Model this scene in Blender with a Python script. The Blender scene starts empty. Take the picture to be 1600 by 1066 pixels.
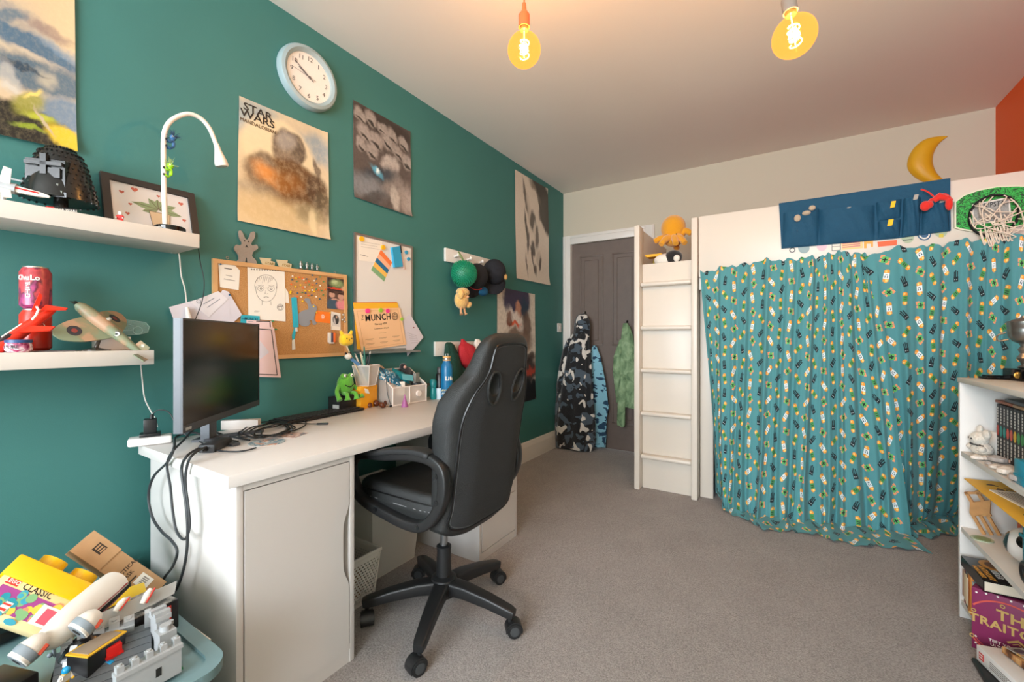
import bpy, bmesh, math, random
from mathutils import Vector, Matrix, Euler
R = random.Random(7)
PI = math.pi
COL = bpy.context.scene.collection
SKY_STRENGTH = 20.0
EXPOSURE = 0.34
BULB = 17.0
FIL = 60.0
GLOW = 1.8

# ------------------------------------------------------------ camera model
F = 665.0; TH = math.atan(423 / F); CX = 1.93; CZ = 1.09
S_, C_ = math.sin(TH), math.cos(TH)
def ray(u, v):
    a = (u - 800) / F; b = -(v - 529) / F
    return (a * C_ - S_, a * S_ + C_, b)
def X(u, v, x=0.0):            # point of the surveyed photograph on the plane x = const
    d = ray(u, v); t = (x - CX) / d[0]; return Vector((x, t * d[1], CZ + t * d[2]))
def Y(u, v, y):
    d = ray(u, v); t = y / d[1]; return Vector((CX + t * d[0], y, CZ + t * d[2]))
def Z(u, v, z=0.0):
    d = ray(u, v); t = (z - CZ) / d[2]; return Vector((CX + t * d[0], t * d[1], z))

# ------------------------------------------------------------ materials
def lin(c):
    if isinstance(c, str):
        c = c.lstrip('#'); c = [int(c[i:i + 2], 16) / 255 for i in (0, 2, 4)]
    return tuple((x / 12.92 if x <= .04045 else ((x + .055) / 1.055) ** 2.4) for x in c) + (1,)
MC = {}
def mat(name, col='#808080', rough=.55, metal=0, noise=0, nscale=30, bump=0, bscale=200, emit=0, trans=0, alpha=1, coat=0, sheen=0):
    if name in MC: return MC[name]
    m = bpy.data.materials.new(name); m.use_nodes = True; MC[name] = m
    nt = m.node_tree; b = nt.nodes['Principled BSDF']; c = lin(col)
    b.inputs['Base Color'].default_value = c
    b.inputs['Roughness'].default_value = rough; b.inputs['Metallic'].default_value = metal
    b.inputs['Coat Weight'].default_value = coat; b.inputs['Specular IOR Level'].default_value = .9 if name == 'dark_screen' else .5; b.inputs['Sheen Weight'].default_value = sheen
    b.inputs['Transmission Weight'].default_value = trans; b.inputs['Alpha'].default_value = alpha
    if emit: b.inputs['Emission Color'].default_value = c; b.inputs['Emission Strength'].default_value = emit
    tc = None
    if noise or bump: tc = nt.nodes.new('ShaderNodeTexCoord')
    if noise:
        n = nt.nodes.new('ShaderNodeTexNoise'); n.inputs['Scale'].default_value = nscale; n.inputs['Detail'].default_value = 4
        nt.links.new(tc.outputs['Object'], n.inputs['Vector'])
        r = nt.nodes.new('ShaderNodeValToRGB')
        r.color_ramp.elements[0].position = .3; r.color_ramp.elements[1].position = .7
        r.color_ramp.elements[0].color = tuple(x * (1 - noise) for x in c[:3]) + (1,)
        r.color_ramp.elements[1].color = tuple(min(1, x * (1 + noise)) for x in c[:3]) + (1,)
        nt.links.new(n.outputs['Fac'], r.inputs['Fac']); nt.links.new(r.outputs['Color'], b.inputs['Base Color'])
    if bump:
        n = nt.nodes.new('ShaderNodeTexNoise'); n.inputs['Scale'].default_value = bscale; n.inputs['Detail'].default_value = 3
        nt.links.new(tc.outputs['Object'], n.inputs['Vector'])
        bp = nt.nodes.new('ShaderNodeBump'); bp.inputs['Strength'].default_value = bump; bp.inputs['Distance'].default_value = .01
        nt.links.new(n.outputs['Fac'], bp.inputs['Height']); nt.links.new(bp.outputs['Normal'], b.inputs['Normal'])
    return m
def ramp_mat(name, stops, scale=8, rough=.6, detail=3, dist=0, constant=False, stretch=(1, 1, 1), bump=0, sheen=0):
    """a noise-driven printed or woven pattern of several colours"""
    m = bpy.data.materials.new(name); m.use_nodes = True; MC[name] = m
    nt = m.node_tree; b = nt.nodes['Principled BSDF']; b.inputs['Roughness'].default_value = rough
    b.inputs['Sheen Weight'].default_value = sheen
    tc = nt.nodes.new('ShaderNodeTexCoord'); mp = nt.nodes.new('ShaderNodeMapping'); mp.inputs['Scale'].default_value = stretch
    n = nt.nodes.new('ShaderNodeTexNoise'); n.inputs['Scale'].default_value = scale; n.inputs['Detail'].default_value = detail
    n.inputs['Distortion'].default_value = dist
    r = nt.nodes.new('ShaderNodeValToRGB'); r.color_ramp.interpolation = 'CONSTANT' if constant else 'LINEAR'
    e = r.color_ramp.elements
    while len(e) < len(stops): e.new(.5)
    for k, (p, c) in enumerate(stops): e[k].position = p; e[k].color = lin(c)
    L = nt.links.new
    L(tc.outputs['Object'], mp.inputs['Vector']); L(mp.outputs['Vector'], n.inputs['Vector']); L(n.outputs['Fac'], r.inputs['Fac'])
    L(r.outputs['Color'], b.inputs['Base Color'])
    if bump:
        n2 = nt.nodes.new('ShaderNodeTexNoise'); n2.inputs['Scale'].default_value = 180
        bp = nt.nodes.new('ShaderNodeBump'); bp.inputs['Strength'].default_value = bump; bp.inputs['Distance'].default_value = .01
        L(tc.outputs['Object'], n2.inputs['Vector']); L(n2.outputs['Fac'], bp.inputs['Height']); L(bp.outputs['Normal'], b.inputs['Normal'])
    return m
def glass(name, col='#ffffff', rough=.02, op=.15):
    """thin clear plastic or glass: mostly see-through with a glossy skin"""
    m = bpy.data.materials.new(name); m.use_nodes = True; MC[name] = m
    nt = m.node_tree; nt.nodes.clear()
    o = nt.nodes.new('ShaderNodeOutputMaterial'); mx = nt.nodes.new('ShaderNodeMixShader')
    t = nt.nodes.new('ShaderNodeBsdfTransparent'); g = nt.nodes.new('ShaderNodeBsdfPrincipled')
    t.inputs['Color'].default_value = lin(col); g.inputs['Base Color'].default_value = lin(col); g.inputs['Roughness'].default_value = rough
    mx.inputs[0].default_value = op
    nt.links.new(t.outputs[0], mx.inputs[1]); nt.links.new(g.outputs[0], mx.inputs[2]); nt.links.new(mx.outputs[0], o.inputs[0])
    return m

# ------------------------------------------------------------ geometry
def frame(o, x, y):
    x = Vector(x).normalized(); y = Vector(y); z = x.cross(y).normalized(); y = z.cross(x)
    return Matrix(((x.x, y.x, z.x, o[0]), (x.y, y.y, z.y, o[1]), (x.z, y.z, z.z, o[2]), (0, 0, 0, 1)))
def T(x, y, z, rx=0, ry=0, rz=0, s=1):
    d = math.radians
    return Matrix.Translation((x, y, z)) @ Euler((d(rx), d(ry), d(rz))).to_matrix().to_4x4() @ Matrix.Scale(s, 4)
def WL(y, z, rot=0, x=0.001):       # frame on the left wall: local x runs along the wall, local y up, local z into the room
    return frame((x, y, z), (0, 1, 0), (0, 0, 1)) @ Matrix.Rotation(math.radians(rot), 4, 'Z')
I4 = Matrix.Identity(4)
class B:
    def __init__(s, M=None): s.bm = bmesh.new(); s.M = M or I4; s.i = 0
    def _fin(s, vs, M, i):
        MM = s.M @ (M or I4)
        fs = set()
        for v in vs: v.co = MM @ v.co; fs.update(v.link_faces)
        for f in fs: f.material_index = s.i if i is None else i
        return s
    def box(s, c, d, M=None, bev=0, i=None, seg=2):
        r = bmesh.ops.create_cube(s.bm, size=1); vs = r['verts']
        for v in vs: v.co = Vector((v.co.x * d[0] + c[0], v.co.y * d[1] + c[1], v.co.z * d[2] + c[2]))
        if bev:
            es = set(e for v in vs for e in v.link_edges)
            rr = bmesh.ops.bevel(s.bm, geom=list(es), offset=bev, segments=seg, affect='EDGES', profile=.5)
            vs = list(set(rr['verts']) | set(v for v in vs if v.is_valid))
        return s._fin(vs, M, i)
    def rbox(s, x0, x1, y0, y1, z0, z1, **k):
        return s.box(((x0 + x1) / 2, (y0 + y1) / 2, (z0 + z1) / 2), (abs(x1 - x0), abs(y1 - y0), abs(z1 - z0)), **k)
    def cyl(s, p0, p1, r0, r1=None, n=16, M=None, i=None, cap=True):
        return s.tube([p0, p1], [r0, r0 if r1 is None else r1], n, M, i, cap)
    def tube(s, pts, r, n=8, M=None, i=None, cap=True, closed=False, sq=None, up=None):
        pts = [Vector(p) for p in pts]; N = len(pts)
        if not isinstance(r, (list, tuple)): r = [r] * N
        rings = []; prev = Vector(up) if up else None
        for k, p in enumerate(pts):
            if closed: t = pts[(k + 1) % N] - pts[k - 1]
            else: t = pts[min(k + 1, N - 1)] - pts[max(k - 1, 0)]
            t = t.normalized() if t.length > 1e-9 else Vector((0, 0, 1))
            if prev is None:
                a = Vector((0, 0, 1)) if abs(t.z) < .9 else Vector((1, 0, 0)); prev = a
            a = prev - t * prev.dot(t)
            if a.length < 1e-6: a = Vector((1, 0, 0)) - t * t.x
            a.normalize(); b = t.cross(a)
            if not up: prev = a
            ring = []
            for j in range(n):
                an = 2 * PI * (j + .5) / n; ca, sa = math.cos(an), math.sin(an)
                if sq: 
                    q = .35; ca = math.copysign(abs(ca) ** q, ca); sa = math.copysign(abs(sa) ** q, sa)
                    ring.append(s.bm.verts.new(p + a * ca * r[k] * sq[0] + b * sa * r[k] * sq[1]))
                else: ring.append(s.bm.verts.new(p + (a * ca + b * sa) * r[k]))
            rings.append(ring)
        for k in range(N if closed else N - 1):
            A, Bq = rings[k], rings[(k + 1) % N]
            for j in range(n): s.bm.faces.new((A[j], A[(j + 1) % n], Bq[(j + 1) % n], Bq[j]))
        if cap and not closed: s.bm.faces.new(rings[0][::-1]); s.bm.faces.new(rings[-1])
        return s._fin([v for g in rings for v in g], M, i)
    def ball(s, c, r, M=None, i=None, n=16, rot=None):
        if not isinstance(r, (list, tuple)): r = (r, r, r)
        rr = bmesh.ops.create_uvsphere(s.bm, u_segments=n, v_segments=max(6, n * 2 // 3), radius=1)
        E = Euler([math.radians(a) for a in (rot or (0, 0, 0))]).to_matrix()
        for v in rr['verts']: v.co = E @ Vector((v.co.x * r[0], v.co.y * r[1], v.co.z * r[2])) + Vector(c)
        return s._fin(rr['verts'], M, i)
    def lathe(s, prof, c=(0, 0, 0), n=24, M=None, i=None, sx=1, sy=1):
        rings = []
        for (r, z) in prof:
            rings.append([s.bm.verts.new((c[0] + r * sx * math.cos(2 * PI * j / n), c[1] + r * sy * math.sin(2 * PI * j / n), c[2] + z)) for j in range(n)])
        for A, Q in zip(rings, rings[1:]):
            for j in range(n): s.bm.faces.new((A[j], A[(j + 1) % n], Q[(j + 1) % n], Q[j]))
        s.bm.faces.new(rings[0][::-1]); s.bm.faces.new(rings[-1])
        return s._fin([v for g in rings for v in g], M, i)
    def poly(s, pts, z0=0, z1=.001, M=None, i=None):
        a = [s.bm.verts.new((p[0], p[1], z0)) for p in pts]; b = [s.bm.verts.new((p[0], p[1], z1)) for p in pts]
        N = len(pts)
        ar = sum(pts[k][0] * pts[(k + 1) % N][1] - pts[(k + 1) % N][0] * pts[k][1] for k in range(N))
        if ar < 0: a.reverse(); b.reverse()
        s.bm.faces.new(a[::-1]); s.bm.faces.new(b)
        for k in range(N): s.bm.faces.new((a[k], a[(k + 1) % N], b[(k + 1) % N], b[k]))
        return s._fin(a + b, M, i)
    def disc(s, x, y, rx, ry=None, z0=0, z1=.001, n=24, M=None, i=None, rot=0):
        ry = rx if ry is None else ry; c, q = math.cos(rot), math.sin(rot)
        P = []
        for k in range(n):
            a, b = rx * math.cos(2 * PI * k / n), ry * math.sin(2 * PI * k / n); P.append((x + a * c - b * q, y + a * q + b * c))
        return s.poly(P, z0, z1, M, i)
    def ring(s, x, y, r, w, z=.001, n=24, M=None, i=None):
        return s.tube([(x + r * math.cos(2 * PI * k / n), y + r * math.sin(2 * PI * k / n), z) for k in range(n)], w, 6, M, i, closed=True)
    def rect(s, x0, y0, x1, y1, z0=0, z1=.001, M=None, i=None): return s.poly([(x0, y0), (x1, y0), (x1, y1), (x0, y1)], z0, z1, M, i)
    def line(s, pts, w, z0=.0, z1=.001, M=None, i=None):
        for (a, b) in zip(pts, pts[1:]):
            a = Vector(a); b = Vector(b); d = b - a
            if d.length < 1e-7: continue
            d.normalize(); nn = Vector((-d.y, d.x)) * w / 2; e = d * w * .3
            s.poly([a - e - nn, b + e - nn, b + e + nn, a - e + nn], z0, z1, M, i)
        return s
    def grid(s, fn, nu, nv, M=None, i=None, uv=None, wrap=False):
        V = [[s.bm.verts.new(fn(a / nu, b / nv)) for a in range(nu + (0 if wrap else 1))] for b in range(nv + 1)]
        lay = s.bm.loops.layers.uv.verify() if uv else None
        for b in range(nv):
            for a in range(nu):
                a2 = (a + 1) % nu if wrap else a + 1
                f = s.bm.faces.new((V[b][a], V[b][a2], V[b + 1][a2], V[b + 1][a]))
                if uv:
                    for lp, (p, q) in zip(f.loops, ((a, b), (a + 1, b), (a + 1, b + 1), (a, b + 1))): lp[lay].uv = uv(p / nu, q / nv)
        return s._fin([v for g in V for v in g], M, i)
    def sheet(s, fn, nu, nv, th=.0006, M=None, i=None):     # paper with a thickness, fn -> local (x, y, z)
        s.grid(fn, nu, nv, M, i); s.grid(lambda a, b: Vector(fn(1 - a, b)) - Vector((0, 0, th)), nu, nv, M, i); return s
    def txt(s, t, size, M=None, i=None, depth=.0005, al='CENTER', sp=1.0, sx=1, shear=0, off=0):
        cu = bpy.data.curves.new('t', 'FONT'); cu.body = t; cu.size = size; cu.extrude = depth; cu.align_x = al; cu.align_y = 'CENTER'
        cu.space_character = sp; cu.shear = shear; cu.resolution_u = 2; cu.space_line = .9; cu.offset = off
        ob = bpy.data.objects.new('t', cu); COL.objects.link(ob)
        dg = bpy.context.evaluated_depsgraph_get(); me = bpy.data.meshes.new_from_object(ob.evaluated_get(dg))
        vs = [s.bm.verts.new((v.co.x * sx, v.co.y, v.co.z)) for v in me.vertices]
        for p in me.polygons:
            try: s.bm.faces.new([vs[k] for k in p.vertices])
            except ValueError: pass
        bpy.data.objects.remove(ob); bpy.data.curves.remove(cu); bpy.data.meshes.remove(me)
        return s._fin(vs, M, i)
    def bold(s, t, size, M=None, i=None, w=.06, **k):       # a heavier weight
        k['sp'] = k.get('sp', 1) + w * .6; return s.txt(t, size, M, i, off=size * w * .18, **k)
    def done(s, name, mats, parent=None, label=None, cat=None, group=None, kind=None, ang=40, recalc=True):
        if not isinstance(mats, (list, tuple)): mats = [mats]
        if recalc: bmesh.ops.recalc_face_normals(s.bm, faces=s.bm.faces)
        me = bpy.data.meshes.new(name)
        for f in s.bm.faces: f.smooth = True
        vs = s.bm.verts
        lo = Vector([min(v.co[k] for v in vs) for k in range(3)]); hi = Vector([max(v.co[k] for v in vs) for k in range(3)])
        o = Vector(((lo.x + hi.x) / 2, (lo.y + hi.y) / 2, lo.z))
        for v in vs: v.co -= o
        s.bm.to_mesh(me); s.bm.free()
        for m in mats: me.materials.append(m)
        me.set_sharp_from_angle(angle=math.radians(ang))
        ob = bpy.data.objects.new(name, me); COL.objects.link(ob)
        if parent is not None:
            ob.parent = parent; w = Vector((0, 0, 0)); q = parent
            while q is not None: w += q.location; q = q.parent
            ob.location = o - w
        else: ob.location = o
        tag(ob, label, cat, group, kind)
        return ob
def tag(o, label=None, cat=None, group=None, kind=None):
    for k, v in (('label', label), ('category', cat), ('group', group), ('kind', kind)):
        if v: o[k] = v
    return o
def thing(name, loc, label, cat, group=None):
    o = bpy.data.objects.new(name, None); COL.objects.link(o); o.location = Vector(loc); o.empty_display_size = .05
    return tag(o, label, cat, group)
def struct(b, name, m, parent=None): return b.done(name, m, parent, kind=None if parent else 'structure')
def dup(root, loc, label=None, group=None, rz=0):
    r = root.copy(); COL.objects.link(r); r.location = Vector(loc); r.rotation_euler.z = rz
    if label: r['label'] = label
    if group: r['group'] = group
    for ch in list(root.children):
        c = ch.copy(); COL.objects.link(c); c.parent = r
        for g in list(ch.children):
            d = g.copy(); COL.objects.link(d); d.parent = c
    return r
def lerp(a, b, t): return a + (b - a) * t
def interp(tab, t):
    for (a, va), (b, vb) in zip(tab, tab[1:]):
        if t <= b: 
            q = (t - a) / (b - a) if b > a else 0; q = max(0, min(1, q))
            return va + (vb - va) * q if not isinstance(va, tuple) else tuple(x + (y - x) * q for x, y in zip(va, vb))
    return tab[-1][1]
def smooth_path(pts, n=6, closed=False):
    P = [Vector(p) for p in pts]; N = len(P); out = []
    for k in range(N if closed else N - 1):
        if closed: a, b, c, d = P[k - 1], P[k], P[(k + 1) % N], P[(k + 2) % N]
        else: a, b, c, d = P[max(k - 1, 0)], P[k], P[k + 1], P[min(k + 2, N - 1)]
        for j in range(n):
            t = j / n; out.append(.5 * ((2 * b) + (c - a) * t + (2 * a - 5 * b + 4 * c - d) * t * t + (3 * b - a - 3 * c + d) * t ** 3))
    if not closed: out.append(P[-1])
    return out
# ============================================================ the room
RX, RY0, RY1, RH = 3.10, -2.6, 4.03, 2.597
teal = mat('teal_wall_paint', '#3a746f', .62, noise=.03, nscale=3, bump=.04, bscale=300)
greige = mat('greige_wall_paint', '#c3bba8', .7, bump=.03, bscale=300)
orange_p = mat('orange_wall_paint', '#e05a12', .65, bump=.03, bscale=300)
ceil_p = mat('ceiling_paint', '#e4ddd5', .8)
white_gloss = mat('white_gloss_woodwork', '#dcd8d1', .35)
def carpet_mat():
    m = bpy.data.materials.new('grey_carpet'); m.use_nodes = True; nt = m.node_tree; b = nt.nodes['Principled BSDF']; L = nt.links.new
    b.inputs['Roughness'].default_value = .95; b.inputs['Sheen Weight'].default_value = .15
    tc = nt.nodes.new('ShaderNodeTexCoord')
    n1 = nt.nodes.new('ShaderNodeTexNoise'); n1.inputs['Scale'].default_value = 190; n1.inputs['Detail'].default_value = 5; n1.inputs['Roughness'].default_value = .8
    n2 = nt.nodes.new('ShaderNodeTexNoise'); n2.inputs['Scale'].default_value = 5; n2.inputs['Detail'].default_value = 5
    for n in (n1, n2): L(tc.outputs['Object'], n.inputs['Vector'])
    r = nt.nodes.new('ShaderNodeValToRGB'); e = r.color_ramp.elements
    e[0].position = .33; e[0].color = lin('#736d69'); e[1].position = .66; e[1].color = lin('#c0b9b5')
    L(n1.outputs['Fac'], r.inputs['Fac'])
    mx = nt.nodes.new('ShaderNodeMix'); mx.data_type = 'RGBA'; mx.blend_type = 'MULTIPLY'; mx.inputs[0].default_value = .35
    r2 = nt.nodes.new('ShaderNodeValToRGB'); r2.color_ramp.elements[0].position = .35; r2.color_ramp.elements[0].color = (.72, .72, .72, 1); r2.color_ramp.elements[1].position = .65
    L(n2.outputs['Fac'], r2.inputs['Fac']); L(r.outputs['Color'], mx.inputs[6]); L(r2.outputs['Color'], mx.inputs[7]); L(mx.outputs[2], b.inputs['Base Color'])
    bp = nt.nodes.new('ShaderNodeBump'); bp.inputs['Strength'].default_value = .9; bp.inputs['Distance'].default_value = .006
    L(n1.outputs['Fac'], bp.inputs['Height']); L(bp.outputs['Normal'], b.inputs['Normal'])
    return m
struct(B().rbox(-.1, RX + .1, RY0 - .1, RY1 + .2, -.03, 0), 'floor', carpet_mat())
struct(B().rbox(-.1, RX + .1, RY0 - .1, RY1 + .1, RH, RH + .05), 'ceiling', ceil_p)
struct(B().rbox(-.1, 0, RY0 - .1, RY1 + .1, -.03, RH), 'wall_left', teal)
b = B(); b.rbox(RX, RX + .1, RY0 - .1, 2.4, -.03, RH, i=0); b.rbox(RX, RX + .1, 2.4, RY1 + .1, -.03, RH, i=1)
struct(b, 'wall_right', [greige, orange_p])
DX0, DX1, DZ = .084, .85, 2.058
b = B(); b.rbox(0, DX0, RY1, RY1 + .1, -.03, RH); b.rbox(DX1, RX, RY1, RY1 + .1, -.03, RH); b.rbox(DX0, DX1, RY1, RY1 + .1, DZ, RH)
struct(b, 'wall_back', greige)
# window wall behind the camera
WX0, WX1, WZ0, WZ1 = .30, 2.75, .55, 2.42
b = B(); b.rbox(0, WX0, RY0 - .1, RY0, -.03, RH); b.rbox(WX1, RX, RY0 - .1, RY0, -.03, RH)
b.rbox(WX0, WX1, RY0 - .1, RY0, -.03, WZ0); b.rbox(WX0, WX1, RY0 - .1, RY0, WZ1, RH)
struct(b, 'wall_front', greige)
b = B()
for x in (WX0 + .03, (WX0 + WX1) / 2, WX1 - .03): b.rbox(x - .03, x + .03, RY0 - .08, RY0 - .03, WZ0, WZ1)
for z in (WZ0 + .03, (WZ0 + WZ1) / 2, WZ1 - .03): b.rbox(WX0, WX1, RY0 - .08, RY0 - .03, z - .03, z + .03)
b.rbox(WX0 - .04, WX1 + .04, RY0, RY0 + .12, WZ0 - .04, WZ0, bev=.005)
wn = struct(b, 'window_1', white_gloss)
B().rbox(WX0 + .06, WX1 - .06, RY0 - .06, RY0 - .055, WZ0 + .06, WZ1 - .06).done('window_pane', glass('window_glass', op=.05), wn)
def skirt(name, p0, p1, inw):
    prof = [(0, 0), (.02, 0), (.02, .12), (.016, .135), (.012, .14), (.01, .158), (.004, .168), (0, .17)]
    d = (Vector(p1) - Vector(p0)); L = d.length; b = B(frame(p0, inw, (0, 0, 1)))
    b.poly(prof, 0, L if frame(p0, inw, (0, 0, 1)).to_3x3() @ Vector((0, 0, 1)) @ d > 0 else -L)
    return struct(b, name, white_gloss)
skirt('baseboard_left', (0.0005, RY0, 0), (0.0005, RY1 - .012, 0), (1, 0, 0))
skirt('baseboard_back', (.935, RY1 - .0005, 0), (RX - .001, RY1 - .0005, 0), (0, -1, 0))
# door: leaf with moulded panels, architrave
brown = mat('taupe_door_paint', '#6a5d55', .5, noise=.06, nscale=14, bump=.05, bscale=60)
def panel_door():
    b = B(); y = RY1 + .03
    b.rbox(DX0 + .002, DX1 - .002, y, y + .04, .004, DZ - .002)
    return b, y
b, dy = panel_door(); leaf = struct(b, 'door_1', brown)
def door_panel(x0, x1, z0, z1):
    b = B()
    for k, (w, h) in enumerate(((0, .010), (.014, .004), (.028, -.001))):
        pass
    fr = .016
    for (a0, a1, c0, c1) in ((x0, x1, z0, z0 + fr), (x0, x1, z1 - fr, z1), (x0, x0 + fr, z0 + fr, z1 - fr), (x1 - fr, x1, z0 + fr, z1 - fr)):
        b.rbox(a0, a1, dy - .009, dy - .0003, c0, c1, bev=.003)
    b.rbox(x0 + .05, x1 - .05, dy - .006, dy - .0003, z0 + .05, z1 - .05, bev=.0055, seg=1)
    b.done('door_panel', brown, leaf)
for x0, x1 in ((DX0 + .09, DX0 + .34), (DX0 + .43, DX0 + .68)):
    door_panel(x0, x1, 1.02, 1.93); door_panel(x0, x1, .25, .80)
B().cyl((.79, dy - .05, .98), (.79, dy - .0003, .98), .01).ball((.79, dy - .06, .98), .025).done('door_handle', mat('brass', '#b08d4a', .3, 1), leaf, label='round brass door knob')
b = B()
for (x0, x1, z0, z1) in ((.003, DX0 + .004, 0, 2.146), (DX1 - .004, .932, 0, 2.146), (DX0 + .004, DX1 - .004, DZ - .003, 2.146)):
    b.rbox(x0, x1, RY1 - .018, RY1 - .0005, z0, z1, bev=.004)
    if z0 == 0: b.rbox(x0 + (.01 if x0 < .5 else .05), x1 - (.05 if x0 < .5 else .01), RY1 - .026, RY1 - .018, z0, z1 - .01, bev=.003)
    else: b.rbox(x0, x1, RY1 - .026, RY1 - .018, z1 - .03, z1 - .01, bev=.003)
b.rbox(DX0 - .0, DX0 + .004, RY1 - .0005, RY1 + .03, 0, DZ); 
struct(b, 'trim_1', white_gloss)

# ============================================================ camera, world, lights
sc = bpy.context.scene
cam = bpy.data.cameras.new('camera'); co = bpy.data.objects.new('camera', cam); COL.objects.link(co)
cam.sensor_width = 36; cam.lens = F / 1600 * 36; cam.shift_y = -4 / 1600; cam.clip_start = .02
co.location = (CX, 0, CZ); co.rotation_euler = (PI / 2, 0, TH); sc.camera = co
w = bpy.data.worlds.new('sky'); sc.world = w; w.use_nodes = True
bg = w.node_tree.nodes['Background']; bg.inputs[0].default_value = (.86, .93, 1, 1); bg.inputs[1].default_value = SKY_STRENGTH
pl = bpy.data.lights.new('window_daylight_portal', 'AREA'); pl.shape = 'RECTANGLE'; pl.size = WX1 - WX0; pl.size_y = WZ1 - WZ0
pl.cycles.is_portal = True
po = bpy.data.objects.new('window_daylight_portal', pl); COL.objects.link(po); po.location = ((WX0 + WX1) / 2, RY0 - .12, (WZ0 + WZ1) / 2); po.rotation_euler = (PI / 2, 0, 0)
sc.view_settings.view_transform = 'Standard'; sc.view_settings.look = 'None'; sc.view_settings.gamma = 1; sc.view_settings.exposure = EXPOSURE
sc.view_settings.use_curve_mapping = False
sc.cycles.max_bounces = 12; sc.cycles.diffuse_bounces = 8; sc.cycles.transparent_max_bounces = 16; sc.cycles.caustics_reflective = False; sc.cycles.caustics_refractive = False
sc.cycles.sample_clamp_indirect = 6

# pendant cluster: two cords from a ceiling rose, large globe filament bulbs
rosx, rosy = 1.55, 1.48
rose = thing('ceiling_rose', (rosx, rosy, RH - .03), 'ceiling rose that both pendant cords come from, above the frame', 'ceiling rose')
B().lathe([(.03, -.03), (.055, -.02), (.06, 0)], (rosx, rosy, RH)).done('rose_cup', white_gloss, rose)
amber = glass('amber_glass', '#ffd08a', .03, .30)
amber.node_tree.nodes['Principled BSDF'].inputs['Emission Color'].default_value = lin('#ffb85c'); amber.node_tree.nodes['Principled BSDF'].inputs['Emission Strength'].default_value = GLOW; amber.node_tree.nodes['Principled BSDF'].inputs['Base Color'].default_value = lin('#2a1503')
def pendant(px, tilt, col, label, hook, cordpts):
    """px = bulb centre"""
    c = Vector(px); up = Vector(tilt).normalized()
    r = thing('pendant_bulb', c - Vector((0, 0, .065)), label, 'light bulb')
    fr = frame(c, up.cross(Vector((0.3, 1, 0))).normalized(), up.cross(up.cross(Vector((0.3, 1, 0)))).normalized())
    # local z = up or down: make sure it points up
    if (fr.to_3x3() @ Vector((0, 0, 1))).dot(up) < 0: fr = fr @ Matrix.Rotation(PI, 4, 'X')
    prof = [(.0005, -.0625)] + [(.0625 * math.sin(a), -.0625 * math.cos(a)) for a in [PI * k / 16 for k in range(2, 14)]] + [(.022, .062), (.017, .072), (.0165, .08)]
    B(fr).lathe(prof, n=32).done('glass_globe', amber, r)
    fil = B(fr); pts = []
    for k in range(70):
        t = k / 69; pts.append(((.012 + .006 * math.sin(t * 9)) * math.cos(t * 26), (.012 + .006 * math.sin(t * 9)) * math.sin(t * 26), .035 - .065 * t))
    fil.tube(pts, .0016, 6); fil.cyl((0, 0, .07), (0, 0, -.03), .0016, n=6)
    fil.done('filament', mat('hot_filament', '#ffd9a0', emit=FIL), r)
    B(fr).cyl((0, 0, .0725), (0, 0, .084), .0155).done('screw_cap', mat('bulb_brass', '#d8c080', .3, 1), r)
    B(fr).lathe([(.021, .084), (.021, .13), (.016, .137), (.009, .15), (.007, .175)], n=24).done('lamp_holder', mat('silicone_' + col.strip('#'), col, .5), r)
    top = fr @ Vector((0, 0, .17))
    B().tube(smooth_path([top] + cordpts + [hook], 6), .0032, 8).done('cord', mat('silicone_' + col.strip('#'), col, .5), r)
    l = bpy.data.lights.new('bulb_light', 'POINT'); l.energy = BULB; l.color = (1, .70, .42); l.shadow_soft_size = .018
    lo = bpy.data.objects.new('bulb_light', l); COL.objects.link(lo); lo.location = c - r.location; lo.parent = r
c1 = Vector((1.11, 1.375, 1.09)); 
b1 = Y(819, 78, 1.375); b2 = Y(1241, 57, 1.614)
pendant(b1, (0, 0, 1), '#e8703a', 'amber globe bulb on an orange holder and cord, the one nearer the clock', (rosx - .02, rosy, RH - .03), [b1 + Vector((0, 0, .3)), Vector((b1.x + .02, b1.y, RH - .06))])
pendant(b2, (-.12, 0.05, 1), '#8b8178', 'tilted amber globe bulb on a grey holder, the one farther from the clock', (rosx + .02, rosy, RH - .03), [b2 + Vector((-.04, 0.01, .3)), Vector((b2.x - .06, b2.y, RH - .08))])
# ============================================================ loft bed
bedw = mat('white_bed_lacquer', '#d8d0c4', .38)
YB = 3.07
bed = thing('loft_bed', (2.05, 3.55, 0), 'white loft bed with built-in ladder and solid side panel along the back wall', 'loft bed')
for x0, x1 in ((1.022, 1.062), (1.408, 1.448)):
    B().rbox(x0, x1, YB, YB + .11, 0, 1.905, bev=.008).done('ladder_stile', bedw, bed)
for z in (1.478, 1.165, .86, .55, .24):
    B().box((1.235, YB + .045, z), (.346, .062, .03), bev=.012, seg=3).done('ladder_rung', bedw, bed)
B().rbox(1.062, 1.408, YB + .075, YB + .093, .0, 1.632, bev=.002).done('ladder_backboard', bedw, bed)
B().rbox(1.022, 1.04, YB + .11, 4.0, 0, 1.905, bev=.003).done('end_board', bedw, bed)
B().rbox(1.452, 3.085, YB + .02, YB + .042, 1.50, 1.91, bev=.006).done('guard_panel', bedw, bed)
B().rbox(1.452, 3.085, YB + .042, YB + .07, 1.42, 1.50).done('bed_rail', bedw, bed)
B().rbox(1.45, 1.532, YB + .10, YB + .125, 0, 1.47, bev=.002).done('front_post', bedw, bed)
B().rbox(1.45, 1.47, YB + .125, 3.98, 0, 1.47, bev=.002).done('inner_side_board', bedw, bed)
B().rbox(1.04, 3.08, YB + .11, 3.99, 1.50, 1.53).done('bed_slats', bedw, bed)
B().rbox(3.062, 3.085, YB + .045, 3.99, 0, 1.905).done('end_board', bedw, bed)
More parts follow.
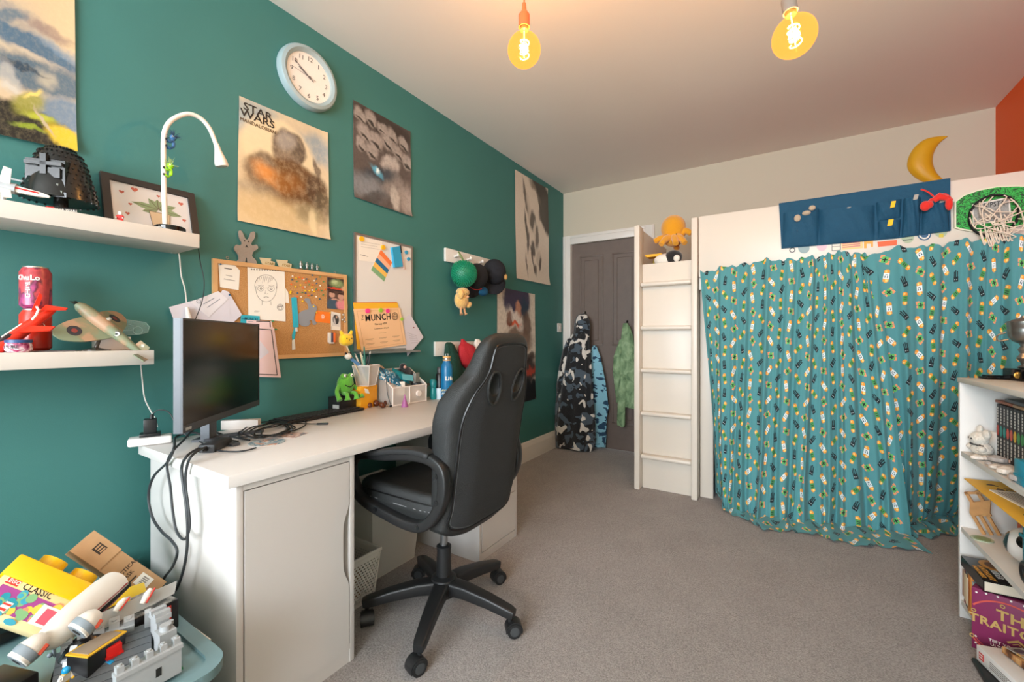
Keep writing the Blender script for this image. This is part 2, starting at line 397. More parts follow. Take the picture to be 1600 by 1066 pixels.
b = B(); b.box((2.05, 3.6, 1.578), (1.9, .76, .09), bev=.03, seg=3)
b.done('mattress', mat('orange_red_sheet', '#c05a3c', .85, bump=.3, bscale=60), None, 'orange-red covered mattress lying on the loft bed, behind the side panel', 'mattress')
# things at the ladder end of the mattress
oct_m = mat('ochre_plush', '#e09a0e', .9, sheen=.5, bump=.5, bscale=150); blk = mat('black_plastic', '#121212', .4)
c = Y(1052, 358, 3.30)
o = thing('octopus_plush', (c.x, c.y, 1.66), 'mustard yellow octopus plush sitting at the ladder end of the loft bed', 'plush toy')
b = B(); b.ball((c.x, c.y, c.z + .005), (.088, .08, .098), n=24); b.ball((c.x, c.y, c.z - .075), (.070, .068, .056), n=20)
b.done('head', oct_m, o)
for (dx, dy, dz), (ex, ey, ez) in (((-.13, -.03, -.085), (-.05, .01, .0)), ((.13, -.02, -.055), (.06, 0, .02)), ((.04, -.11, -.135), (.03, -.05, 0)), ((.10, -.10, -.135), (.06, -.04, 0)), ((-.06, -.12, -.13), (-.03, -.05, 0)), ((0, .12, -.13), (0, .06, 0))):
    s0 = Vector((c.x + dx * .25, c.y + dy * .25, c.z - .07)); e = Vector((c.x + dx, c.y + dy, c.z + dz))
    B().tube(smooth_path([s0, (s0 + e) / 2 + Vector((0, 0, .015 + ez)), e], 5), [.030] * 4 + [.027, .025, .024, .023, .022, .022, .018], 10).done('tentacle', oct_m, o)
b = B()
for dx in (-.035, .035): b.ball((c.x + dx, c.y - .063, c.z - .055), .006, n=8)
b.done('eye', blk, o)
p = Y(1005 + 30, 372, 3.42)
b = B(T(p.x - .0, 3.40, 1.625, 0, 0, 0))
b.box((0, 0, .055), (.13, .12, .11), bev=.05, seg=4)
b.done('cushion', mat('straw_cushion', '#c9b455', .9, bump=.5, bscale=80), None, 'straw yellow small cushion leaning behind the octopus plush', 'cushion')
p = Y(1040, 395, 3.26)
b = B(); b.ball((p.x + .005, 3.21, 1.66), (.075, .06, .045), n=20, i=0); b.ball((p.x + .07, 3.19, 1.672), (.06, .05, .05), n=20, i=1); b.ball((p.x + .10, 3.15, 1.655), (.022, .02, .025), i=0)
b.done('panda_plush', [mat('white_plush', '#e9e4da', .9, sheen=.4, bump=.4, bscale=150), mat('black_plush', '#1c1a1c', .9, sheen=.4)], None, 'black and white plush lying under the octopus plush', 'plush toy')
b = B(); p0 = Y(980 + 41, 320 + 54, 3.25); p0 = Vector((p0.x + .01, 3.25, 1.705)); b.box(p0, (.12, .09, .014), M=None)
b.rbox(p0.x - .05, p0.x + .05, p0.y - .044, p0.y + .044, p0.z - .012, p0.z - .0071)
b.done('paperback_book', mat('yellow_book_cover', '#e6ac1c', .6), None, 'yellow paperback lying beside the octopus plush', 'book')

# ============================================================ curtains with printed motifs
def curtain_mat():
    m = bpy.data.materials.new('printed_curtain_cloth'); m.use_nodes = True; nt = m.node_tree; L = nt.links.new
    bs = nt.nodes['Principled BSDF']; bs.inputs['Roughness'].default_value = .85; bs.inputs['Sheen Weight'].default_value = .1
    def mth(op, a, b=None, c=None):
        n = nt.nodes.new('ShaderNodeMath'); n.operation = op
        for k, v in enumerate((a, b, c)):
            if v is None: continue
            if isinstance(v, (int, float)): n.inputs[k].default_value = v
            else: L(v, n.inputs[k])
        return n.outputs[0]
    uv = nt.nodes.new('ShaderNodeUVMap'); sp = nt.nodes.new('ShaderNodeSeparateXYZ'); L(uv.outputs[0], sp.inputs[0])
    CU, CV = .086, .090
    U = mth('DIVIDE', sp.outputs[0], CU); cu = mth('FLOOR', U)
    odd = mth('ABSOLUTE', mth('MODULO', cu, 2.0))
    V = mth('ADD', mth('DIVIDE', sp.outputs[1], CV), mth('MULTIPLY', odd, .5)); cv = mth('FLOOR', V)
    cb = nt.nodes.new('ShaderNodeCombineXYZ'); L(cu, cb.inputs[0]); L(cv, cb.inputs[1])
    wn = nt.nodes.new('ShaderNodeTexWhiteNoise'); wn.noise_dimensions = '2D'; L(cb.outputs[0], wn.inputs['Vector'])
    sc_ = nt.nodes.new('ShaderNodeSeparateColor'); L(wn.outputs['Color'], sc_.inputs[0])
    # kind of motif cycles so that neighbours differ
    kind = mth('MODULO', mth('ADD', mth('ADD', mth('MULTIPLY', cu, 1.0), mth('MULTIPLY', cv, 2.0)), 400.0), 4.0)
    lx = mth('MULTIPLY', mth('SUBTRACT', mth('FRACT', U), mth('ADD', .5, mth('MULTIPLY', mth('SUBTRACT', sc_.outputs[1], .5), .18))), CU)
    ly = mth('MULTIPLY', mth('SUBTRACT', mth('FRACT', V), .5), CV)
    an = mth('MULTIPLY', mth('SUBTRACT', sc_.outputs[0], .5), 1.9)
    ca = mth('COSINE', an); sa = mth('SINE', an)
    x = mth('ADD', mth('MULTIPLY', lx, ca), mth('MULTIPLY', ly, sa)); y = mth('SUBTRACT', mth('MULTIPLY', ly, ca), mth('MULTIPLY', lx, sa))
    def box(cx, cy, hx, hy):
        a = mth('LESS_THAN', mth('ABSOLUTE', mth('SUBTRACT', x, cx)), hx); b_ = mth('LESS_THAN', mth('ABSOLUTE', mth('SUBTRACT', y, cy)), hy)
        return mth('MULTIPLY', a, b_)
    def un(*a):
        r = a[0]
        for q in a[1:]: r = mth('MAXIMUM', r, q)
        return r
    def K(k): return mth('LESS_THAN', mth('ABSOLUTE', mth('SUBTRACT', kind, float(k))), .5)
    col = nt.nodes.new('ShaderNodeRGB'); col.outputs[0].default_value = lin('#4f9096'); cur = col.outputs[0]
    x = mth('DIVIDE', x, 1.12); y = mth('DIVIDE', y, 1.12)
    def over(mask, c):
        nonlocal cur
        mx = nt.nodes.new('ShaderNodeMix'); mx.data_type = 'RGBA'; L(mask, mx.inputs[0]); L(cur, mx.inputs[6]); mx.inputs[7].default_value = lin(c); cur = mx.outputs[2]
    ends = un(box(0, .0195, .012, .0085), box(0, -.0195, .012, .0085), box(0, .026, .006, .006), box(0, -.027, .007, .005))
    over(mth('MULTIPLY', ends, un(K(0), K(1))), '#f5a13a')
    over(mth('MULTIPLY', un(box(.003, .0225, .005, .005), box(-.004, -.0225, .004, .004)), un(K(0), K(1))), '#ffdf8a')
    over(mth('MULTIPLY', box(0, 0, .0125, .0145), K(0)), '#e4eef0')
    over(mth('MULTIPLY', un(box(.005, .004, .002, .005), box(-.005, .004, .002, .005), box(0, -.006, .005, .0015)), K(0)), '#36566a')
    over(mth('MULTIPLY', box(0, 0, .0125, .0145), K(1)), '#4b9a58')
    over(mth('MULTIPLY', un(box(0, .005, .008, .0018), box(0, -.004, .008, .0018)), K(1)), '#1f3b2c')
    over(mth('MULTIPLY', un(box(.016, .012, .008, .009), box(-.014, -.014, .009, .008), box(.018, -.006, .006, .006), box(-.018, .004, .004, .006)), K(2)), '#ec9a6e')
    over(mth('MULTIPLY', box(0, 0, .0145, .0145), K(2)), '#62b868')
    over(mth('MULTIPLY', un(box(0, 0, .0105, .003), box(0, 0, .003, .0105)), K(2)), '#16302a')
    over(mth('MULTIPLY', un(box(0, .012, .013, .012), box(-.0095, -.010, .0028, .014), box(-.002, -.014, .0028, .016), box(.0075, -.011, .0032, .014)), K(3)), '#15262c')
    over(mth('MULTIPLY', un(box(.0045, .013, .003, .0014), box(-.0065, .013, .003, .0014)), K(3)), '#c9d8dc')
    L(cur, bs.inputs['Base Color'])
    tc = nt.nodes.new('ShaderNodeTexCoord'); n = nt.nodes.new('ShaderNodeTexNoise'); n.inputs['Scale'].default_value = 16; n.inputs['Detail'].default_value = 2; L(tc.outputs['Object'], n.inputs['Vector'])
    bp = nt.nodes.new('ShaderNodeBump'); bp.inputs['Strength'].default_value = .35; bp.inputs['Distance'].default_value = .012; L(n.outputs['Fac'], bp.inputs['Height']); L(bp.outputs['Normal'], bs.inputs['Normal'])
    return m
cloth = curtain_mat()
def fold(u, seed, freqs):
    return sum(a * math.sin(2 * PI * f * u + ph + seed) for f, a, ph in freqs)
def curtain(topf, botf, floorf, freqs, label, W, nu=260, nv=110, amp=(.008, .020, .03), seed=0, yoff=0, ruffle=.012):
    """topf(u) -> point at the rail; botf(u) -> point where the cloth meets the floor; floorf(u) -> hem lying on the floor"""
    cache = {}
    def path(u):
        k = round(u, 5)
        if k in cache: return cache[k]
        a = Vector(topf(u)); m = Vector(botf(u)); h = Vector(floorf(u)); out = []
        n1 = int(nv * .8)
        p1 = a.lerp(m, .5); p1.y = a.y * .6 + m.y * .4 + .02
        p2 = Vector((m.x, lerp(m.y, a.y, .45), m.z + .17))
        for j in range(n1):
            t = j / n1
            q = a * (1 - t) ** 3 + p1 * 3 * t * (1 - t) ** 2 + p2 * 3 * t * t * (1 - t) + m * t ** 3; out.append(q)
        for j in range(nv - n1 + 1):
            t = j / (nv - n1); q = m.lerp(h, t); out.append(q)
        L = [0]
        for p, q in zip(out, out[1:]): L.append(L[-1] + (q - p).length)
        cache[k] = (out, L); return cache[k]
    def fn(u, v):
        pts, L = path(u); j = min(int(round(v * nv)), nv); p = pts[j].copy(); n1 = .8
        A = interp([(0, amp[0]), (.12, amp[0] * 1.6), (.5, amp[1]), (.8, amp[2]), (1, amp[2])], v)
        f = fold(u, seed, freqs)
        if v < n1: p.y += yoff - A * f; 
        else:
            q = (v - n1) / (1 - n1); p.y += yoff - A * f * (1 - q * .3)
            p.z += .004 + .016 * abs(math.sin(u * 31 + v * 17 + seed)) * (1 - q) + .012 * (.5 + .5 * math.sin(u * 55 + seed * 2)) 
        if v < n1: p.z = max(p.z, .006 + .012 * (.5 + .5 * f))
        p.x += .010 * math.sin(2 * PI * u * 5.3 + v * 6 + seed) * v
        if v < .05: p.z += ruffle * fold(u, seed + 1, freqs) * (1 - v / .05)
        p.z = max(p.z, .004)
        return p
    b = B(); b.grid(fn, nu, nv, uv=lambda u, v: (u * W + seed * 3.1, path(u)[1][min(int(round(v * nv)), nv)]))
    o = b.done('printed_curtain', cloth, None, label, 'curtain', 'printed curtains under the loft bed', ang=180, recalc=True)
    return o
YC = YB - .012
tl = [(0, Y(1094, 425, YC)), (.3, Y(1185, 408, YC)), (.55, Y(1262, 403, YC)), (.8, Y(1320, 393, YC)), (1, Y(1368, 400, YC))]
def tab(pts): return [(t, (p.x, p.y, p.z)) for t, p in pts]
TL = tab(tl)
BL = tab([(0, Y(1121, 768, 3.02)), (.12, Z(1128, 795)), (.35, Z(1185, 812)), (.6, Z(1260, 820)), (.8, Z(1330, 828)), (1, Z(1420, 838))])
FL = tab([(0, Y(1123, 776, 3.0)), (.12, Z(1133, 800)), (.35, Z(1196, 830)), (.6, Z(1270, 836)), (.7, Z(1306, 849)), (.85, Z(1370, 857)), (1, Z(1452, 864))])
fr1 = [(9, .5, 0), (17, .55, 1.3), (5, .35, 2.1), (29, .25, .4)]
curtain(lambda u: interp(TL, u), lambda u: interp(BL, u), lambda u: interp(FL, u), fr1, 'teal printed curtain nearer the ladder, its hem pooling widest on the carpet', 1.75, seed=.3)
TR = tab([(0, Y(1345, 399, YC)), (.1, Y(1385, 393, YC)), (.25, Y(1440, 385, YC)), (.6, Y(1530, 375, YC)), (1, Vector((2.985, YC, Y(1600, 368, YC).z)))])
BR = tab([(0, Z(1395, 822)), (.3, Z(1440, 815)), (.6, Z(1500, 800)), (1, (Vector((2.99, 2.95, 0))))])
FR = tab([(0, Z(1425, 842)), (.25, Z(1465, 836)), (.6, Z(1540, 835)), (1, (Vector((2.995, 2.85, 0))))])
fr2 = [(6, .6, 0), (11, .45, 1.3), (3, .5, 2.1), (19, .25, .4)]
curtain(lambda u: interp(TR, u), lambda u: interp(BR, u), lambda u: interp(FR, u), fr2, 'teal printed curtain on the bookcase side, swept towards the middle gap', 1.15, seed=1.7, yoff=-.022, nu=200)
b = B()
b.rbox(1.46, 2.99, YB + .001, YB + .012, 1.50, 1.53)
b.done('curtain_rail', bedw, None, 'thin white curtain strip under the guard panel of the loft bed', 'curtain rail')
# floor cushion peeping out below the near-ladder curtain
p = Z(1124, 776, .03)
B().box((1.70, 3.42, .075), (.32, .30, .15), bev=.05, seg=4).done('floor_cushion', mat('deep_teal_fabric', '#0f5a74', .9, bump=.3, bscale=120), None, 'dark teal floor cushion peeping out below the curtain beside the bed post', 'cushion')

# ============================================================ on the guard panel
YG = YB + .019
def G(u, v, y=YG): q = Y(u, v, y); return (q.x, q.z)
FG = frame((0, YG - .0005, 0), (1, 0, 0), (0, 0, 1))       # local x along the bed, y up, z towards the room
navy = mat('petrol_blue_canvas', '#0a4866', .8, bump=.25, bscale=90, noise=.05)
og = thing('pocket_organizer', Y(1355, 390, YG - .02), 'petrol blue fabric pocket organizer hanging over the bed side panel', 'organizer')
b = B(FG)
pts = [G(1217, 319), G(1285, 309), G(1350, 299), G(1420, 289), G(1484, 279), G(1484, 310), G(1485, 361), G(1400, 373), G(1300, 382), G(1221, 389), G(1219, 350)]
b.poly(pts, .002, .010); b.done('backing_cloth', navy, og)
B().rbox(pts[0][0], pts[4][0], YG - .012, YG + .04, 1.912, 1.918).done('top_fold', navy, og)
def pocket(quad, puff=.03, sag=.004):
    (a, b_, c, d) = [Vector((*G(*q), 0)) for q in quad]           # bl, br, tr, tl
    def fn(u, v):
        p = a.lerp(b_, u).lerp(d.lerp(c, u), v); e = min(1, math.sin(PI * u) ** .45) * (math.sin(PI * min(v, .999) * .62 + .12) ** .7)
        p.z = .010 + puff * e + .003 * math.sin(u * 19 + v * 7) * e; p.y += -sag * math.sin(PI * u) * v
        return p
    bb = B(FG); bb.grid(fn, 18, 14); bb.done('pocket', navy, og, ang=60)
pocket(((1223, 386), (1278, 383), (1280, 327), (1224, 334)), .035)
pocket(((1281, 382), (1366, 376), (1366, 322), (1279, 330)), .04)
pocket(((1370, 346), (1406, 341), (1408, 312), (1368, 318)), .03)
pocket(((1371, 374), (1405, 371), (1407, 344), (1371, 348)), .03)
pocket(((1408, 371), (1436, 368), (1438, 310), (1411, 312)), .035)
pocket(((1439, 367), (1483, 362), (1480, 312), (1440, 316)), .035)
b = B(FG)
for k, (u0, v0, w_, h_, ii) in enumerate(((1392, 323, 8, 11, 0), (1388, 351, 9, 11, 0), (1427, 312, 8, 9, 1), (1468, 317, 9, 8, 1), (1324, 328, 7, 3, 1))):
    x0, z0 = G(u0 - w_ / 2, v0 + h_ / 2); x1, z1 = G(u0 + w_ / 2, v0 - h_ / 2)
    b.poly([(x0, z0), (x1 - .003, z0 + .002), (x1 + .003, z1), (x0 + .006, z1)], .043, .0455, i=ii)
b.done('tab_label', [mat('yellow_tab', '#f2c11d', .7), mat('grey_tab', '#a8a39b', .7)], og)
# small plush toys peeping out
mou = mat('beige_plush', '#b7a68f', .9, sheen=.4); redp = mat('red_plush', '#d8261c', .85, sheen=.4, bump=.3, bscale=140)
def gp(u, v, d): q = G(u, v, YG - d); return Vector((q[0], YG - d, q[1]))
r_ = thing('mouse_plush', gp(1266, 335, .05), 'beige long-eared plush peeping out of the first blue pocket', 'plush toy')
B().ball(gp(1260, 333, .05), (.022, .016, .014), n=14).done('head', mou, r_)
for e, s in ((gp(1269, 325, .055), 1), (gp(1246, 341, .055), -1)): B().ball(e, (.017, .01, .021 if s < 0 else .015), n=12).done('ear', mou, r_)
r_ = thing('lobster_plush', gp(1462, 330, .07), 'red lobster plush peeping out of the last blue pocket', 'plush toy')
B().tube([gp(1458, 314, .06), gp(1468, 307, .065), gp(1480, 310, .06)], [.014, .02, .014], 10).done('body', redp, r_)
B().tube([gp(1456, 312, .06), gp(1450, 318, .07), gp(1447, 324, .075)], [.009, .009, .01], 8).ball(gp(1446, 322, .078), (.022, .016, .026), n=14).ball(gp(1453, 320, .078), (.014, .012, .018), n=10).done('claw', redp, r_)
B().tube([gp(1478, 310, .06), gp(1484, 318, .065)], [.009, .009], 8).ball(gp(1483, 319, .07), (.015, .013, .032), n=14).done('claw', redp, r_)
B().tube(smooth_path([gp(1462, 310, .06), gp(1450, 300, .06), gp(1439, 296, .062)], 4), .004, 6).tube(smooth_path([gp(1468, 305, .06), gp(1478, 304, .06), gp(1488, 313, .062)], 4), .005, 6).done('antenna', redp, r_)
# crescent lamp on the back wall
yel = mat('mustard_satin', '#d9a416', .5)
mc = Y(1455, 247, RY1 - .03)
def mwall(u, v): q = Y(u, v, RY1 - .02); return (q.x, q.z)
outer = [(1482, 212), (1462, 213), (1444, 218), (1429, 230), (1420, 246), (1419, 262), (1428, 274), (1443, 283), (1462, 290), (1482, 292)]
inner = [(1482, 285), (1472, 278), (1463, 268), (1458, 254), (1459, 240), (1466, 226), (1475, 217)]
O = smooth_path([(*mwall(*p), 0) for p in outer], 4); In = smooth_path([(*mwall(*p), 0) for p in inner], 4)[::-1]
FB = frame((0, RY1 - .001, 0), (1, 0, 0), (0, 0, 1)); b = B(FB); nn = 30
def oi(P, t): k = t * (len(P) - 1); j = min(int(k), len(P) - 2); return P[j].lerp(P[j + 1], k - j)
def fm(u, v):
    p = oi(O, v).lerp(oi(In, v), u); w_ = (oi(O, v) - oi(In, v)).length; h = math.sqrt(max(0, 1 - (2 * u - 1) ** 2)) * w_ * .32
    return Vector((p.x, p.y, .012 + h))
b.grid(fm, 12, nn); b.poly([tuple(p.xy) for p in O] + [tuple(p.xy) for p in In[::-1]], 0, .0125)
b.done('moon_lamp', yel, None, 'mustard yellow crescent moon wall lamp above the bed side panel', 'wall lamp', ang=60)
# basketball backboard
kb = thing('basketball_hoop', gp(1545, 330, .03), 'toy basketball hoop with green leafy backboard on the bed side panel', 'basketball hoop')
leafg = ramp_mat('green_leaf_print', [(0, '#0b2a12'), (.40, '#10501f'), (.46, '#1e8f33'), (.55, '#35c14e'), (.6, '#0d3a18')], scale=38, dist=2.5, detail=2)
bp_ = [(1490, 316), (1503, 306), (1525, 298), (1556, 292), (1590, 291), (1625, 294), (1655, 305), (1662, 315), (1655, 335), (1625, 345), (1590, 355), (1556, 366), (1530, 365), (1500, 360), (1490, 357)]
pg = [G(*p) for p in bp_]; b = B(FG); b.poly(pg, .002, .014); b.done('board_edge', mat('pale_board_edge', '#d9d9c2', .5), kb)
cx_ = sum(p[0] for p in pg) / len(pg); cz_ = sum(p[1] for p in pg) / len(pg)
b = B(FG); b.poly([(cx_ + (p[0] - cx_) * .965, cz_ + (p[1] - cz_) * .94) for p in pg], .0141, .0155); b.done('backboard', leafg, kb)
b = B(FG); q = [G(*p) for p in ((1517, 321), (1575, 309), (1578, 345), (1518, 353))]
b.poly(q, .0156, .0165, i=0); q2 = [G(*p) for p in ((1519, 323), (1573, 311.5), (1575, 343), (1520, 351))]; b.poly(q2, .0166, .0172, i=1)
tx = G(1551, 321); b.bold('KIPSTA', .034, T(tx[0], tx[1], .0173, 0, 0, 1.5), 2, sp=1.05, sx=(G(1569, 321)[0] - G(1533, 321)[0]) / .128)
b.done('target_square', [mat('white_print', '#e6e3da', .5), ramp_mat('grey_leaf_print', [(.3, '#6e6e6a'), (.5, '#a5a5a0'), (.6, '#8c8c88')], scale=60, dist=2), mat('black_print', '#101010', .5)], kb)
rc = Vector((*G(1550, 338, YG - .02), 0)); rr = G(1589, 330)[0] - G(1550, 330)[0]; rq = .098
rim = []
for k in range(36): a = 2 * PI * k / 36; rim.append((rc.x + rr * math.cos(a), rc.y + rq * math.sin(a), .035 + .012 * math.sin(a)))
B(FG).tube(rim, .0055, 8, closed=True).rbox(rc.x - .02, rc.x + .02, rc.y - .12, rc.y - .085, .016, .03).done('rim', mat('black_steel', '#1b1b1b', .4, .6), kb)
net = B(FG); cord = mat('net_cord', '#ddd0be', .8)
R.seed(5)
for k in range(20):
    a = 2 * PI * k / 20; s0 = Vector((rc.x + rr * math.cos(a), rc.y + rq * math.sin(a), .045))
    e = Vector((rc.x + .02 + R.uniform(-.06, .05), rc.y - .02 + R.uniform(-.11, .03), .05 + R.uniform(0, .02)))
    m1 = s0.lerp(e, .4) + Vector((R.uniform(-.03, .03), R.uniform(-.03, .02), R.uniform(0, .02)))
    m2 = s0.lerp(e, .75) + Vector((R.uniform(-.04, .04), R.uniform(-.05, .01), R.uniform(0, .02)))
    net.tube(smooth_path([s0, m1, m2, e], 4), .0028, 5)
for k in range(12):
    x = rc.x + -.03 + .08 * (k % 8) / 7 + R.uniform(-.01, .01); y = rc.y - .10 - R.uniform(0, .02) - (k // 8) * .02
    net.tube(smooth_path([(x - .012, y + .05, .05), (x - .003, y, .055), (x + .007, y - .02, .05), (x + .013, y + .045, .05)], 4), .0028, 5)
net.done('net', cord, kb)
# stickers below the organizer
def sticker(pts, cols, label, fn=None):
    b = B(FG); P = [G(*p) for p in pts]; b.poly(P, .0003, .0012, i=0)
    if fn: fn(b, P)
    b.done('sticker', cols, None, label, 'sticker', 'stickers on the bed side panel')
ink = mat('dark_ink', '#2a3a44', .5); grn_s = mat('sage_sticker', '#a9b89a', .5); blu_s = mat('blue_sticker', '#2a5a80', .5); pap = mat('white_paper', '#e9e2d6', .7)
def circ(u, v, r, n=20): return [(u + r * math.cos(2 * PI * k / n), v + r * .9 * math.sin(2 * PI * k / n)) for k in range(n)]
sticker([(1371, 378), (1401, 375), (1401, 383), (1372, 386)], [mat('orange_sticker', '#f0602c', .5)], 'plain orange rectangle sticker under the organizer')
def dline(b, P): b.line([((P[0][0] + P[1][0]) / 2 - .02, P[0][1] - .004), ((P[0][0] + P[1][0]) / 2 + .02, P[0][1] + .002)], .004, .0012, .0018, i=1)
sticker([(1314, 379), (1348, 376), (1348, 388), (1315, 391)], [mat('cream_yellow_sticker', '#efc98a', .5), mat('pink_ink', '#c9657a', .5)], 'pink lettered sticker under the organizer, left of the figure sticker',
        lambda b, P: [b.line([(P[0][0] + .008, P[0][1] - .008 - .011 * k), (P[1][0] - .012, P[1][1] - .006 - .011 * k)], .005, .0012, .0018, i=1) for k in range(3)])
sticker([(1300, 380), (1313, 379), (1313, 391), (1300, 392)], [pap, ink], 'small white outlined sticker under the organizer beside the pink lettered one',
        lambda b, P: [b.line([P[0], P[1], P[2], P[3], P[0]], .0025, .0012, .0018, i=1), b.line([((P[0][0] + P[3][0]) / 2, (P[0][1] + P[3][1]) / 2), ((P[1][0] + P[2][0]) / 2, (P[1][1] + P[2][1]) / 2)], .002, .0012, .0018, i=1)])
sticker([(1350, 376), (1364, 375), (1364, 386), (1361, 386), (1361, 381), (1354, 381), (1354, 388), (1350, 388)], [mat('orange_yellow_sticker', '#e9a63c', .5)], 'orange arch-shaped sticker under the organizer')
sticker(circ(1418, 371, 10), [grn_s, ink], 'pale green round sticker half hidden under the organizer', lambda b, P: b.line([G(1411, 376), G(1425, 374)], .004, .0012, .0018, i=1))
sticker(circ(1444, 366, 11), [blu_s, pap, blu_s], 'blue round badge sticker half hidden under the organizer',
        lambda b, P: [b.poly([G(*q) for q in circ(1444, 366, 8.8)], .0012, .0017, i=1), b.poly([G(*q) for q in circ(1444, 366, 6.5)], .0017, .0021, i=2)])
sticker(circ(1470, 362, 10), [grn_s, mat('gold_ink', '#cdbb3c', .5)], 'sage and gold round sticker under the organizer near the backboard', lambda b, P: b.poly([G(1467, 366), G(1474, 365), G(1474, 371), G(1467, 371)], .0012, .0018, i=1))
sticker(circ(1256, 388, 9), [mat('grey_blue_sticker', '#8aa3a8', .5)], 'grey-blue round sticker under the organizer on the ladder side')
sticker(circ(1284, 385, 8), [mat('lilac_sticker', '#dcb9c6', .5)], 'faint lilac round sticker under the organizer')
b = B(FG); q = G(1238, 391); b.ring(q[0], q[1], .013, .0022); b.line([G(1231, 387), G(1245, 386)], .003, .0003, .002)
b.done('sticker', ink, None, 'small dark outline sticker under the organizer corner nearest the ladder', 'sticker', 'stickers on the bed side panel')
# ============================================================ left wall: posters, clock, boards
FW = frame((.0012, 0, 0), (0, 1, 0), (0, 0, 1))     # local x = along the wall, y = up, z = into the room
def W(u, v, x=.0): q = X(u, v, x); return (q.y, q.z)
def paint(name, base, blobs, warp=.12, wscale=4, rough=.35, grain=.25, gscale=14, gcol='#000000'):
    """a printed picture: soft shapes blended over a base colour, edges broken up by noise"""
    m = bpy.data.materials.new(name); m.use_nodes = True; nt = m.node_tree; L = nt.links.new
    bs = nt.nodes['Principled BSDF']; bs.inputs['Roughness'].default_value = rough
    uv = nt.nodes.new('ShaderNodeUVMap')
    n = nt.nodes.new('ShaderNodeTexNoise'); n.inputs['Scale'].default_value = wscale; n.inputs['Detail'].default_value = 5; L(uv.outputs[0], n.inputs['Vector'])
    s = nt.nodes.new('ShaderNodeVectorMath'); s.operation = 'SUBTRACT'; L(n.outputs['Color'], s.inputs[0]); s.inputs[1].default_value = (.5, .5, .5)
    s2 = nt.nodes.new('ShaderNodeVectorMath'); s2.operation = 'SCALE'; L(s.outputs[0], s2.inputs[0]); s2.inputs['Scale'].default_value = warp
    ad = nt.nodes.new('ShaderNodeVectorMath'); ad.operation = 'ADD'; L(uv.outputs[0], ad.inputs[0]); L(s2.outputs[0], ad.inputs[1])
    c = nt.nodes.new('ShaderNodeRGB'); c.outputs[0].default_value = lin(base); cur = c.outputs[0]
    def mix(fac, colr):
        nonlocal cur
        mx = nt.nodes.new('ShaderNodeMix'); mx.data_type = 'RGBA'; L(fac, mx.inputs[0]); L(cur, mx.inputs[6]); mx.inputs[7].default_value = lin(colr); cur = mx.outputs[2]
    for (cx, cy, rx, ry, rot, colr, soft, op) in blobs:
        mp = nt.nodes.new('ShaderNodeMapping'); mp.vector_type = 'TEXTURE'
        mp.inputs['Location'].default_value = (cx, cy, 0); mp.inputs['Rotation'].default_value = (0, 0, math.radians(rot)); mp.inputs['Scale'].default_value = (rx, ry, 1)
        L(ad.outputs[0], mp.inputs['Vector'])
        sx = nt.nodes.new('ShaderNodeVectorMath'); sx.operation = 'MULTIPLY'; L(mp.outputs[0], sx.inputs[0]); sx.inputs[1].default_value = (1, 1, 0)
        ln = nt.nodes.new('ShaderNodeVectorMath'); ln.operation = 'LENGTH'; L(sx.outputs[0], ln.inputs[0])
        mr = nt.nodes.new('ShaderNodeMapRange'); mr.interpolation_type = 'SMOOTHSTEP'; L(ln.outputs['Value'], mr.inputs[0])
        mr.inputs[1].default_value = 1 - soft; mr.inputs[2].default_value = 1 + soft; mr.inputs[3].default_value = op; mr.inputs[4].default_value = 0
        mix(mr.outputs[0], colr)
    if grain:
        n2 = nt.nodes.new('ShaderNodeTexNoise'); n2.inputs['Scale'].default_value = gscale; n2.inputs['Detail'].default_value = 8; n2.inputs['Roughness'].default_value = .7; L(uv.outputs[0], n2.inputs['Vector'])
        mr = nt.nodes.new('ShaderNodeMapRange'); L(n2.outputs['Fac'], mr.inputs[0]); mr.inputs[1].default_value = .45; mr.inputs[2].default_value = .7; mr.inputs[3].default_value = 0; mr.inputs[4].default_value = grain
        mix(mr.outputs[0], gcol)
    L(cur, bs.inputs['Base Color']); return m
paper = mat('white_paper', '#e9e2d6', .7); inkb = mat('black_ink', '#1a1816', .6)
def poster(corners, m, label, extra=None, nm='poster', curl=.012, mats=(), cat='poster', group=None):
    """corners: tl, tr, br, bl in wall coordinates"""
    tl, tr, br, bl = [Vector((*c, 0)) for c in corners]
    def fn(u, v):
        p = bl.lerp(br, u).lerp(tl.lerp(tr, u), v)
        p.z = .0015 + curl * (max(0, .12 - v) / .12) ** 2 * (.4 + .6 * u) + curl * .35 * (max(0, u - .9) / .1) ** 2 + .0012 * (1 + math.sin(v * 9 + u * 3))
        return p
    b = B(FW); b.grid(fn, 16, 20, uv=lambda u, v: (u, v)); b.grid(lambda u, v: fn(1 - u, v) - Vector((0, 0, .0004)), 16, 20, i=1)
    def at(u, v): q = fn(u, v); return FW @ T(q.x, q.y, q.z + .001)
    b.M = I4
    if extra: extra(b, at)
    return b.done(nm, [m, paper] + list(mats), None, label, cat, group, recalc=False)
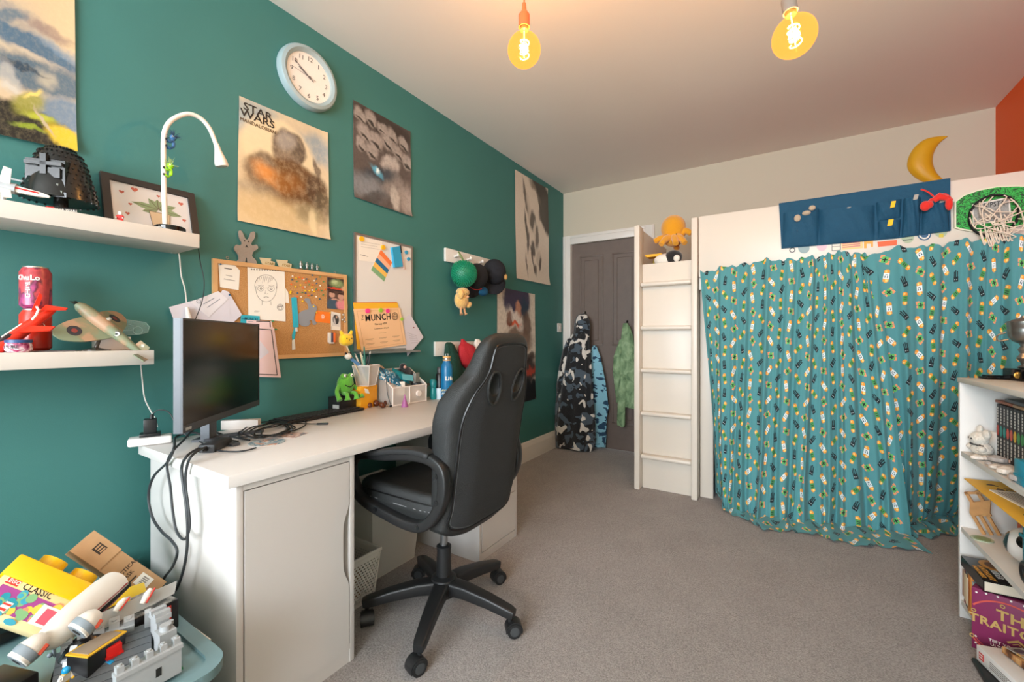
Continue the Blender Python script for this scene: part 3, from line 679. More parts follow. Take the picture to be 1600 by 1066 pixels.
# landscape poster at the left edge (runs out of the frame)
A0 = .404 - .60
q_ = lambda s_, y, rx, ry, rot, c_, so, op: (.74 + .26 * s_, (237 - y) / 237 * .55, rx * .26, ry / 237 * .55, rot, c_, so, op)
lm = paint('misty_landscape_print', '#d2b48c', [(.4, .35, .4, .3, 0, '#8a97a0', .5, .5),
    q_(.2, 55, .5, 14, -14, '#9c8f86', .5, .8), q_(.65, 62, .3, 8, -12, '#8b6f66', .6, .7), q_(.1, 60, .25, 8, 20, '#4b6678', .5, .8), q_(.4, 92, .8, 17, -10, '#3c5f79', .35, .95), q_(.8, 85, .35, 8, -14, '#74889a', .5, .7), q_(.5, 108, .35, 5, -8, '#c9b49a', .5, .8),
    q_(.5, 135, .9, 24, 0, '#34586f', .3, .9), q_(.6, 135, .14, 14, 0, '#b5a893', .6, .8), q_(.25, 128, .3, 4, -6, '#22384a', .5, .9), q_(.85, 182, .4, 26, 0, '#6a7d90', .3, .95), q_(.1, 150, .12, 24, 20, '#b7b0a8', .4, .7),
    q_(.3, 225, .75, 42, -8, '#19150e', .15, 1), q_(.9, 245, .5, 14, 0, '#2a2412', .3, 1), q_(.35, 178, .22, 14, 30, '#8f8a34', .5, .9), q_(.5, 195, .2, 6, 0, '#b6b832', .6, .9), q_(.35, 215, .2, 4, 0, '#8fa020', .6, .8), q_(.85, 218, .3, 16, -16, '#d9b62e', .3, .95), q_(.42, 165, .12, 4, 30, '#e8c86a', .5, .9), q_(.55, 200, .2, 3, -50, '#b9a58c', .5, .9), q_(.1, 165, .12, 5, 0, '#c9c2b6', .5, .6)],
    warp=.05, wscale=22, grain=.12, gscale=60, gcol='#f0d8a8')
poster(((A0, 2.58), (.396, 2.56), (.405, 1.69), (A0, 1.66)), lm, 'large misty mountain and yellow grass landscape poster at the left edge of the wall')
# figure-free stand-in for the tall tan poster with a film title
tm = paint('tan_mist_print', '#cdbb9c', [
    (.1, .88, .3, .1, 20, '#8fa3ab', .6, .8), (.85, .80, .25, .12, -10, '#7f95a5', .6, .8), (.42, .66, .40, .28, 0, '#e0cda8', .12, .9), (.53, .72, .19, .17, 10, '#4c3f38', .15, .95), (.49, .78, .10, .08, 30, '#a29a92', .5, .8), (.50, .63, .13, .05, -12, '#7a6a5c', .4, .9),
    (.52, .40, .46, .22, -8, '#5a391a', .14, .97), (.22, .50, .16, .12, 20, '#6b6055', .3, .9), (.85, .42, .14, .13, 10, '#4e3a2a', .25, .95), (.3, .44, .16, .08, -20, '#d58a44', .6, .95), (.5, .42, .16, .10, 0, '#8a5520', .6, .9), (.93, .28, .10, .14, 10, '#5a5140', .4, .8),
    (.15, .28, .22, .08, 0, '#8b8272', .6, .7), (.4, .12, .5, .14, 0, '#cdb285', .5, .95), (.75, .2, .16, .08, 0, '#8d8263', .5, .7), (.85, .62, .03, .10, 25, '#4d3f38', .4, .8), (.8, .13, .05, .1, 0, '#e6d3a8', .5, .8)], warp=.14, wscale=4, grain=.25, gcol='#f0dcb8')
def ex1(b, at):
    b.bold('STAR', .044, at(.185, .930), 2, sp=.95, sx=1.2, w=.05); b.bold('WARS', .044, at(.185, .872), 2, sp=.95, sx=1.2, w=.05); b.txt('MANDALORIAN', .022, at(.19, .815), 3, sx=.95)
poster([W(373, 150), W(511, 208), W(513, 375), W(370, 345)], tm, 'tan and brown film poster titled STAR WARS hanging below the clock', ex1, mats=(inkb, mat('brown_ink', '#5a4632', .6)))
gm_blobs = [(.5, .9, .7, .12, 0, '#3a302c', .4, .9)]
for (x, y, r) in ((.1, .88, .09), (.28, .9, .1), (.48, .86, .09), (.65, .83, .1), (.86, .82, .09), (.17, .72, .11), (.36, .69, .12), (.56, .74, .11), (.75, .68, .1), (.93, .62, .1), (.3, .56, .1), (.12, .58, .08)):
    gm_blobs += [(x, y, r, r * .75, -20, '#a39a94', .35, .95), (x + .01, y - .045, r * .7, r * .16, -20, '#1d1917', .5, .9)]
gm_blobs += [(.62, .50, .17, .10, 10, '#b9b1ab', .25, .95), (.65, .30, .2, .16, 0, '#8e8782', .3, .9), (.70, .14, .08, .14, 10, '#c3bcb4', .3, .9), (.4, .33, .3, .08, 15, '#35414c', .5, .9), (.38, .37, .10, .03, -25, '#5fb0cf', .8, 1), (.40, .37, .03, .02, 0, '#eafcff', .8, 1),
             (.2, .16, .3, .12, 0, '#8a8f95', .6, .8), (.3, .06, .2, .06, 20, '#3a3634', .5, .7), (.92, .16, .15, .16, 0, '#b3a79f', .7, .8)]
gmat = paint('grey_crowd_print', '#5d5450', gm_blobs, warp=.10, wscale=9, grain=.35, gscale=22, gcol='#1c1816')
poster([W(551, 156), W(640, 206), W(641, 339), W(552, 308)], gmat, 'grey poster with a pale blue flare hanging to the right of the clock')
bm_ = paint('ink_brush_print', '#d9cdbd', [(.85, .82, .45, .20, -40, '#2a221c', .15, .95), (.55, .93, .2, .04, -30, '#8c8070', .5, .8), (.6, .78, .09, .14, 35, '#d9cdbd', .2, 1), (.30, .78, .04, .2, 28, '#39312b', .3, .8), (.40, .66, .05, .2, 20, '#c9bdad', .3, .8), (.50, .60, .08, .10, 10, '#2b241f', .3, .85),
    (.30, .52, .03, .16, 12, '#2a231e', .35, .9), (.62, .45, .05, .12, 0, '#4a4038', .3, .85), (.55, .5, .04, .1, 0, '#cfc3b3', .3, .9), (.35, .38, .04, .12, -5, '#2a231e', .3, .85), (.5, .33, .06, .07, 0, '#302822', .3, .85), (.48, .22, .02, .14, 22, '#2a231e', .4, .9), (.68, .25, .09, .08, 30, '#c5b9a9', .2, .9), (.72, .2, .03, .08, -20, '#2f2721', .4, .85), (.3, .16, .015, .1, 12, '#2a231e', .5, .8), (.56, .12, .04, .06, 10, '#2a231e', .4, .8)],
    warp=.10, wscale=8, grain=.12, gscale=40, gcol='#6a6055')
poster([W(804, 265), W(855, 295), W(857, 446), W(806, 435)], bm_, 'cream poster with black ink brush strokes, high up near the door corner')
cm_ = paint('crowded_film_print', '#d8cdbd', [(.5, .93, .36, .17, 0, '#241f4a', .15, .95), (.7, .85, .12, .10, 0, '#123a4c', .5, .8), (.52, .82, .09, .07, 0, '#c58f72', .4, .9), (.5, .72, .26, .07, -25, '#e7ddd2', .3, .9), (.42, .70, .16, .025, -5, '#d4572c', .5, .95), (.3, .74, .08, .06, 0, '#6b3f2c', .4, .85), (.75, .70, .12, .12, 0, '#5d4030', .4, .85),
    (.5, .56, .42, .10, 0, '#6d5140', .3, .85), (.6, .50, .2, .06, 0, '#b18a6c', .5, .8), (.62, .38, .45, .06, 5, '#3d2822', .3, .9), (.7, .28, .4, .12, 0, '#2c1a18', .3, .95), (.75, .26, .3, .035, 8, '#b03a22', .5, .9), (.6, .08, .6, .13, 0, '#131014', .15, 1)], warp=.16, wscale=10, grain=.3, gscale=26, gcol='#2b1c18')
poster([W(776, 448), W(835, 460), W(836, 623), W(777, 640)], cm_, 'multicoloured film poster half hidden behind the chair, below the brush stroke poster', curl=.006)
# ---- clock
cy, cz = 1.197, 2.336
ck = thing('wall_clock', (.001, cy, cz - .145), 'round white wall clock with pale grey rim showing ten to ten', 'clock')
FC = WL(cy, cz, -2)
B(FC).lathe([(.147, .0), (.147, .018), (.140, .032), (.126, .036), (.113, .028), (.110, .018), (.03, .018)], n=56).done('rim', mat('pale_blue_grey_plastic', '#9aacaf', .4), ck)
B(FC).lathe([(.112, .0181), (.112, .020)], n=56).done('dial', mat('clock_dial', '#f1e9df', .5), ck)
b = B(FC)
for k in range(1, 13):
    a = PI / 2 - k * PI / 6; b.txt(str(k), .030, T(.088 * math.cos(a), .088 * math.sin(a), .0206))
b.done('numerals', mat('dark_grey_ink', '#3c3632', .6), ck)
def hand(a, l, w, back, nm, z):
    d = math.radians(a); c, s = math.cos(d), math.sin(d)
    B(FC).line([(-c * back, -s * back), (c * l, s * l)], w, z, z + .001).done(nm, mat('clock_hand', '#4a3c38', .5), ck)
hand(90 - 295, .058, .005, .022, 'hour_hand', .0215); hand(90 - 300, .088, .0035, .0, 'minute_hand', .023); hand(90 - 275, .085, .0012, .03, 'second_hand', .0245)
B(FC).disc(0, 0, .006, z0=.0215, z1=.0265).done('hub', mat('clock_hand', '#4a3c38', .5), ck)
B(FC).lathe([(.112, .0275), (.112, .0285)], n=56).done('cover_glass', glass('clock_glass', op=.06), ck)
# ---- light switch
b = B(); q = X(874, 508, .0)
sw = thing('light_switch', (.001, 3.925, 1.155), 'small white light switch on the teal wall beside the door frame', 'light switch')
B().rbox(.0005, .011, 3.885, 3.965, 1.155, 1.245, bev=.003).done('switch_plate', white_gloss, sw)
B().rbox(.011, .015, 3.915, 3.935, 1.18, 1.215, bev=.001).done('rocker', white_gloss, sw)
# ---- cork board
wood = mat('pine_frame', '#cfa06c', .5, noise=.08, nscale=12)
cork_m = ramp_mat('cork', [(.3, '#a5763f'), (.5, '#b98650'), (.7, '#c7965f')], scale=230, rough=.9, detail=5)
c_tl, c_tr, c_br, c_bl = W(332, 404, .01), W(541, 430, .01), W(543, 556, .01), (W(332, 404, .01)[0] + .002, W(543, 556, .01)[1] - .003)
cb = thing('cork_board', (.001, (c_tl[0] + c_tr[0]) / 2, c_bl[1]), 'cork pin board in a pine frame behind the monitor', 'pin board')
b = B(FW); fw_ = .017
o_ = [Vector(p) for p in (c_bl, c_br, c_tr, c_tl)]
cen = sum(o_, Vector((0, 0))) / 4
inn = [Vector((p.x + (fw_ if p.x < cen.x else -fw_), p.y + (fw_ if p.y < cen.y else -fw_))) for p in o_]
for k in range(4):
    a, c = o_[k], o_[(k + 1) % 4]; d, e = inn[(k + 1) % 4], inn[k]; b.poly([a, c, d, e], 0, .014)
b.done('wooden_frame', wood, cb)
B(FW).poly(inn, .001, .009).done('cork_panel', cork_m, cb)
for u, v in ((355, 403), (523, 426)):
    q = W(u, v, .006); B(FW).ring(q[0], q[1], .005, .0012, .006, 12).done('hanging_ring', mat('steel', '#9a9a96', .35, .9), cb)
CZ0 = .0125 - .0012     # local depth of the cork surface
def C(u, v): return W(u, v, .0115)
def card(pts, cols, label, fn=None, z=.0095, th=.0008, nm='pinned_paper', cat='paper', group=None, conv=C, tilt=0):
    b = B(FW); P = [conv(*p) for p in pts]; b.poly(P, z, z + th, i=0)
    if fn: fn(b, P, z + th)
    return b.done(nm, cols, None, label, cat, group)
def lines(b, P, z, n=3, i=1, w=.0012, a=.2, c=.8, t0=.25, t1=.75):   # printed lines across a quad (bl, br, tr, tl)
    bl, br, tr, tl = [Vector(p) for p in P[:4]]
    for k in range(n):
        t = lerp(t0, t1, k / max(1, n - 1)); p = bl.lerp(tl, t); q = br.lerp(tr, t); b.line([p.lerp(q, a), p.lerp(q, c - .12 * (k % 2))], w, z, z + .0003, i=i)
pencil = mat('pencil_grey', '#6e6660', .8); lil = mat('pale_lilac_paper', '#d9d3da', .7); pnk = mat('pale_pink_paper', '#e6c8c6', .7); sky_p = mat('turquoise_card', '#2aa6b8', .6)
card([(344, 449), (373, 453.5), (375, 423), (366, 413.5), (341, 412)], [paper, pencil], 'small cream note with pencil writing at the top left of the cork board', lambda b, P, z: (b.line([C(351, 419), C(362, 421)], .004, z, z + .0004, i=1), b.line([C(353, 430), C(363, 432)], .002, z, z + .0004, i=1), b.line([C(350, 436), C(367, 439)], .002, z, z + .0004, i=1)))
# pencil portrait sheet
def portrait(b, P, z):
    def c(u, v, t=.0): return C(386 + (u - 272) * .2065, 418 + (v - 190) * .2065)
    def pl(pts, w=.0011): b.line([c(*p) for p in pts], w, z, z + .0004, i=1)
    def el(x, y, rx, ry, a0=0, a1=360, n=20, w=.0011): pl([(x + rx * math.cos(math.radians(lerp(a0, a1, k / n))), y + ry * math.sin(math.radians(lerp(a0, a1, k / n)))) for k in range(n + 1)], w)
    el(415, 350, 78, 100, -10, 190, w=.0014); el(413, 330, 84, 84, 170, 375, w=.0016)
    el(375, 350, 24, 20); el(453, 352, 24, 20); pl([(399, 347), (428, 347)]); el(376, 350, 7, 6, w=.002); el(453, 352, 7, 6, w=.002)
    pl([(352, 330), (380, 322), (396, 328)]); pl([(435, 328), (455, 322), (476, 330)]); pl([(414, 365), (405, 387), (420, 392), (430, 386)]); pl([(396, 415), (415, 411), (434, 415), (415, 421), (396, 415)], .0013)
    pl([(385, 445), (383, 475)]); pl([(450, 445), (452, 475)])
    for k in range(9): pl([(350 + k * 15, 256 + abs(k - 4) * 3), (345 + k * 14, 310 - (k % 3) * 10)])
    el(522, 492, 23, 23, w=.0018); el(522, 495, 12, 14); pl([(505, 485), (540, 483)], .003)
    for k in range(12): x = 305 + k * 20; el(x, 205 + (k * .9), 4, 4, n=8, w=.0018)
    pl([(330, 518), (365, 521)]); pl([(325, 526), (355, 528)])
card([(388, 498), (446, 502.5), (444.5, 425), (386.5, 417.5)], [paper, pencil], 'pencil portrait of a child with glasses on white sketch paper pinned to the cork board', portrait, z=.0110, nm='pencil_drawing', cat='drawing')
card([(445, 473), (452, 474), (450, 456), (443, 446)], [paper], 'white scrap of paper peeping out behind the portrait drawing', z=.0096)
def lets(b, P, z): lines(b, P, z, 2, 1, .0022, .25, .8, .4, .65); q = (Vector(P[3]) * .8 + Vector(P[1]) * .2); b.ring(q.x, q.y, .007, .0008, z + .0006, i=1)
card([(276, 514), (330, 525), (360, 497), (356, 457), (330, 462), (264, 480)], [lil], 'large white letter pinned low over the left end of the cork board', z=.0152, conv=lambda u, v: W(u, v, .016))
card([(318, 494), (340, 526), (378, 492), (357, 456), (348, 453)], [lil], 'pale sheet fanned out beside the white letters behind the monitor', z=.0145, conv=lambda u, v: W(u, v, .016))
card([(326, 496), (356, 468), (341, 455), (298, 472), (308, 492)][:4], [mat('envelope_white', '#e4dfe2', .7), mat('blue_grey_ink', '#6a7384', .7)], 'white envelope with a stamped seal and address lines at the left of the cork board', lets, z=.0165, conv=lambda u, v: W(u, v, .018), nm='envelope', cat='envelope')
def munch(b, P, z):
    q = (Vector(P[0]) + Vector(P[2])) / 2; b.bold('MUNCH', .014, T(q.x + .004, q.y + .002, z, 0, 0, -2), 1, w=.08); b.txt('THE', .007, T(q.x - .028, q.y + .002, z, 0, 0, -2), 1); b.line([(q.x - .01, q.y - .008), (q.x + .012, q.y - .009)], .001, z, z + .0004, i=1)
card([(375, 505), (405, 506), (405, 494), (376, 492)], [sky_p, mat('navy_ink', '#15384c', .7)], 'turquoise conference place card reading MUNCH above the monitor', munch, z=.0135, nm='place_card', cat='card')
def pink(b, P, z):
    bl, br, tr, tl = [Vector(p) for p in P]; s = lambda a, c: (bl.lerp(br, a)).lerp(tl.lerp(tr, a), c)
    b.line([s(.1, .95), s(.9, .95), s(.9, .05), s(.1, .05), s(.1, .95)], .0035, z, z + .0004, i=1)
    b.poly([s(.2, .2), s(.75, .5), s(.35, .85), s(.15, .7)], z, z + .0004, i=2)
card([(380, 588), (439, 590), (428, 512), (378, 508)], [pnk, inkb, lil], 'pale pink sheet with a black border hanging below the cork board beside the monitor', pink, z=.0150, conv=lambda u, v: W(u, v, .016))
card([(385, 520), (428, 522), (424, 502), (385, 500)], [pnk, inkb], 'upper pale pink sheet with a black corner line behind the lower pink one', lambda b, P, z: b.line([C(400, 502), C(421, 502.5), C(421.5, 512)], .0035, z, z + .0004, i=1), z=.0138, conv=lambda u, v: W(u, v, .015))
# lanyard, card rabbit, sticker card, photos, keyring
lan = thing('lanyard', (.012, *C(458, 547)), 'turquoise lanyard with a white clasp pinned to the cork board', 'lanyard')
b = B(FW); b.poly([C(455, 465), C(461, 464), C(464, 508), (C(458, 512))], .0105, .0125); b.poly([C(459, 466), C(463, 465), C(466, 511), C(460, 512)], .0127, .014); b.poly([C(456, 524), C(460, 512), (C(463, 512)), C(460, 530), C(457, 534)], .0105, .012); b.done('ribbon', sky_p, lan)
B(FW).poly([C(461, 512), C(463, 512), C(464, 518), C(461, 518)], .0125, .018).poly([C(456, 532), C(460, 530), C(461, 546), C(456, 547)], .0115, .0135).done('clasp', mat('clear_white_plastic', '#dedad2', .35), lan)
rab = smooth_path([(*C(330 + u * .2065, 380 + v * .2065), 0) for u, v in ((650, 560), (655, 600), (690, 628), (730, 628), (752, 600), (742, 590), (760, 585), (770, 615), (790, 618), (795, 600), (778, 575), (788, 530), (800, 490), (780, 462), (757, 465), (745, 425), (715, 417), (705, 432), (728, 460), (732, 500), (700, 508), (665, 530))], 4, True)
B(FW).poly([tuple(p.xy) for p in rab], .0105, .0118).done('rabbit_cutout', mat('grey_card', '#8b8d92', .6), None, 'plain grey card rabbit shape pinned to the cork board', 'cutout')
card([(493, 503), (516, 505.5), (516, 488), (494, 486)], [mat('orange_card', '#ee7a24', .6), paper, inkb], 'orange card with a round white sticker on the cork board',
     lambda b, P, z: (b.disc(*C(504.5, 495), .011, z0=z, z1=z + .0006, i=1), b.ring(*C(504.5, 495), .0085, .0012, z + .0008, i=0), b.disc(*C(504.5, 495), .004, z0=z + .0006, z1=z + .001, i=0)), nm='sticker_card', cat='card')
ph1 = paint('green_salad_photo', '#3a2b2c', [(.5, .6, .35, .3, 10, '#8fa06a', .5, .95), (.4, .7, .15, .15, 0, '#c3cf9a', .6, .9), (.5, .2, .5, .07, 4, '#d5482c', .3, .95), (.9, .3, .15, .2, 0, '#d9b48c', .5, .8)], warp=.2, wscale=9, grain=.4)
ph2 = paint('two_people_photo', '#5a4238', [(.24, .78, .14, .16, 0, '#c99a84', .2, .95), (.68, .72, .15, .17, 0, '#c99a84', .2, .95), (.24, .93, .14, .06, 0, '#38221a', .3, .95), (.68, .9, .15, .06, 0, '#38221a', .3, .95), (.26, .25, .24, .34, 0, '#41596a', .25, .95), (.72, .26, .28, .3, 0, '#e08a8e', .25, .95), (.35, .55, .14, .05, 10, '#c99a84', .3, .9), (.6, .5, .14, .05, -20, '#c99a84', .3, .9)], warp=.06, wscale=6, grain=.15)
ph3 = paint('dark_snapshot', '#d6cfc6', [(.5, .55, .4, .4, 0, '#1e1b1c', .1, .95), (.6, .75, .1, .12, 0, '#c9a890', .4, .9), (.35, .4, .1, .3, 20, '#d9d4cf', .4, .8)], warp=.1, wscale=6, grain=0)
def photo(pts, m, label, z=.0105):
    P = [Vector((*C(*p), z)) for p in pts]; bl, br, tr, tl = P
    b = B(FW); b.poly([p.xy for p in P], z - .0006, z, i=1)
    b.grid(lambda u, v: bl.lerp(br, u).lerp(tl.lerp(tr, u), v) + Vector((0, 0, .0004)), 2, 2, uv=lambda u, v: (u, v)); b.done('photograph', [m, paper], None, label, 'photograph', recalc=False)
photo([(511, 453), (541, 458), (540, 437.5), (511, 433)], ph1, 'photo of a green bowl of food at the top right of the cork board', .0103)
photo([(510.5, 482), (543.5, 485), (542, 458), (511, 453)], ph2, 'photo of two people at the right of the cork board, below the food photo', .0110)
card([(517, 515.5), (532, 516.5), (532, 490), (517.5, 487)], [paper], 'white instant-print border on the cork board below the photo of two people', z=.0102, nm='instant_photo', cat='photograph')
P_ = [Vector((*C(*p), .0114)) for p in ((518.5, 509), (530.5, 511), (530.5, 492), (518.5, 490))]
bq = B(FW); bq.grid(lambda u, v: P_[0].lerp(P_[1], u).lerp(P_[3].lerp(P_[2], u), v), 2, 2, uv=lambda u, v: (u, v)); pz = bpy.data.objects['instant_photo']; bq.done('picture', ph3, pz, recalc=False)
kr = thing('striped_key_tag', (.012, *C(517, 536)), 'small striped orange, white and navy tag hanging low on the cork board', 'key tag')
b = B(FW); b.rect(*C(512, 535), *C(516, 520), .0095, .017, i=0); b.rect(*C(516, 535), *C(519.5, 520), .0095, .0172, i=1); b.rect(*C(519.5, 535), *C(523, 520), .0095, .017, i=2); b.rect(*C(514, 537), *C(521, 535), .0095, .017, i=0)
b.done('tag', [mat('white_enamel', '#e8e4de', .4), mat('navy_enamel', '#3a4660', .4), mat('orange_enamel', '#ee7434', .4)], kr)
B(FW).tube([(*C(517, 520), .012), (*C(517.5, 510), .0125)], .0007, 5).done('string', mat('grey_string', '#8a847a', .8), kr)
b = B(FW); 
for u, v in ((536, 492), (538, 497), (535, 500), (539, 503)): b.ball((*C(u, v), .013), (.005, .006, .003), n=8)
b.tube([(*C(537, 489), .013), (*C(538, 505), .013)], .0012, 5)
b.done('charm_keyring', mat('clear_silver_charm', '#b9b4aa', .25, .6), None, 'small silver charm keyring pinned at the right edge of the cork board', 'keyring')
# push pins, each a thing: bodies copied
pc = [('white', '#eee8dc'), ('yellow', '#f2c416'), ('orange', '#ee6a2a'), ('blue', '#15577a'), ('green', '#4b8a5a')]
pr = {}
def pin(kind, y, z, first=False):
    name, colr = pc[kind]
    if kind not in pr:
        b = B(frame((0, 0, 0), (0, 1, 0), (0, 0, 1))); b.lathe([(.0038, .0), (.0038, .0018), (.0022, .0028), (.0020, .0075), (.0036, .0088), (.0036, .0102)], n=12)
        o = b.done('push_pin', mat('pin_' + name, colr, .35)); o.location = (.0115, y, z - .0038); pr[kind] = o
    else: o = pr[kind].copy(); COL.objects.link(o); o.location = (.0115, y, z - .0038)
    tag(o, '%s push pin in the cluster of spare pins on the cork board' % name, 'push pin', '%s push pins clustered on the cork board' % name)
    return o
pins = [(612, 250, 0), (638, 266, 1), (663, 260, 2), (610, 276, 3), (645, 290, 4), (602, 312, 2), (634, 330, 1), (672, 318, 1), (697, 275, 0), (718, 272, 3), (712, 300, 2), (735, 290, 2), (763, 244, 3), (792, 272, 3), (776, 285, 0), (738, 315, 4), (758, 333, 1), (706, 332, 0), (795, 306, 3), (822, 322, 0), (822, 256, 4), (848, 292, 4), (766, 316, 2), (598, 366, 1), (650, 378, 3), (686, 374, 4), (708, 360, 1), (712, 378, 3), (740, 362, 1), (763, 356, 0), (793, 348, 4), (808, 356, 2), (834, 360, 4), (732, 396, 2), (758, 394, 3), (677, 407, 0), (650, 405, 2), (792, 406, 0), (818, 423, 3), (845, 392, 4), (692, 340, 2), (775, 366, 1), (688, 268, 2), (860, 352, 2)]
for (u, v, k) in pins: q = C(330 + u * .2065, 380 + v * .2065); pin(k, *q)
for (u, v, k, lab) in ((344, 413, 3, 'blue push pin holding the cream note on the cork board'), (357, 461, 3, 'blue push pin holding the fanned letters'), (489, 479, 1, 'yellow push pin holding the rabbit cutout'), (494, 488.5, 1, 'yellow push pin at the left corner of the orange card'), (515, 489, 1, 'yellow push pin at the right corner of the orange card'), (472, 471, 1, 'lone yellow push pin just above the ear of the rabbit cutout'), (453, 458, 1, 'yellow push pin holding the lanyard'), (425, 502, 4, 'green push pin holding the upper pink sheet'), (430, 515, 4, 'green push pin holding the lower pink sheet')):
    o = pin(k, *C(u, v)); o['label'] = lab; del o['group']; o.location.x = .0175 if u in (357, 425, 430) else (.0136 if 'lanyard' not in lab and 'rabbit' in lab and 'lone' not in lab else .0118)
# on top of the cork board frame
zt = lambda y: lerp(c_tl[1], c_tr[1], (y - c_tl[0]) / (c_tr[0] - c_tl[0]))
bun = [(365, 412), (371, 406), (370, 398), (364, 390), (367, 383), (373, 384), (376, 380), (372, 372), (371, 362), (376, 362), (381, 373), (386, 374), (390, 364), (396, 363), (396, 372), (391, 380), (392, 384), (399, 383), (401, 389), (394, 394), (392, 401), (397, 406), (399, 413), (386, 412), (384, 404), (382, 404), (380, 411)]
bp2 = smooth_path([(*W(*p), 0) for p in bun], 3, True)
rb = thing('wooden_rabbit', (.02, *W(383, 412)), 'grey painted flat wooden rabbit with long ears standing on the cork board frame', 'ornament')
B(FW).poly([tuple(p.xy) for p in bp2], .004, .010).done('silhouette', mat('grey_felt', '#978b80', .85, bump=.2), rb)
b = B(FW)
for u, v in ((380, 377), (386, 378)): b.disc(*W(u, v), .0028, z0=.010, z1=.0108)
b.poly([W(381, 387), W(383, 383), W(386, 388), W(383, 386)], .010, .0108); b.done('face_dots', inkb, rb, label='black eyes and nose')
for k, (u0, v0) in enumerate(((404, 403), (430, 406))):
    st = thing('star_badge', (.006, *W(u0 + 12, v0 + 13)), 'small wooden STAR badge on the cork board frame, %s' % ('the one beside the rabbit' if k == 0 else 'the one nearer the silver figures'), 'badge')
    b = B(FW); b.poly([W(u0, v0), W(u0 + 18, v0 + 1.5), W(u0 + 17, v0 + 5), W(u0 + 24, v0 + 7), W(u0 + 23, v0 + 14), W(u0 + 5, v0 + 11.5)], .003, .008, i=0); b.done('plaque', mat('pale_ply', '#c9b894', .6), st)
    b = B(FW); b.bold('STAR', .0155, FW.inverted() @ FW @ T(*W(u0 + 15, v0 + 9.2), .0081, 0, 0, 0), shear=.2, w=.07); b.done('lettering', mat('gold_brown', '#8a6a1c', .5), st)
sil = mat('pewter_metal', '#9a958c', .3, .85)
fig = None
for k, (u, v, h) in enumerate(((468.5, 420.5, .040), (478, 421, .036), (486, 422, .034), (494, 423, .033))):
    y, z = W(u, v)
    b = B(T(.008, y, z)); s = h / .04
    b.box((0, 0, .002 * s), (.01 * s, .012 * s, .004 * s)); b.cyl((0, -.002 * s, .004 * s), (0, -.002 * s, .017 * s), .0022 * s, n=8).cyl((0, .002 * s, .004 * s), (0, .002 * s, .017 * s), .0022 * s, n=8)
    b.cyl((0, 0, .015 * s), (0, 0, .029 * s), .0034 * s, .0046 * s, n=10).ball((0, 0, .034 * s), (.0036 * s, .0036 * s, .0042 * s), n=10).cyl((0, -.005 * s, .028 * s), (.002 * s, -.0068 * s, .015 * s), .0018 * s, n=7).cyl((0, .005 * s, .028 * s), (.004 * s, .006 * s, .017 * s), .0018 * s, n=7)
    b.done('pewter_figure', sil, None, ['tallest pewter figure on the cork board frame, nearest the STAR badges', 'second pewter figure from the STAR badges on the cork board frame', 'third pewter figure from the STAR badges on the cork board frame', 'pewter figure on the cork board frame farthest from the STAR badges'][k], 'figurine', 'small pewter figures on the cork board frame')
# ---- magnetic whiteboard
alu = mat('aluminium_edge', '#a9a7a2', .3, .85); wb = thing('whiteboard', (.001, 1.67, 1.02), 'magnetic whiteboard with aluminium frame beside the cork board', 'whiteboard')
y0, z0 = W(551, 551); y1, z1 = W(642, 382); z1 = W(551, 363)[1] - .0; z0 = 1.02
y1 = 1.877
b = B(FW)
for (a, c, d, e) in ((y0, z0, y1, z0 + .012), (y0, z1 - .012, y1, z1), (y0, z0 + .012, y0 + .012, z1 - .012), (y1 - .012, z0 + .012, y1, z1 - .012)): b.rect(a, c, d, e, 0, .013)
b.done('frame', alu, wb); B(FW).rect(y0 + .012, z0 + .012, y1 - .012, z1 - .012, .001, .010).done('writing_surface', mat('whiteboard_enamel', '#dedad4', .25), wb)
B(FW).rect(y0 + .02, z0 - .012, y1 + .03, z0 - .0005, 0, .05).done('pen_tray', alu, wb)
D = lambda u, v: W(u, v, .012)
def magnet(u, v, colr, nm, lab, r=.014, z=.010): B(FW).disc(*D(u, v), r, z0=z, z1=z + .008).done('magnet', mat('magnet_' + nm, colr, .4), None, lab, 'magnet', 'round magnets on the whiteboard')
card([(561, 407), (598, 411), (597, 377), (560, 370)], [paper, pencil], 'small printed note at the top left of the whiteboard', lambda b, P, z: (lines(b, P, z, 3, 1, .001, .1, .9, .6, .82), b.line([D(563, 398), D(575, 401)], .003, z, z + .0004, i=1)), z=.0098, conv=D, nm='printed_note')
magnet(564.5, 373.5, '#f0b41a', 'yellow', 'yellow round magnet in the top left corner of the whiteboard'); 
def flag(b, P, z):
    bl, br, tr, tl = [Vector(p) for p in P]
    for k in range(5): b.poly([bl.lerp(tl, k / 5), br.lerp(tr, k / 5), br.lerp(tr, (k + 1) / 5), bl.lerp(tl, (k + 1) / 5)], z, z + .0004, i=k + 1)
card([(579.5, 422), (600, 440), (612.5, 410), (595, 390)][:4], [paper, mat('stripe_green', '#7fa97c', .6), mat('stripe_yellow', '#f0bd5a', .6), mat('stripe_blue', '#1c6b96', .6), mat('stripe_peach', '#f2b490', .6), mat('stripe_orange', '#f07a3a', .6)], 'striped orange, blue, yellow and green card hanging by one corner on the whiteboard', flag, z=.0102, conv=D, nm='striped_card', cat='card')
magnet(598, 387, '#f0b41a', 'yellow', 'yellow round magnet holding the striped card on the whiteboard', z=.0112)
b = B(FW); e_ = [D(610, 387), D(622, 385), D(627, 417), D(614, 418)]; b.poly(e_, .010, .026); b.done('board_eraser', mat('light_blue_plastic', '#2f9cc4', .4), None, 'light blue board eraser stuck on the whiteboard', 'eraser')
pn = thing('marker_pen', (.012, *D(628, 402)), 'slim white marker pen with black cap beside the blue eraser', 'pen')
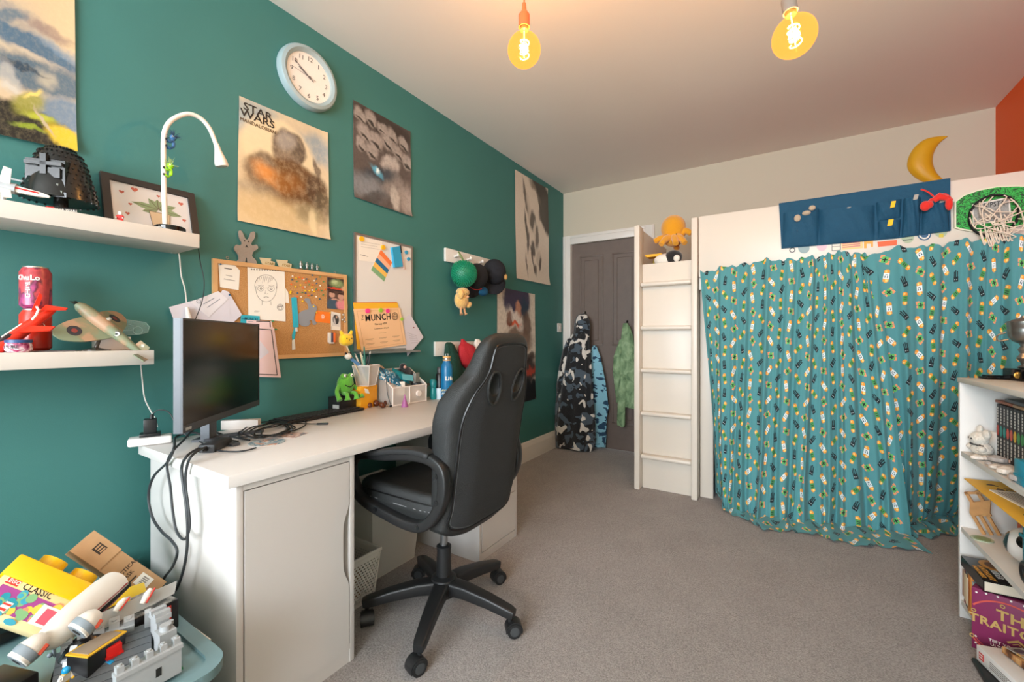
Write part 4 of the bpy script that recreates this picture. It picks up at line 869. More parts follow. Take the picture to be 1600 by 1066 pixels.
B(FW).tube([(*D(626, 396), .016), (*D(630.5, 421), .016)], .0045, 10).done('barrel', mat('pink_white_barrel', '#e0b9b0', .4), pn); B(FW).tube([(*D(624.5, 384), .016), (*D(626, 396), .016)], .0052, 10).done('cap', mat('black_plastic', '#121212', .4), pn)
magnet(634.5, 394.5, '#2f9cc4', 'blue', 'upper blue round magnet at the right edge of the whiteboard', .011); magnet(638, 405, '#2f9cc4', 'blue', 'lower blue round magnet at the right edge of the whiteboard', .011)
card([(636, 557), (661, 527), (640, 491), (630, 500), (634, 545)], [lil, pencil, mat('seal_red', '#8a3a3c', .6)], 'white letter hanging askew off the right side of the whiteboard', lambda b, P, z: (b.disc(*D(646, 512), .0045, z0=z, z1=z + .0004, i=2), [b.line([D(636 + k * 1.5, 520 + k * 4), D(650 + k, 525 + k * 2.5)], .001, z, z + .0004, i=1) for k in range(5)]), z=.0138, conv=D, nm='letter')
card([(557, 546), (566, 547), (622, 480), (620, 473), (551, 473)], [mat('yellow_card', '#efb62c', .6)], 'yellow folder sheet sticking out behind the certificate on the whiteboard', z=.0150, conv=D, nm='folder_sheet')
card([(551, 476), (620, 476), (619.5, 472), (551, 472.5)], [mat('red_folder', '#c9482c', .5)], 'thin red folder edge above the yellow sheet on the whiteboard', z=.0142, conv=D, nm='folder_edge', cat='folder')
def cert(b, P, z):
    bl, br, tr, tl = [Vector(p) for p in P]; s = lambda a, c: (bl.lerp(br, a)).lerp(tl.lerp(tr, a), c)
    dr = (br - bl).normalized(); an = math.degrees(math.atan2(dr.y, dr.x))
    b.line([s(.06, .95), s(.94, .95), s(.94, .05), s(.06, .05), s(.06, .95)], .0012, z, z + .0003, i=2)
    q = s(.47, .77); b.bold('MUNCH', .050, T(q.x, q.y, z, 0, 0, an), 1, w=.09, sx=.95); q = s(.15, .79); b.txt('THE', .018, T(q.x, q.y, z, 0, 0, 90), 1)
    q = s(.84, .78); b.ring(q.x, q.y, .021, .0016, z + .001, i=1); b.ring(q.x, q.y, .012, .001, z + .001, i=1); b.line([(q.x - .018, q.y), (q.x + .018, q.y)], .0015, z, z + .0005, i=1); b.line([(q.x, q.y - .018), (q.x, q.y + .018)], .0015, z, z + .0005, i=1)
    q = s(.5, .61); b.bold('February 2025', .014, T(q.x, q.y, z, 0, 0, an), 1); q = s(.5, .50); b.txt('Commended delegate', .012, T(q.x, q.y, z, 0, 0, an), 3); b.line([s(.42, .38), s(.58, .38)], .0012, z, z + .0004, i=3)
    for r in range(2):
        for c_ in range(3): b.line([s(.12 + c_ * .29, .26 - r * .11), s(.29 + c_ * .29, .26 - r * .11)], .0018, z, z + .0004, i=3); b.line([s(.15 + c_ * .29, .235 - r * .11), s(.26 + c_ * .29, .235 - r * .11)], .0009, z, z + .0004, i=3)
ctf = card([(565, 549), (635, 538.5), (625, 481), (552, 483)], [mat('peach_certificate', '#f3c596', .6), inkb, mat('tan_ink', '#b88a5a', .6), mat('grey_brown_ink', '#7a6250', .6)], 'peach MUNCH certificate with a thin border hanging on the whiteboard', cert, z=.0185, conv=lambda u, v: W(u, v, .02), nm='certificate', cat='certificate')
magnet(572, 486, '#f0408a', 'pink', 'pink round magnet at the top left of the certificate', .013, .0195); magnet(592.5, 485, '#9acb3c', 'green', 'lime round magnet at the top of the certificate', .012, .0195); magnet(603.5, 486, '#f0408a', 'pink', 'pink round magnet beside the lime one on the certificate', .012, .0195); magnet(626, 499, '#9acb3c', 'green', 'lime round magnet holding the letter at the right of the whiteboard', .010, .0146)
# ============================================================ floating shelves and what stands on them
shw = mat('white_shelf_foil', '#d8d1c8', .45)
SX = .2
sh1 = B().rbox(.0005, SX, -.25, .673, 1.408, 1.456, bev=.001).done('floating_shelf', shw, None, 'upper white floating shelf, the one under the black helmet and picture frame', 'shelf')
sh2 = B().rbox(.0005, SX, -.25, .545, 1.006, 1.052, bev=.001).done('floating_shelf', shw, None, 'lower white floating shelf, the one under the drink can and model planes', 'shelf')
ZU, ZL = 1.4562, 1.0522
# picture frame leaning on the wall
pf = thing('picture_frame', (.05, .59, ZU), 'thin black picture frame with hearts around a green leafy drawing, leaning on the wall', 'picture frame')
h_ = .195; wd = .268; lean = math.degrees(math.atan2(.055, .18))
FF = frame((.062, .458, ZU + .001), (0, .997, .0), (-.055, 0, .187))   # local x along, y up the leaning face
blackf = mat('black_brown_frame', '#2c2624', .5); matt = mat('white_mount', '#ded7d4', .7)
b = B(FF); 
for (a, c, d, e) in ((0, 0, wd, .022), (0, h_ - .022, wd, h_), (0, .022, .022, h_ - .022), (wd - .022, .022, wd, h_ - .022)): b.rect(a, c, d, e, -.004, .012)
b.done('frame', blackf, pf)
B(FF).rect(.022, .022, wd - .022, h_ - .022, 0, .004).done('mount', matt, pf)
b = B(FF)
def heart(x, y, s, i=0):
    P = []
    for k in range(24): t = 2 * PI * k / 24; P.append((x + s * .055 * 16 * math.sin(t) ** 3, y + s * .055 * (13 * math.cos(t) - 5 * math.cos(2 * t) - 2 * math.cos(3 * t) - math.cos(4 * t))))
    b.poly(P, .004, .0046, i=i)
for x, y, s in ((.088, .158, .011), (.052, .138, .008), (.155, .153, .006), (.222, .142, .009), (.072, .098, .006), (.226, .075, .007), (.062, .06, .007)): heart(x, y, s)
for a, l in ((-8, .07), (24, .06), (172, .075), (200, .05), (90, .04), (60, .045), (125, .045)):
    d = math.radians(a); c, s = math.cos(d), math.sin(d); ox, oy = .150, .098
    P = [(ox + c * l * t - s * w_, oy + s * l * t + c * w_) for t, w_ in ((0, .0), (.3, .011), (.65, .010), (1, 0), (.65, -.010), (.3, -.011))]
    b.poly(P, .004 + a * 1e-6, .0047 + a * 1e-6, i=1)
    b.line([(ox, oy), (ox + c * l * .9, oy + s * l * .9)], .0012, .0052, .0056, i=2)
b.poly([(.122, .085), (.182, .085), (.176, .028), (.128, .028)], .0056, .0062, i=3)
b.line([(.122, .085), (.182, .085), (.176, .028), (.128, .028), (.122, .085)], .0014, .0062, .0066, i=2)
b.done('drawing', [mat('heart_red', '#c0604c', .6), mat('leaf_green_ink', '#8f9f76', .6), mat('brown_outline', '#6e5848', .6), mat('sand_ink', '#d2b592', .6)], pf)
# gooseneck lamp
lampw = mat('cream_white_lamp', '#eae0d4', .35)
lp = thing('desk_lamp', (.12, .618, ZU), 'white gooseneck lamp with a black base on the upper shelf', 'lamp')
lx = .135
q = X(266, 355, .135)
lcy = .610
B().lathe([(.044, 0), (.044, .018), (.041, .021)], (lx, lcy, ZU), n=40).done('base', mat('gloss_black', '#0e0d0d', .12), lp)
pp = [(lx, lcy - .014, ZU + .02)] + [tuple(X(u, v, lx)) for u, v in ((256.5, 300), (255.5, 240), (257, 208), (266, 190), (284, 180), (300, 179), (316, 187), (328, 202), (336, 221), (339, 230))]
B().tube(smooth_path(pp, 6), .0078, 12).done('neck', lampw, lp)
h0, h1 = X(338, 225, lx), X(347, 260, lx); hd = (h1 - h0)
ts = [0, .25, .5, .75, .9, 1]; rs = [.0085, .0105, .0155, .0205, .022, .0215]
B().tube([h0 + hd * t for t in ts], rs, 20).done('lamp_head', lampw, lp)
B().tube([h1, h1 + hd.normalized() * .0015], .0165, 20).done('lens', mat('lens_grey', '#b9b0a8', .2), lp)
b = B(T(lx + .0445 * math.cos(math.radians(-62)), lcy + .0445 * math.sin(math.radians(-62)), ZU + .011) @ frame((0, 0, 0), (.88, .47, 0), (0, 0, 1))); b.txt('ungleo', .010); b.done('base_print', mat('white_print', '#e6e3da', .5), lp)
def critter(u, v, body, fluff, lab, sc_=1.0, hair=40):
    c = X(u, v, lx + .0); r = thing('hair_toy', (lx, c.y, c.z - .035), lab, 'toy')
    x = lx + .006
    bm_ = mat('toy_' + body.strip('#'), body, .5); k = mat('black_plastic', '#121212', .4)
    B().ball((x, c.y + .002, c.z + .014), (.010, .010, .010), n=12).done('head', bm_, r)
    B().tube(smooth_path([(x, c.y, c.z + .008), (x, c.y + .004, c.z - .004), (x, c.y + .003, c.z - .018)], 4), .0048, 8).done('body', bm_, r)
    for dz, z2 in ((.004, .001), (-.018, -.022)):
        for s in (-1, 1): B().tube(smooth_path([(x, c.y + .003, c.z + dz), (x + s * .006, c.y - .006, c.z + z2 - .004), (x + s * .007, c.y - .017, c.z + z2)], 4), .0028, 6).ball((x + s * .006, c.y - .018, c.z + z2), .004, n=8, i=1).done('arm' if dz > 0 else 'leg', [bm_, k], r)
    R.seed(int(u)); hb = B()
    for j in range(hair):
        a, e = R.uniform(0, 2 * PI), R.uniform(-.2, 1.5); d = Vector((math.cos(a) * math.cos(e), math.sin(a) * math.cos(e), math.sin(e))); s0 = Vector((x, c.y + .002, c.z + .015)) + d * .007
        hb.tube([s0, s0 + d * .012 + Vector((0, 0, .002)), s0 + d * .022 * R.uniform(.7, 1.2)], [.0007, .0005, .0002], 4)
    hb.done('hair', fluff, r)
    B().ball((x + .008, c.y - .001, c.z + .016), .003, n=8).done('eye', mat('white_plastic', '#e8e6e0', .4), r)
critter(268, 222, '#2f5f8c', mat('navy_hair', '#2c4260', .9), 'blue fluffy-haired clinging toy, the higher one on the lamp neck')
critter(264, 266, '#9adb1e', mat('pale_green_hair', '#a9c07e', .9), 'lime green clinging toy, the lower one on the lamp neck')
# minifigures: a helper used for every little brick figure
def minifig(M, leg, body, head, lab, hat=None, arm=None, group=None, name='minifigure', s=1.0):
    loc = M.translation; r = thing(name, loc, lab, 'toy figure', group)
    MM = M @ Matrix.Scale(s, 4); g = lambda n, c: mat('brick_' + n, c, .3)
    B(MM).box((0, .004, .007), (.008, .0075, .014), bev=.001).box((0, -.004, .007), (.008, .0075, .014), bev=.001).done('legs', leg, r)
    b = B(MM); b.grid(lambda u, v: Vector((lerp(.0045, .0035, v) * math.copysign(min(1, abs(math.cos(2 * PI * u)) * 1.4), math.cos(2 * PI * u)), lerp(.0082, .0058, v) * math.copysign(min(1, abs(math.sin(2 * PI * u)) * 1.4), math.sin(2 * PI * u)), .0145 + .0125 * v)), 16, 2, wrap=True)
    b.box((0, 0, .0265), (.006, .010, .001)); b.done('torso', body, r)
    B(MM).lathe([(.0035, .027), (.0048, .0285), (.0048, .0355), (.0035, .037)], n=14).done('head', head, r)
    for sd in (-1, 1): B(MM).tube(smooth_path([(0, sd * .0065, .0255), (.001, sd * .0088, .021), (.006, sd * .0085, .017)], 3), .0022, 7).ball((.0075, sd * .0085, .0165), .0023, n=8, i=1).done('arm', [arm or body, head], r)
    if hat: B(MM).ball((-.0003, 0, .0345), (.0058, .0058, .0055), n=12).lathe([(.0058, .0), (.0058, .004)], (-.0003, 0, .031), n=14).done('headgear', hat, r)
    return r
bk = lambda n, c: mat('brick_' + n, c, .28)
p = X(187, 340, .15)
minifig(T(.155, p.y, ZU, 0, 0, -30), bk('red', '#c8201a'), bk('red', '#c8201a'), bk('white', '#dedad2'), 'tiny red brick figure with a white helmet on the shelf by the picture frame', hat=bk('white', '#dedad2'), s=.95)
# black brick-built helmet bust: plain domed sculpture with studs
hm = thing('brick_helmet', (.095, .352, ZU), 'large black brick-built helmet sculpture on the upper shelf', 'toy sculpture')
bk_ = mat('black_brick', '#151412', .22); dk = mat('dark_grey_brick', '#1f1d1b', .3); olv = mat('dull_olive_brick', '#4c503e', .4)
hc = Vector((.098, .352, ZU + .045))
def hr(z): return interp([(0, .083), (.25, .076), (.5, .064), (.7, .058), (.85, .047), (.95, .03), (1, .012)], z)
b = B(); b.lathe([(hr(k / 14) * (1), .165 * k / 14) for k in range(15)], tuple(hc), n=36, sx=.92, sy=1); b.done('helmet_shell', bk_, hm)
stb = B()
for k in range(11):
    z = k / 10.6
    for j in range(26):
        a = 2 * PI * (j + .5 * (k % 2)) / 26
        if -.75 < ((a + PI - math.radians(-40)) % (2 * PI)) - PI < .75 and k < 7: continue
        rr_ = hr(z); p = hc + Vector((rr_ * .92 * math.cos(a), rr_ * math.sin(a), .165 * z)); d = Vector((math.cos(a), math.sin(a), .15 + .8 * z ** 3)).normalized()
        stb.cyl(p - d * .001, p + d * .0026, .0032, n=7)
stb.done('studs', dk, hm); hm.children[-1]['kind'] = 'stuff'
FH = frame(hc + Vector((.050 * math.cos(math.radians(-40)), .056 * math.sin(math.radians(-40)), 0)), (math.sin(math.radians(40)), math.cos(math.radians(40)), 0), (0, 0, 1))
b = B(FH); b.rect(-.045, .01, .045, .105, -.02, .006, i=0); b.rect(-.042, .086, .042, .096, .006, .016, i=1); b.rect(-.007, .06, .007, .118, .0, .016, i=1); b.rect(-.036, .052, -.008, .08, .004, .012, i=1); b.rect(.008, .052, .036, .08, .004, .012, i=1)
b.rect(-.05, -.002, .05, .012, -.01, .01, i=0); b.line([(-.032, .035), (.032, .032)], .006, .006, .014, i=2)
for x in (-.03, -.018, .006, .02, .034): b.rect(x, .008, x + .008, .016, .008, .013, i=2)
b.done('visor_block', [bk_, dk, olv], hm)
b = B(); b.rbox(hc.x - .03, hc.x + .04, hc.y - .035, hc.y + .035, ZU, ZU + .014, bev=.002).cyl((hc.x, hc.y, ZU + .012), (hc.x, hc.y, ZU + .05), .016); b.done('stand', bk_, hm)
FP = frame((hc.x + .062, hc.y - .012, ZU + .008), (.45, .89, 0), (-.3, .15, 1)); b = B(FP); b.rect(-.033, -.007, .033, .008, -.004, .0, i=0); b.rect(-.031, -.006, -.014, .006, 0, .0008, i=1); b.txt('LEGO', .0075, T(-.0225, 0, .0008), 2); b.bold('STAR WARS', .0088, T(.010, 0, .0), 2); b.done('name_plate', [bk_, bk('red', '#c8201a'), bk('white', '#dedad2')], hm)
# white brick spaceship running out of the frame
ss = thing('brick_spaceship', (.15, .26, ZU), 'small white brick-built spaceship with a red stripe at the left edge of the upper shelf', 'toy')
wb_ = bk('white', '#dedad2'); gb = bk('light_grey', '#a3a5a6')
n0, n1 = X(78, 308, .165), X(-10, 288, .12)
d = (n1 - n0).normalized()
B().tube([n0, n0 + d * .02, n0 + d * .06, n0 + d * .12], [.003, .007, .009, .010], 8, sq=(1, 1)).done('fuselage', wb_, ss)
B().tube([n0 + d * .025 + Vector((.009, 0, .002)), n0 + d * .07 + Vector((.010, 0, .002))], .0022, 5).done('stripe', bk('red', '#c8201a'), ss)
B().tube([n0 + d * .065, n0 + d * .1], .015, 12).done('engine_block', gb, ss)
for sx_, sz_ in ((1, 1), (-1, 1), (1, -1), (-1, -1)):
    e = n0 + d * .09; b = B(); t = e + Vector((sx_ * .055, 0, sz_ * .040)); b.tube([e, t], [.012, .008], 6, sq=(1, .15), up=d); b.done('wing', wb_, ss)
B().tube([t + Vector((-0, 0, .08)), t + Vector((0, -.0, .08)) + d * -.05], .003, 8).done('cannon', gb, ss)
B().cyl((n0 + d * .09 - Vector((0, 0, .012))).to_tuple(), (n0.x + d.x * .09, n0.y + d.y * .09, ZU), .004, n=8).done('support', gb, ss)
# ---------------- lower shelf
def can(c, h, colm, lab, fn=None):
    r = .033; o = thing('drink_can', c, lab, 'can'); x, y, z = c
    B().lathe([(.024, 0), (.033, .010), (.033, h - .016), (.026, h - .002), (.026, h)], (x, y, z), n=36).done('body', colm, o)
    B().lathe([(.0262, h - .0035), (.027, h - .001), (.0262, h + .001), (.023, h - .001)], (x, y, z), n=30).done('lid', mat('can_aluminium', '#c2bdb6', .3, .95), o)
    if fn: fn(o, x, y, z)
    return o
rd1 = ramp_mat('crimson_can_print', [(.35, '#8c2c34'), (.48, '#c0454a'), (.55, '#5c2034'), (.62, '#a03a72'), (.7, '#c25050')], scale=26, rough=.3, constant=False, stretch=(1, 1, .6))
cx0, cy0 = .085, .303
can((cx0, cy0, ZL), .122, mat('scarlet_can', '#c22a16', .3), 'red drink can at the bottom of the stack of two', lambda o, x, y, z: B(frame((x + .0335 * math.cos(math.radians(10)), y + .0335 * math.sin(math.radians(10)), z + .075), (-math.sin(math.radians(10)), math.cos(math.radians(10)), 0), (0, 0, 1))).ring(0, 0, .006, .001, .001).done('mark', mat('white_print', '#e6e3da', .5), o))
def chulo(o, x, y, z):
    b = B()
    def wrap(M): return M
    for k, chh in enumerate('ChuLo'):
        a = math.radians(-34 - 38 + k * 17); M = frame((x + .0334 * math.cos(a), y + .0334 * math.sin(a), z + .088), (-math.sin(a), math.cos(a), 0), (0, 0, 1)); b.bold(chh, .020, M, w=.14, depth=.0006)
    b.done('lettering', mat('white_print', '#e6e3da', .5), o)
    b = B(); a = math.radians(-36)
    M = frame((x + .0334 * math.cos(a), y + .0334 * math.sin(a), z + .05), (-math.sin(a), math.cos(a), 0), (0, 0, 1))
    s = .0045; zz = .022                       # four vertical signs: chi, yu, small mark, ro
    b.line([(-s, zz + .001), (s, zz + .003)], .0015, 0, .0008, M); b.line([(-s, zz - .002), (s, zz - .002)], .0015, 0, .0008, M); b.line([(0, zz + .002), (0, zz - .004), (-.003, zz - .007)], .0015, 0, .0008, M)
    b.line([(-.003, .010), (.003, .010), (.003, .004)], .0014, 0, .0008, M); b.line([(-s, .004), (s, .004)], .0014, 0, .0008, M)
    b.line([(0, 0), (0, -.006)], .0016, 0, .0008, M); b.line([(-s, -.009), (s, -.009), (s, -.017), (-s, -.017), (-s, -.009)], .0016, 0, .0008, M)
    b.done('side_lettering', mat('white_print', '#e6e3da', .5), o)
can((cx0, cy0, ZL + .1235), .122, rd1, 'crimson ChuLo drink can on top of the stack of two', chulo)
# red jet model
red = mat('bright_red_enamel', '#e0301a', .3); jet = thing('model_jet', (.15, .3, ZL), 'bright red model jet on the lower shelf in front of the drink cans', 'model plane')
ja, jb = X(-6, 545, .15), X(84, 484, .14); jd = (jb - ja)
B().tube([ja + jd * t for t in (-.15, 0, .3, .6, .85, 1)], [.016, .017, .017, .015, .011, .007], 14).done('fuselage', red, jet)
def plate(P, th, mt, nm, par): 
    P = [Vector(p) for p in P]; nrm = (P[1] - P[0]).cross(P[2] - P[0]).normalized(); x_ = (P[1] - P[0]).normalized(); M = frame(P[0], x_, nrm.cross(x_)); Mi = M.inverted()
    return B(M).poly([(Mi @ p).xy for p in P], -th / 2, th / 2).done(nm, mt, par)
plate([X(48, 487, .145), X(62, 457, .14), X(66, 463, .14), X(58, 487, .143)], .003, red, 'tail_fin', jet)
plate([X(64, 485, .15), X(72, 477, .14), X(106, 482, .19), X(104, 486, .19)], .003, red, 'tailplane', jet)
plate([X(18, 521, .155), X(38, 509, .15), X(86, 511, .19), X(80, 519, .19)], .004, red, 'wing', jet)
plate([X(0, 531, .155), X(30, 512, .15), X(38, 512, .15), X(12, 530, .155)], .0345, mat('white_print', '#e6e3da', .5), 'white_flash', jet) if False else None
b = B(); b.tube([X(50, 500, .1685), X(57, 492, .165), X(60, 484, .160), X(57, 479, .158)], .0028, 6); b.tube([X(2, 527, .168), X(22, 514, .168), X(34, 506, .168)], .0018, 6); b.done('white_stripe', mat('white_print', '#e6e3da', .5), jet)
B().ball(ja + jd * .12 + Vector((.004, 0, .014)), (.012, .026, .009), rot=(35, 0, 0)).done('canopy', mat('smoke_canopy', '#3c2f33', .1), jet)
B().tube([X(28, 520, .15), X(34, 545, .15)], .0035, 8).ball((X(34, 545, .15).x, X(34, 545, .15).y, ZL + .002), (.03, .035, .002), n=16).done('stand', mat('clear_smoke_plastic', '#9a918c', .15), jet)
# slime tub
tb = thing('slime_tub', (.165, .262, ZL), 'small clear tub of pink putty labelled PURE under the red jet wing', 'tub')
tc_ = Vector((.165, .258, ZL)); B().lathe([(.020, 0), (.026, .006), (.027, .014), (.024, .026)], tuple(tc_), n=28).done('tub_body', ramp_mat('pink_putty', [(.35, '#8c2450'), (.5, '#d98fae'), (.6, '#efe2e4'), (.7, '#a83a66')], scale=60, rough=.15), tb)
B().lathe([(.026, .026), (.026, .034), (.022, .035)], tuple(tc_), n=28).done('lid', mat('navy_label', '#2c4a78', .4), tb)
a = math.radians(-35); B(frame(tc_ + Vector((.0278 * math.cos(a), .0278 * math.sin(a), .015)), (-math.sin(a), math.cos(a), 0), (0, 0, 1))).txt('PURE', .013).done('lettering', inkb, tb)
B().box((.12, .31, ZL + .0015), (.09, .12, .0022), M=None).done('leaflet', mat('slate_card', '#6e6a6e', .6), None, 'flat grey card lying under the red jet on the lower shelf', 'card')
# propeller fighter model on a stand
camo2 = ramp_mat('tan_green_camouflage', [(.44, '#b08d70'), (.5, '#8a8567'), (.56, '#7e8a70')], scale=14, rough=.45)
sp = thing('model_fighter', (.14, .43, ZL), 'tan and green camouflage model propeller fighter on a small dark stand', 'model plane')
nose, tail = X(120, 475, .115), X(222, 553, .185); ax = tail - nose
rr_ = [.008, .015, .019, .019, .016, .010, .006]
B().tube([nose + ax * t for t in (0, .05, .18, .38, .6, .85, .98)], rr_, 16).done('fuselage', camo2, sp)
pc_ = nose + ax * .40
def wing(tip, lab):
    tip = Vector(tip); d = tip - pc_; L_ = d.length; d.normalize(); ch = ax.normalized(); ch = (ch - d * ch.dot(d)).normalized(); n_ = d.cross(ch)
    if n_.z < 0: n_ = -n_
    M = frame(pc_ - n_ * .006, d, ch); P = []
    for k in range(20):
        t = k / 19; P.append((L_ * t, -.040 * math.sqrt(max(0, 1 - t ** 2.6))))
    for k in range(20):
        t = 1 - k / 19; P.append((L_ * t, .046 * math.sqrt(max(0, 1 - t ** 2.2))))
    w_ = B(M).poly(P, -.0022, .0022).done('wing', camo2, sp)
    top = 1 if (M.to_3x3() @ Vector((0, 0, 1))).z > 0 else -1
    b = B(M); b.disc(L_ * .60, 0, .017, z0=.0022 * top, z1=.0027 * top, i=0); b.disc(L_ * .60, 0, .007, z0=.0027 * top, z1=.0031 * top, i=1)
    b.done('roundel', [mat('roundel_navy', '#2f3038', .5), mat('roundel_red', '#8f3a35', .5)], w_)
wing(X(84, 522, .175), ''); wing(X(192, 490, .03), '')
b = B(); c = nose + ax * .60 + Vector((.0135, -.004, .002)); nd = Vector((.9, -.4, .15)).normalized(); M = frame(c, Vector((0, 0, 1)).cross(nd), (0, 0, 1))
b.disc(0, 0, .009, z1=.001, M=M, i=0); b.disc(0, 0, .0072, z1=.0015, M=M, i=1); b.disc(0, 0, .003, z1=.002, M=M, i=0); b.done('roundel', [mat('roundel_navy', '#2f3038', .5), mat('white_print', '#e6e3da', .5)], sp)
B().ball(nose + ax * .42 + Vector((.003, 0, .013)), (.007, .018, .008), rot=(38, 0, 0)).done('canopy', mat('clear_canopy', '#b7b9b0', .08), sp)
b = B(); b.ball(nose - ax * .02, .006, n=10)
pd = Vector((.25, .55, .75)).cross(ax).normalized()
b.tube([nose - ax * .02 - pd * .048, nose - ax * .02 - pd * .02, nose - ax * .02, nose - ax * .02 + pd * .02, nose - ax * .02 + pd * .048], [.001, .0034, .003, .0034, .001], 5); b.done('propeller', mat('black_plastic', '#121212', .4), sp)
tf = tail - ax * .04; plate([tf - ax * .10 + Vector((0, 0, .004)), tf - ax * .02 + Vector((0, .006, .034)), tf + ax * .10 + Vector((0, .010, .030)), tf + ax * .10 + Vector((0, 0, -.008))], .003, camo2, 'tail_fin', sp)
plate([tf + Vector((.04, -.028, -.008)), tf + Vector((.04, -.022, -.01)) + ax * .13, tf + Vector((-.035, .024, 0)) + ax * .13, tf + Vector((-.035, .024, 0))], .003, camo2, 'tailplane', sp)
b = B(); q_ = tf + Vector((.0025, .004, .016)); plate([q_, q_ + Vector((0, .012, -.003)), q_ + Vector((0, .012, .006)), q_ + Vector((0, 0, .009))], .002, mat('white_print', '#e6e3da', .5), 'fin_flash', sp)
sb = Vector((.14, X(150, 545, .14).y, ZL)); st_ = mat('smoky_brown_plastic', '#4a4038', .15)
B().lathe([(.034, 0), (.034, .003), (.012, .008), (.007, .010)], tuple(sb), n=30).cyl(tuple(sb + Vector((0, 0, .008))), tuple(pc_ - Vector((0, 0, .012))), .005, .004).done('stand', st_, sp)
# white box and clear car case behind
B().rbox(.03, .075, .435, .522, ZL, ZL + .044, bev=.002).done('small_white_box', mat('eggshell_box', '#dcd3cc', .5), None, 'small white carton behind the model fighter', 'box')
P = [(.40, .012), (.39, .03), (.405, .055), (.44, .075), (.48, .080), (.51, .070), (.55, .064), (.575, .060), (.585, .045), (.58, .025), (.555, .018), (.5, .014), (.45, .012)]
P = [(y_, z_ + ZL + .034) for y_, z_ in P]
cc = thing('clear_car_case', (.04, .48, ZL + .044), 'clear plastic moulded car-shaped case behind the model fighter', 'plastic case')
B(FW).poly(P, .006, .028).done('case_shell', glass('clear_blister', '#d6f0ee', .08, .22), cc)
b = B(FW); b.line(P + [P[0]], .0022, .028, .0295); b.ring(.425, ZL + .058, .013, .0012, .029); b.ring(.553, ZL + .066, .013, .0012, .029); b.ring(.425, ZL + .058, .007, .0009, .029); b.line([(.44, ZL + .085), (.53, ZL + .086), (.55, ZL + .08)], .0012, .028, .029); b.line([(.45, ZL + .06), (.54, ZL + .066)], .001, .028, .029)
b.done('moulded_ridges', glass('clear_ridge', '#cfe9e6', .1, .5), cc)
# white cable from lamp down the wall and black one
wc = mat('white_cable', '#ded8d0', .4); bc = mat('black_cable', '#1c1e1f', .45)
wcb = thing('white_cable', (.02, .64, 1.2), 'white lamp cable running down behind the monitor from the upper shelf', 'cable')
B().tube(smooth_path([(.02, .652, 1.407), X(279, 395, .012), X(283, 430, .012), X(289, 452, .012), X(292, 480, .014)], 5), .0022, 6).done('lead', wc, wcb)
B().tube([X(292, 480, .03), X(295, 496, .03), X(296, 505, .03)], [.006, .010, .010], 10).done('inline_switch', wc, wcb)
B().tube(smooth_path([X(310, 388, .06), X(313, 410, .02), X(319, 440, .02), X(316, 470, .03), X(305, 500, .05)], 5), .0016, 6).done('black_cable', bc, None, 'thin black cable hanging from the upper shelf end to the monitor', 'cable')
B().tube(smooth_path([X(220, 570, .05), X(222, 590, .03), X(226, 622, .03), X(237, 645, .04), X(243, 655, .05), (.055, .60, .775)], 5), .0020, 6).done('white_cable', wc, None, 'white cable running from the lower shelf down to the black power adapter', 'cable')
# ============================================================ desk
dw = mat('white_desk_foil', '#cfcac5', .42); dd = mat('grey_white_desk_unit', '#c8c4c0', .45)
DT = .73; DF = .712; DB = .085; DY0, DY1 = .538, 2.035
B().rbox(DB, DF, DY0, DY1, .697, DT, bev=.0015).done('worktop', dw, None, 'long white worktop resting on the door cabinet and the drawer unit', 'desk top')
cab = thing('desk_cabinet', (.4, .75, 0), 'white door cabinet carrying the near end of the desk top', 'cabinet')
b = B(); CF, CY0, CY1 = .700, .563, .934
b.rbox(.11, CF, CY0, CY0 + .018, .0, .6965, bev=.001); b.rbox(.11, CF, CY1 - .018, CY1, .0, .6965, bev=.001); b.rbox(.11, .128, CY0 + .018, CY1 - .018, .05, .6965); b.rbox(.128, CF, CY0 + .018, CY1 - .018, .678, .6965); b.rbox(.128, CF, CY0 + .018, CY1 - .018, .045, .063); b.rbox(CF - .02, CF - .003, CY0 + .018, CY1 - .018, .0, .045)
b.done('carcass', dd, cab)
# door with a scooped finger pull along its far edge
y0, y1, z0, z1 = CY0 + .021, CY1 - .021, .047, .675
P = [(y0, z0), (y1, z0)]
sc1, sc2 = z0 + .24, z0 + .46
P += [(y1, sc1 - .03), (y1 - .004, sc1 - .012), (y1 - .014, sc1 + .012), (y1 - .021, sc1 + .035), (y1 - .023, sc1 + .06), (y1 - .023, sc2 - .06), (y1 - .021, sc2 - .035), (y1 - .014, sc2 - .012), (y1 - .004, sc2 + .012), (y1, sc2 + .03), (y1, z1), (y0, z1)]
FD = frame((0, 0, 0), (0, 1, 0), (0, 0, 1)); B(FD).poly(P, CF - .016, CF + .001).done('door', dd, cab)
B().rbox(CF - .05, CF - .03, CY0 + .02, CY1 - .02, .065, .676).done('inner_back', dd, cab)
dr = thing('drawer_unit', (.4, 1.82, 0), 'white drawer unit carrying the far end of the desk top', 'drawer unit')
b = B(); UY0, UY1, UX = 1.655, 2.0, .690
b.rbox(.11, UX, UY0, UY0 + .018, 0, .6965, bev=.001); b.rbox(.11, UX, UY1 - .018, UY1, 0, .6965, bev=.001); b.rbox(.11, .128, UY0 + .018, UY1 - .018, .03, .6965); b.rbox(.128, UX, UY0 + .018, UY1 - .018, .68, .6965); b.rbox(.128, UX, UY0 + .018, UY1 - .018, .02, .04); b.rbox(UX - .02, UX - .003, UY0 + .018, UY1 - .018, .0, .02)
b.done('carcass', dd, dr)
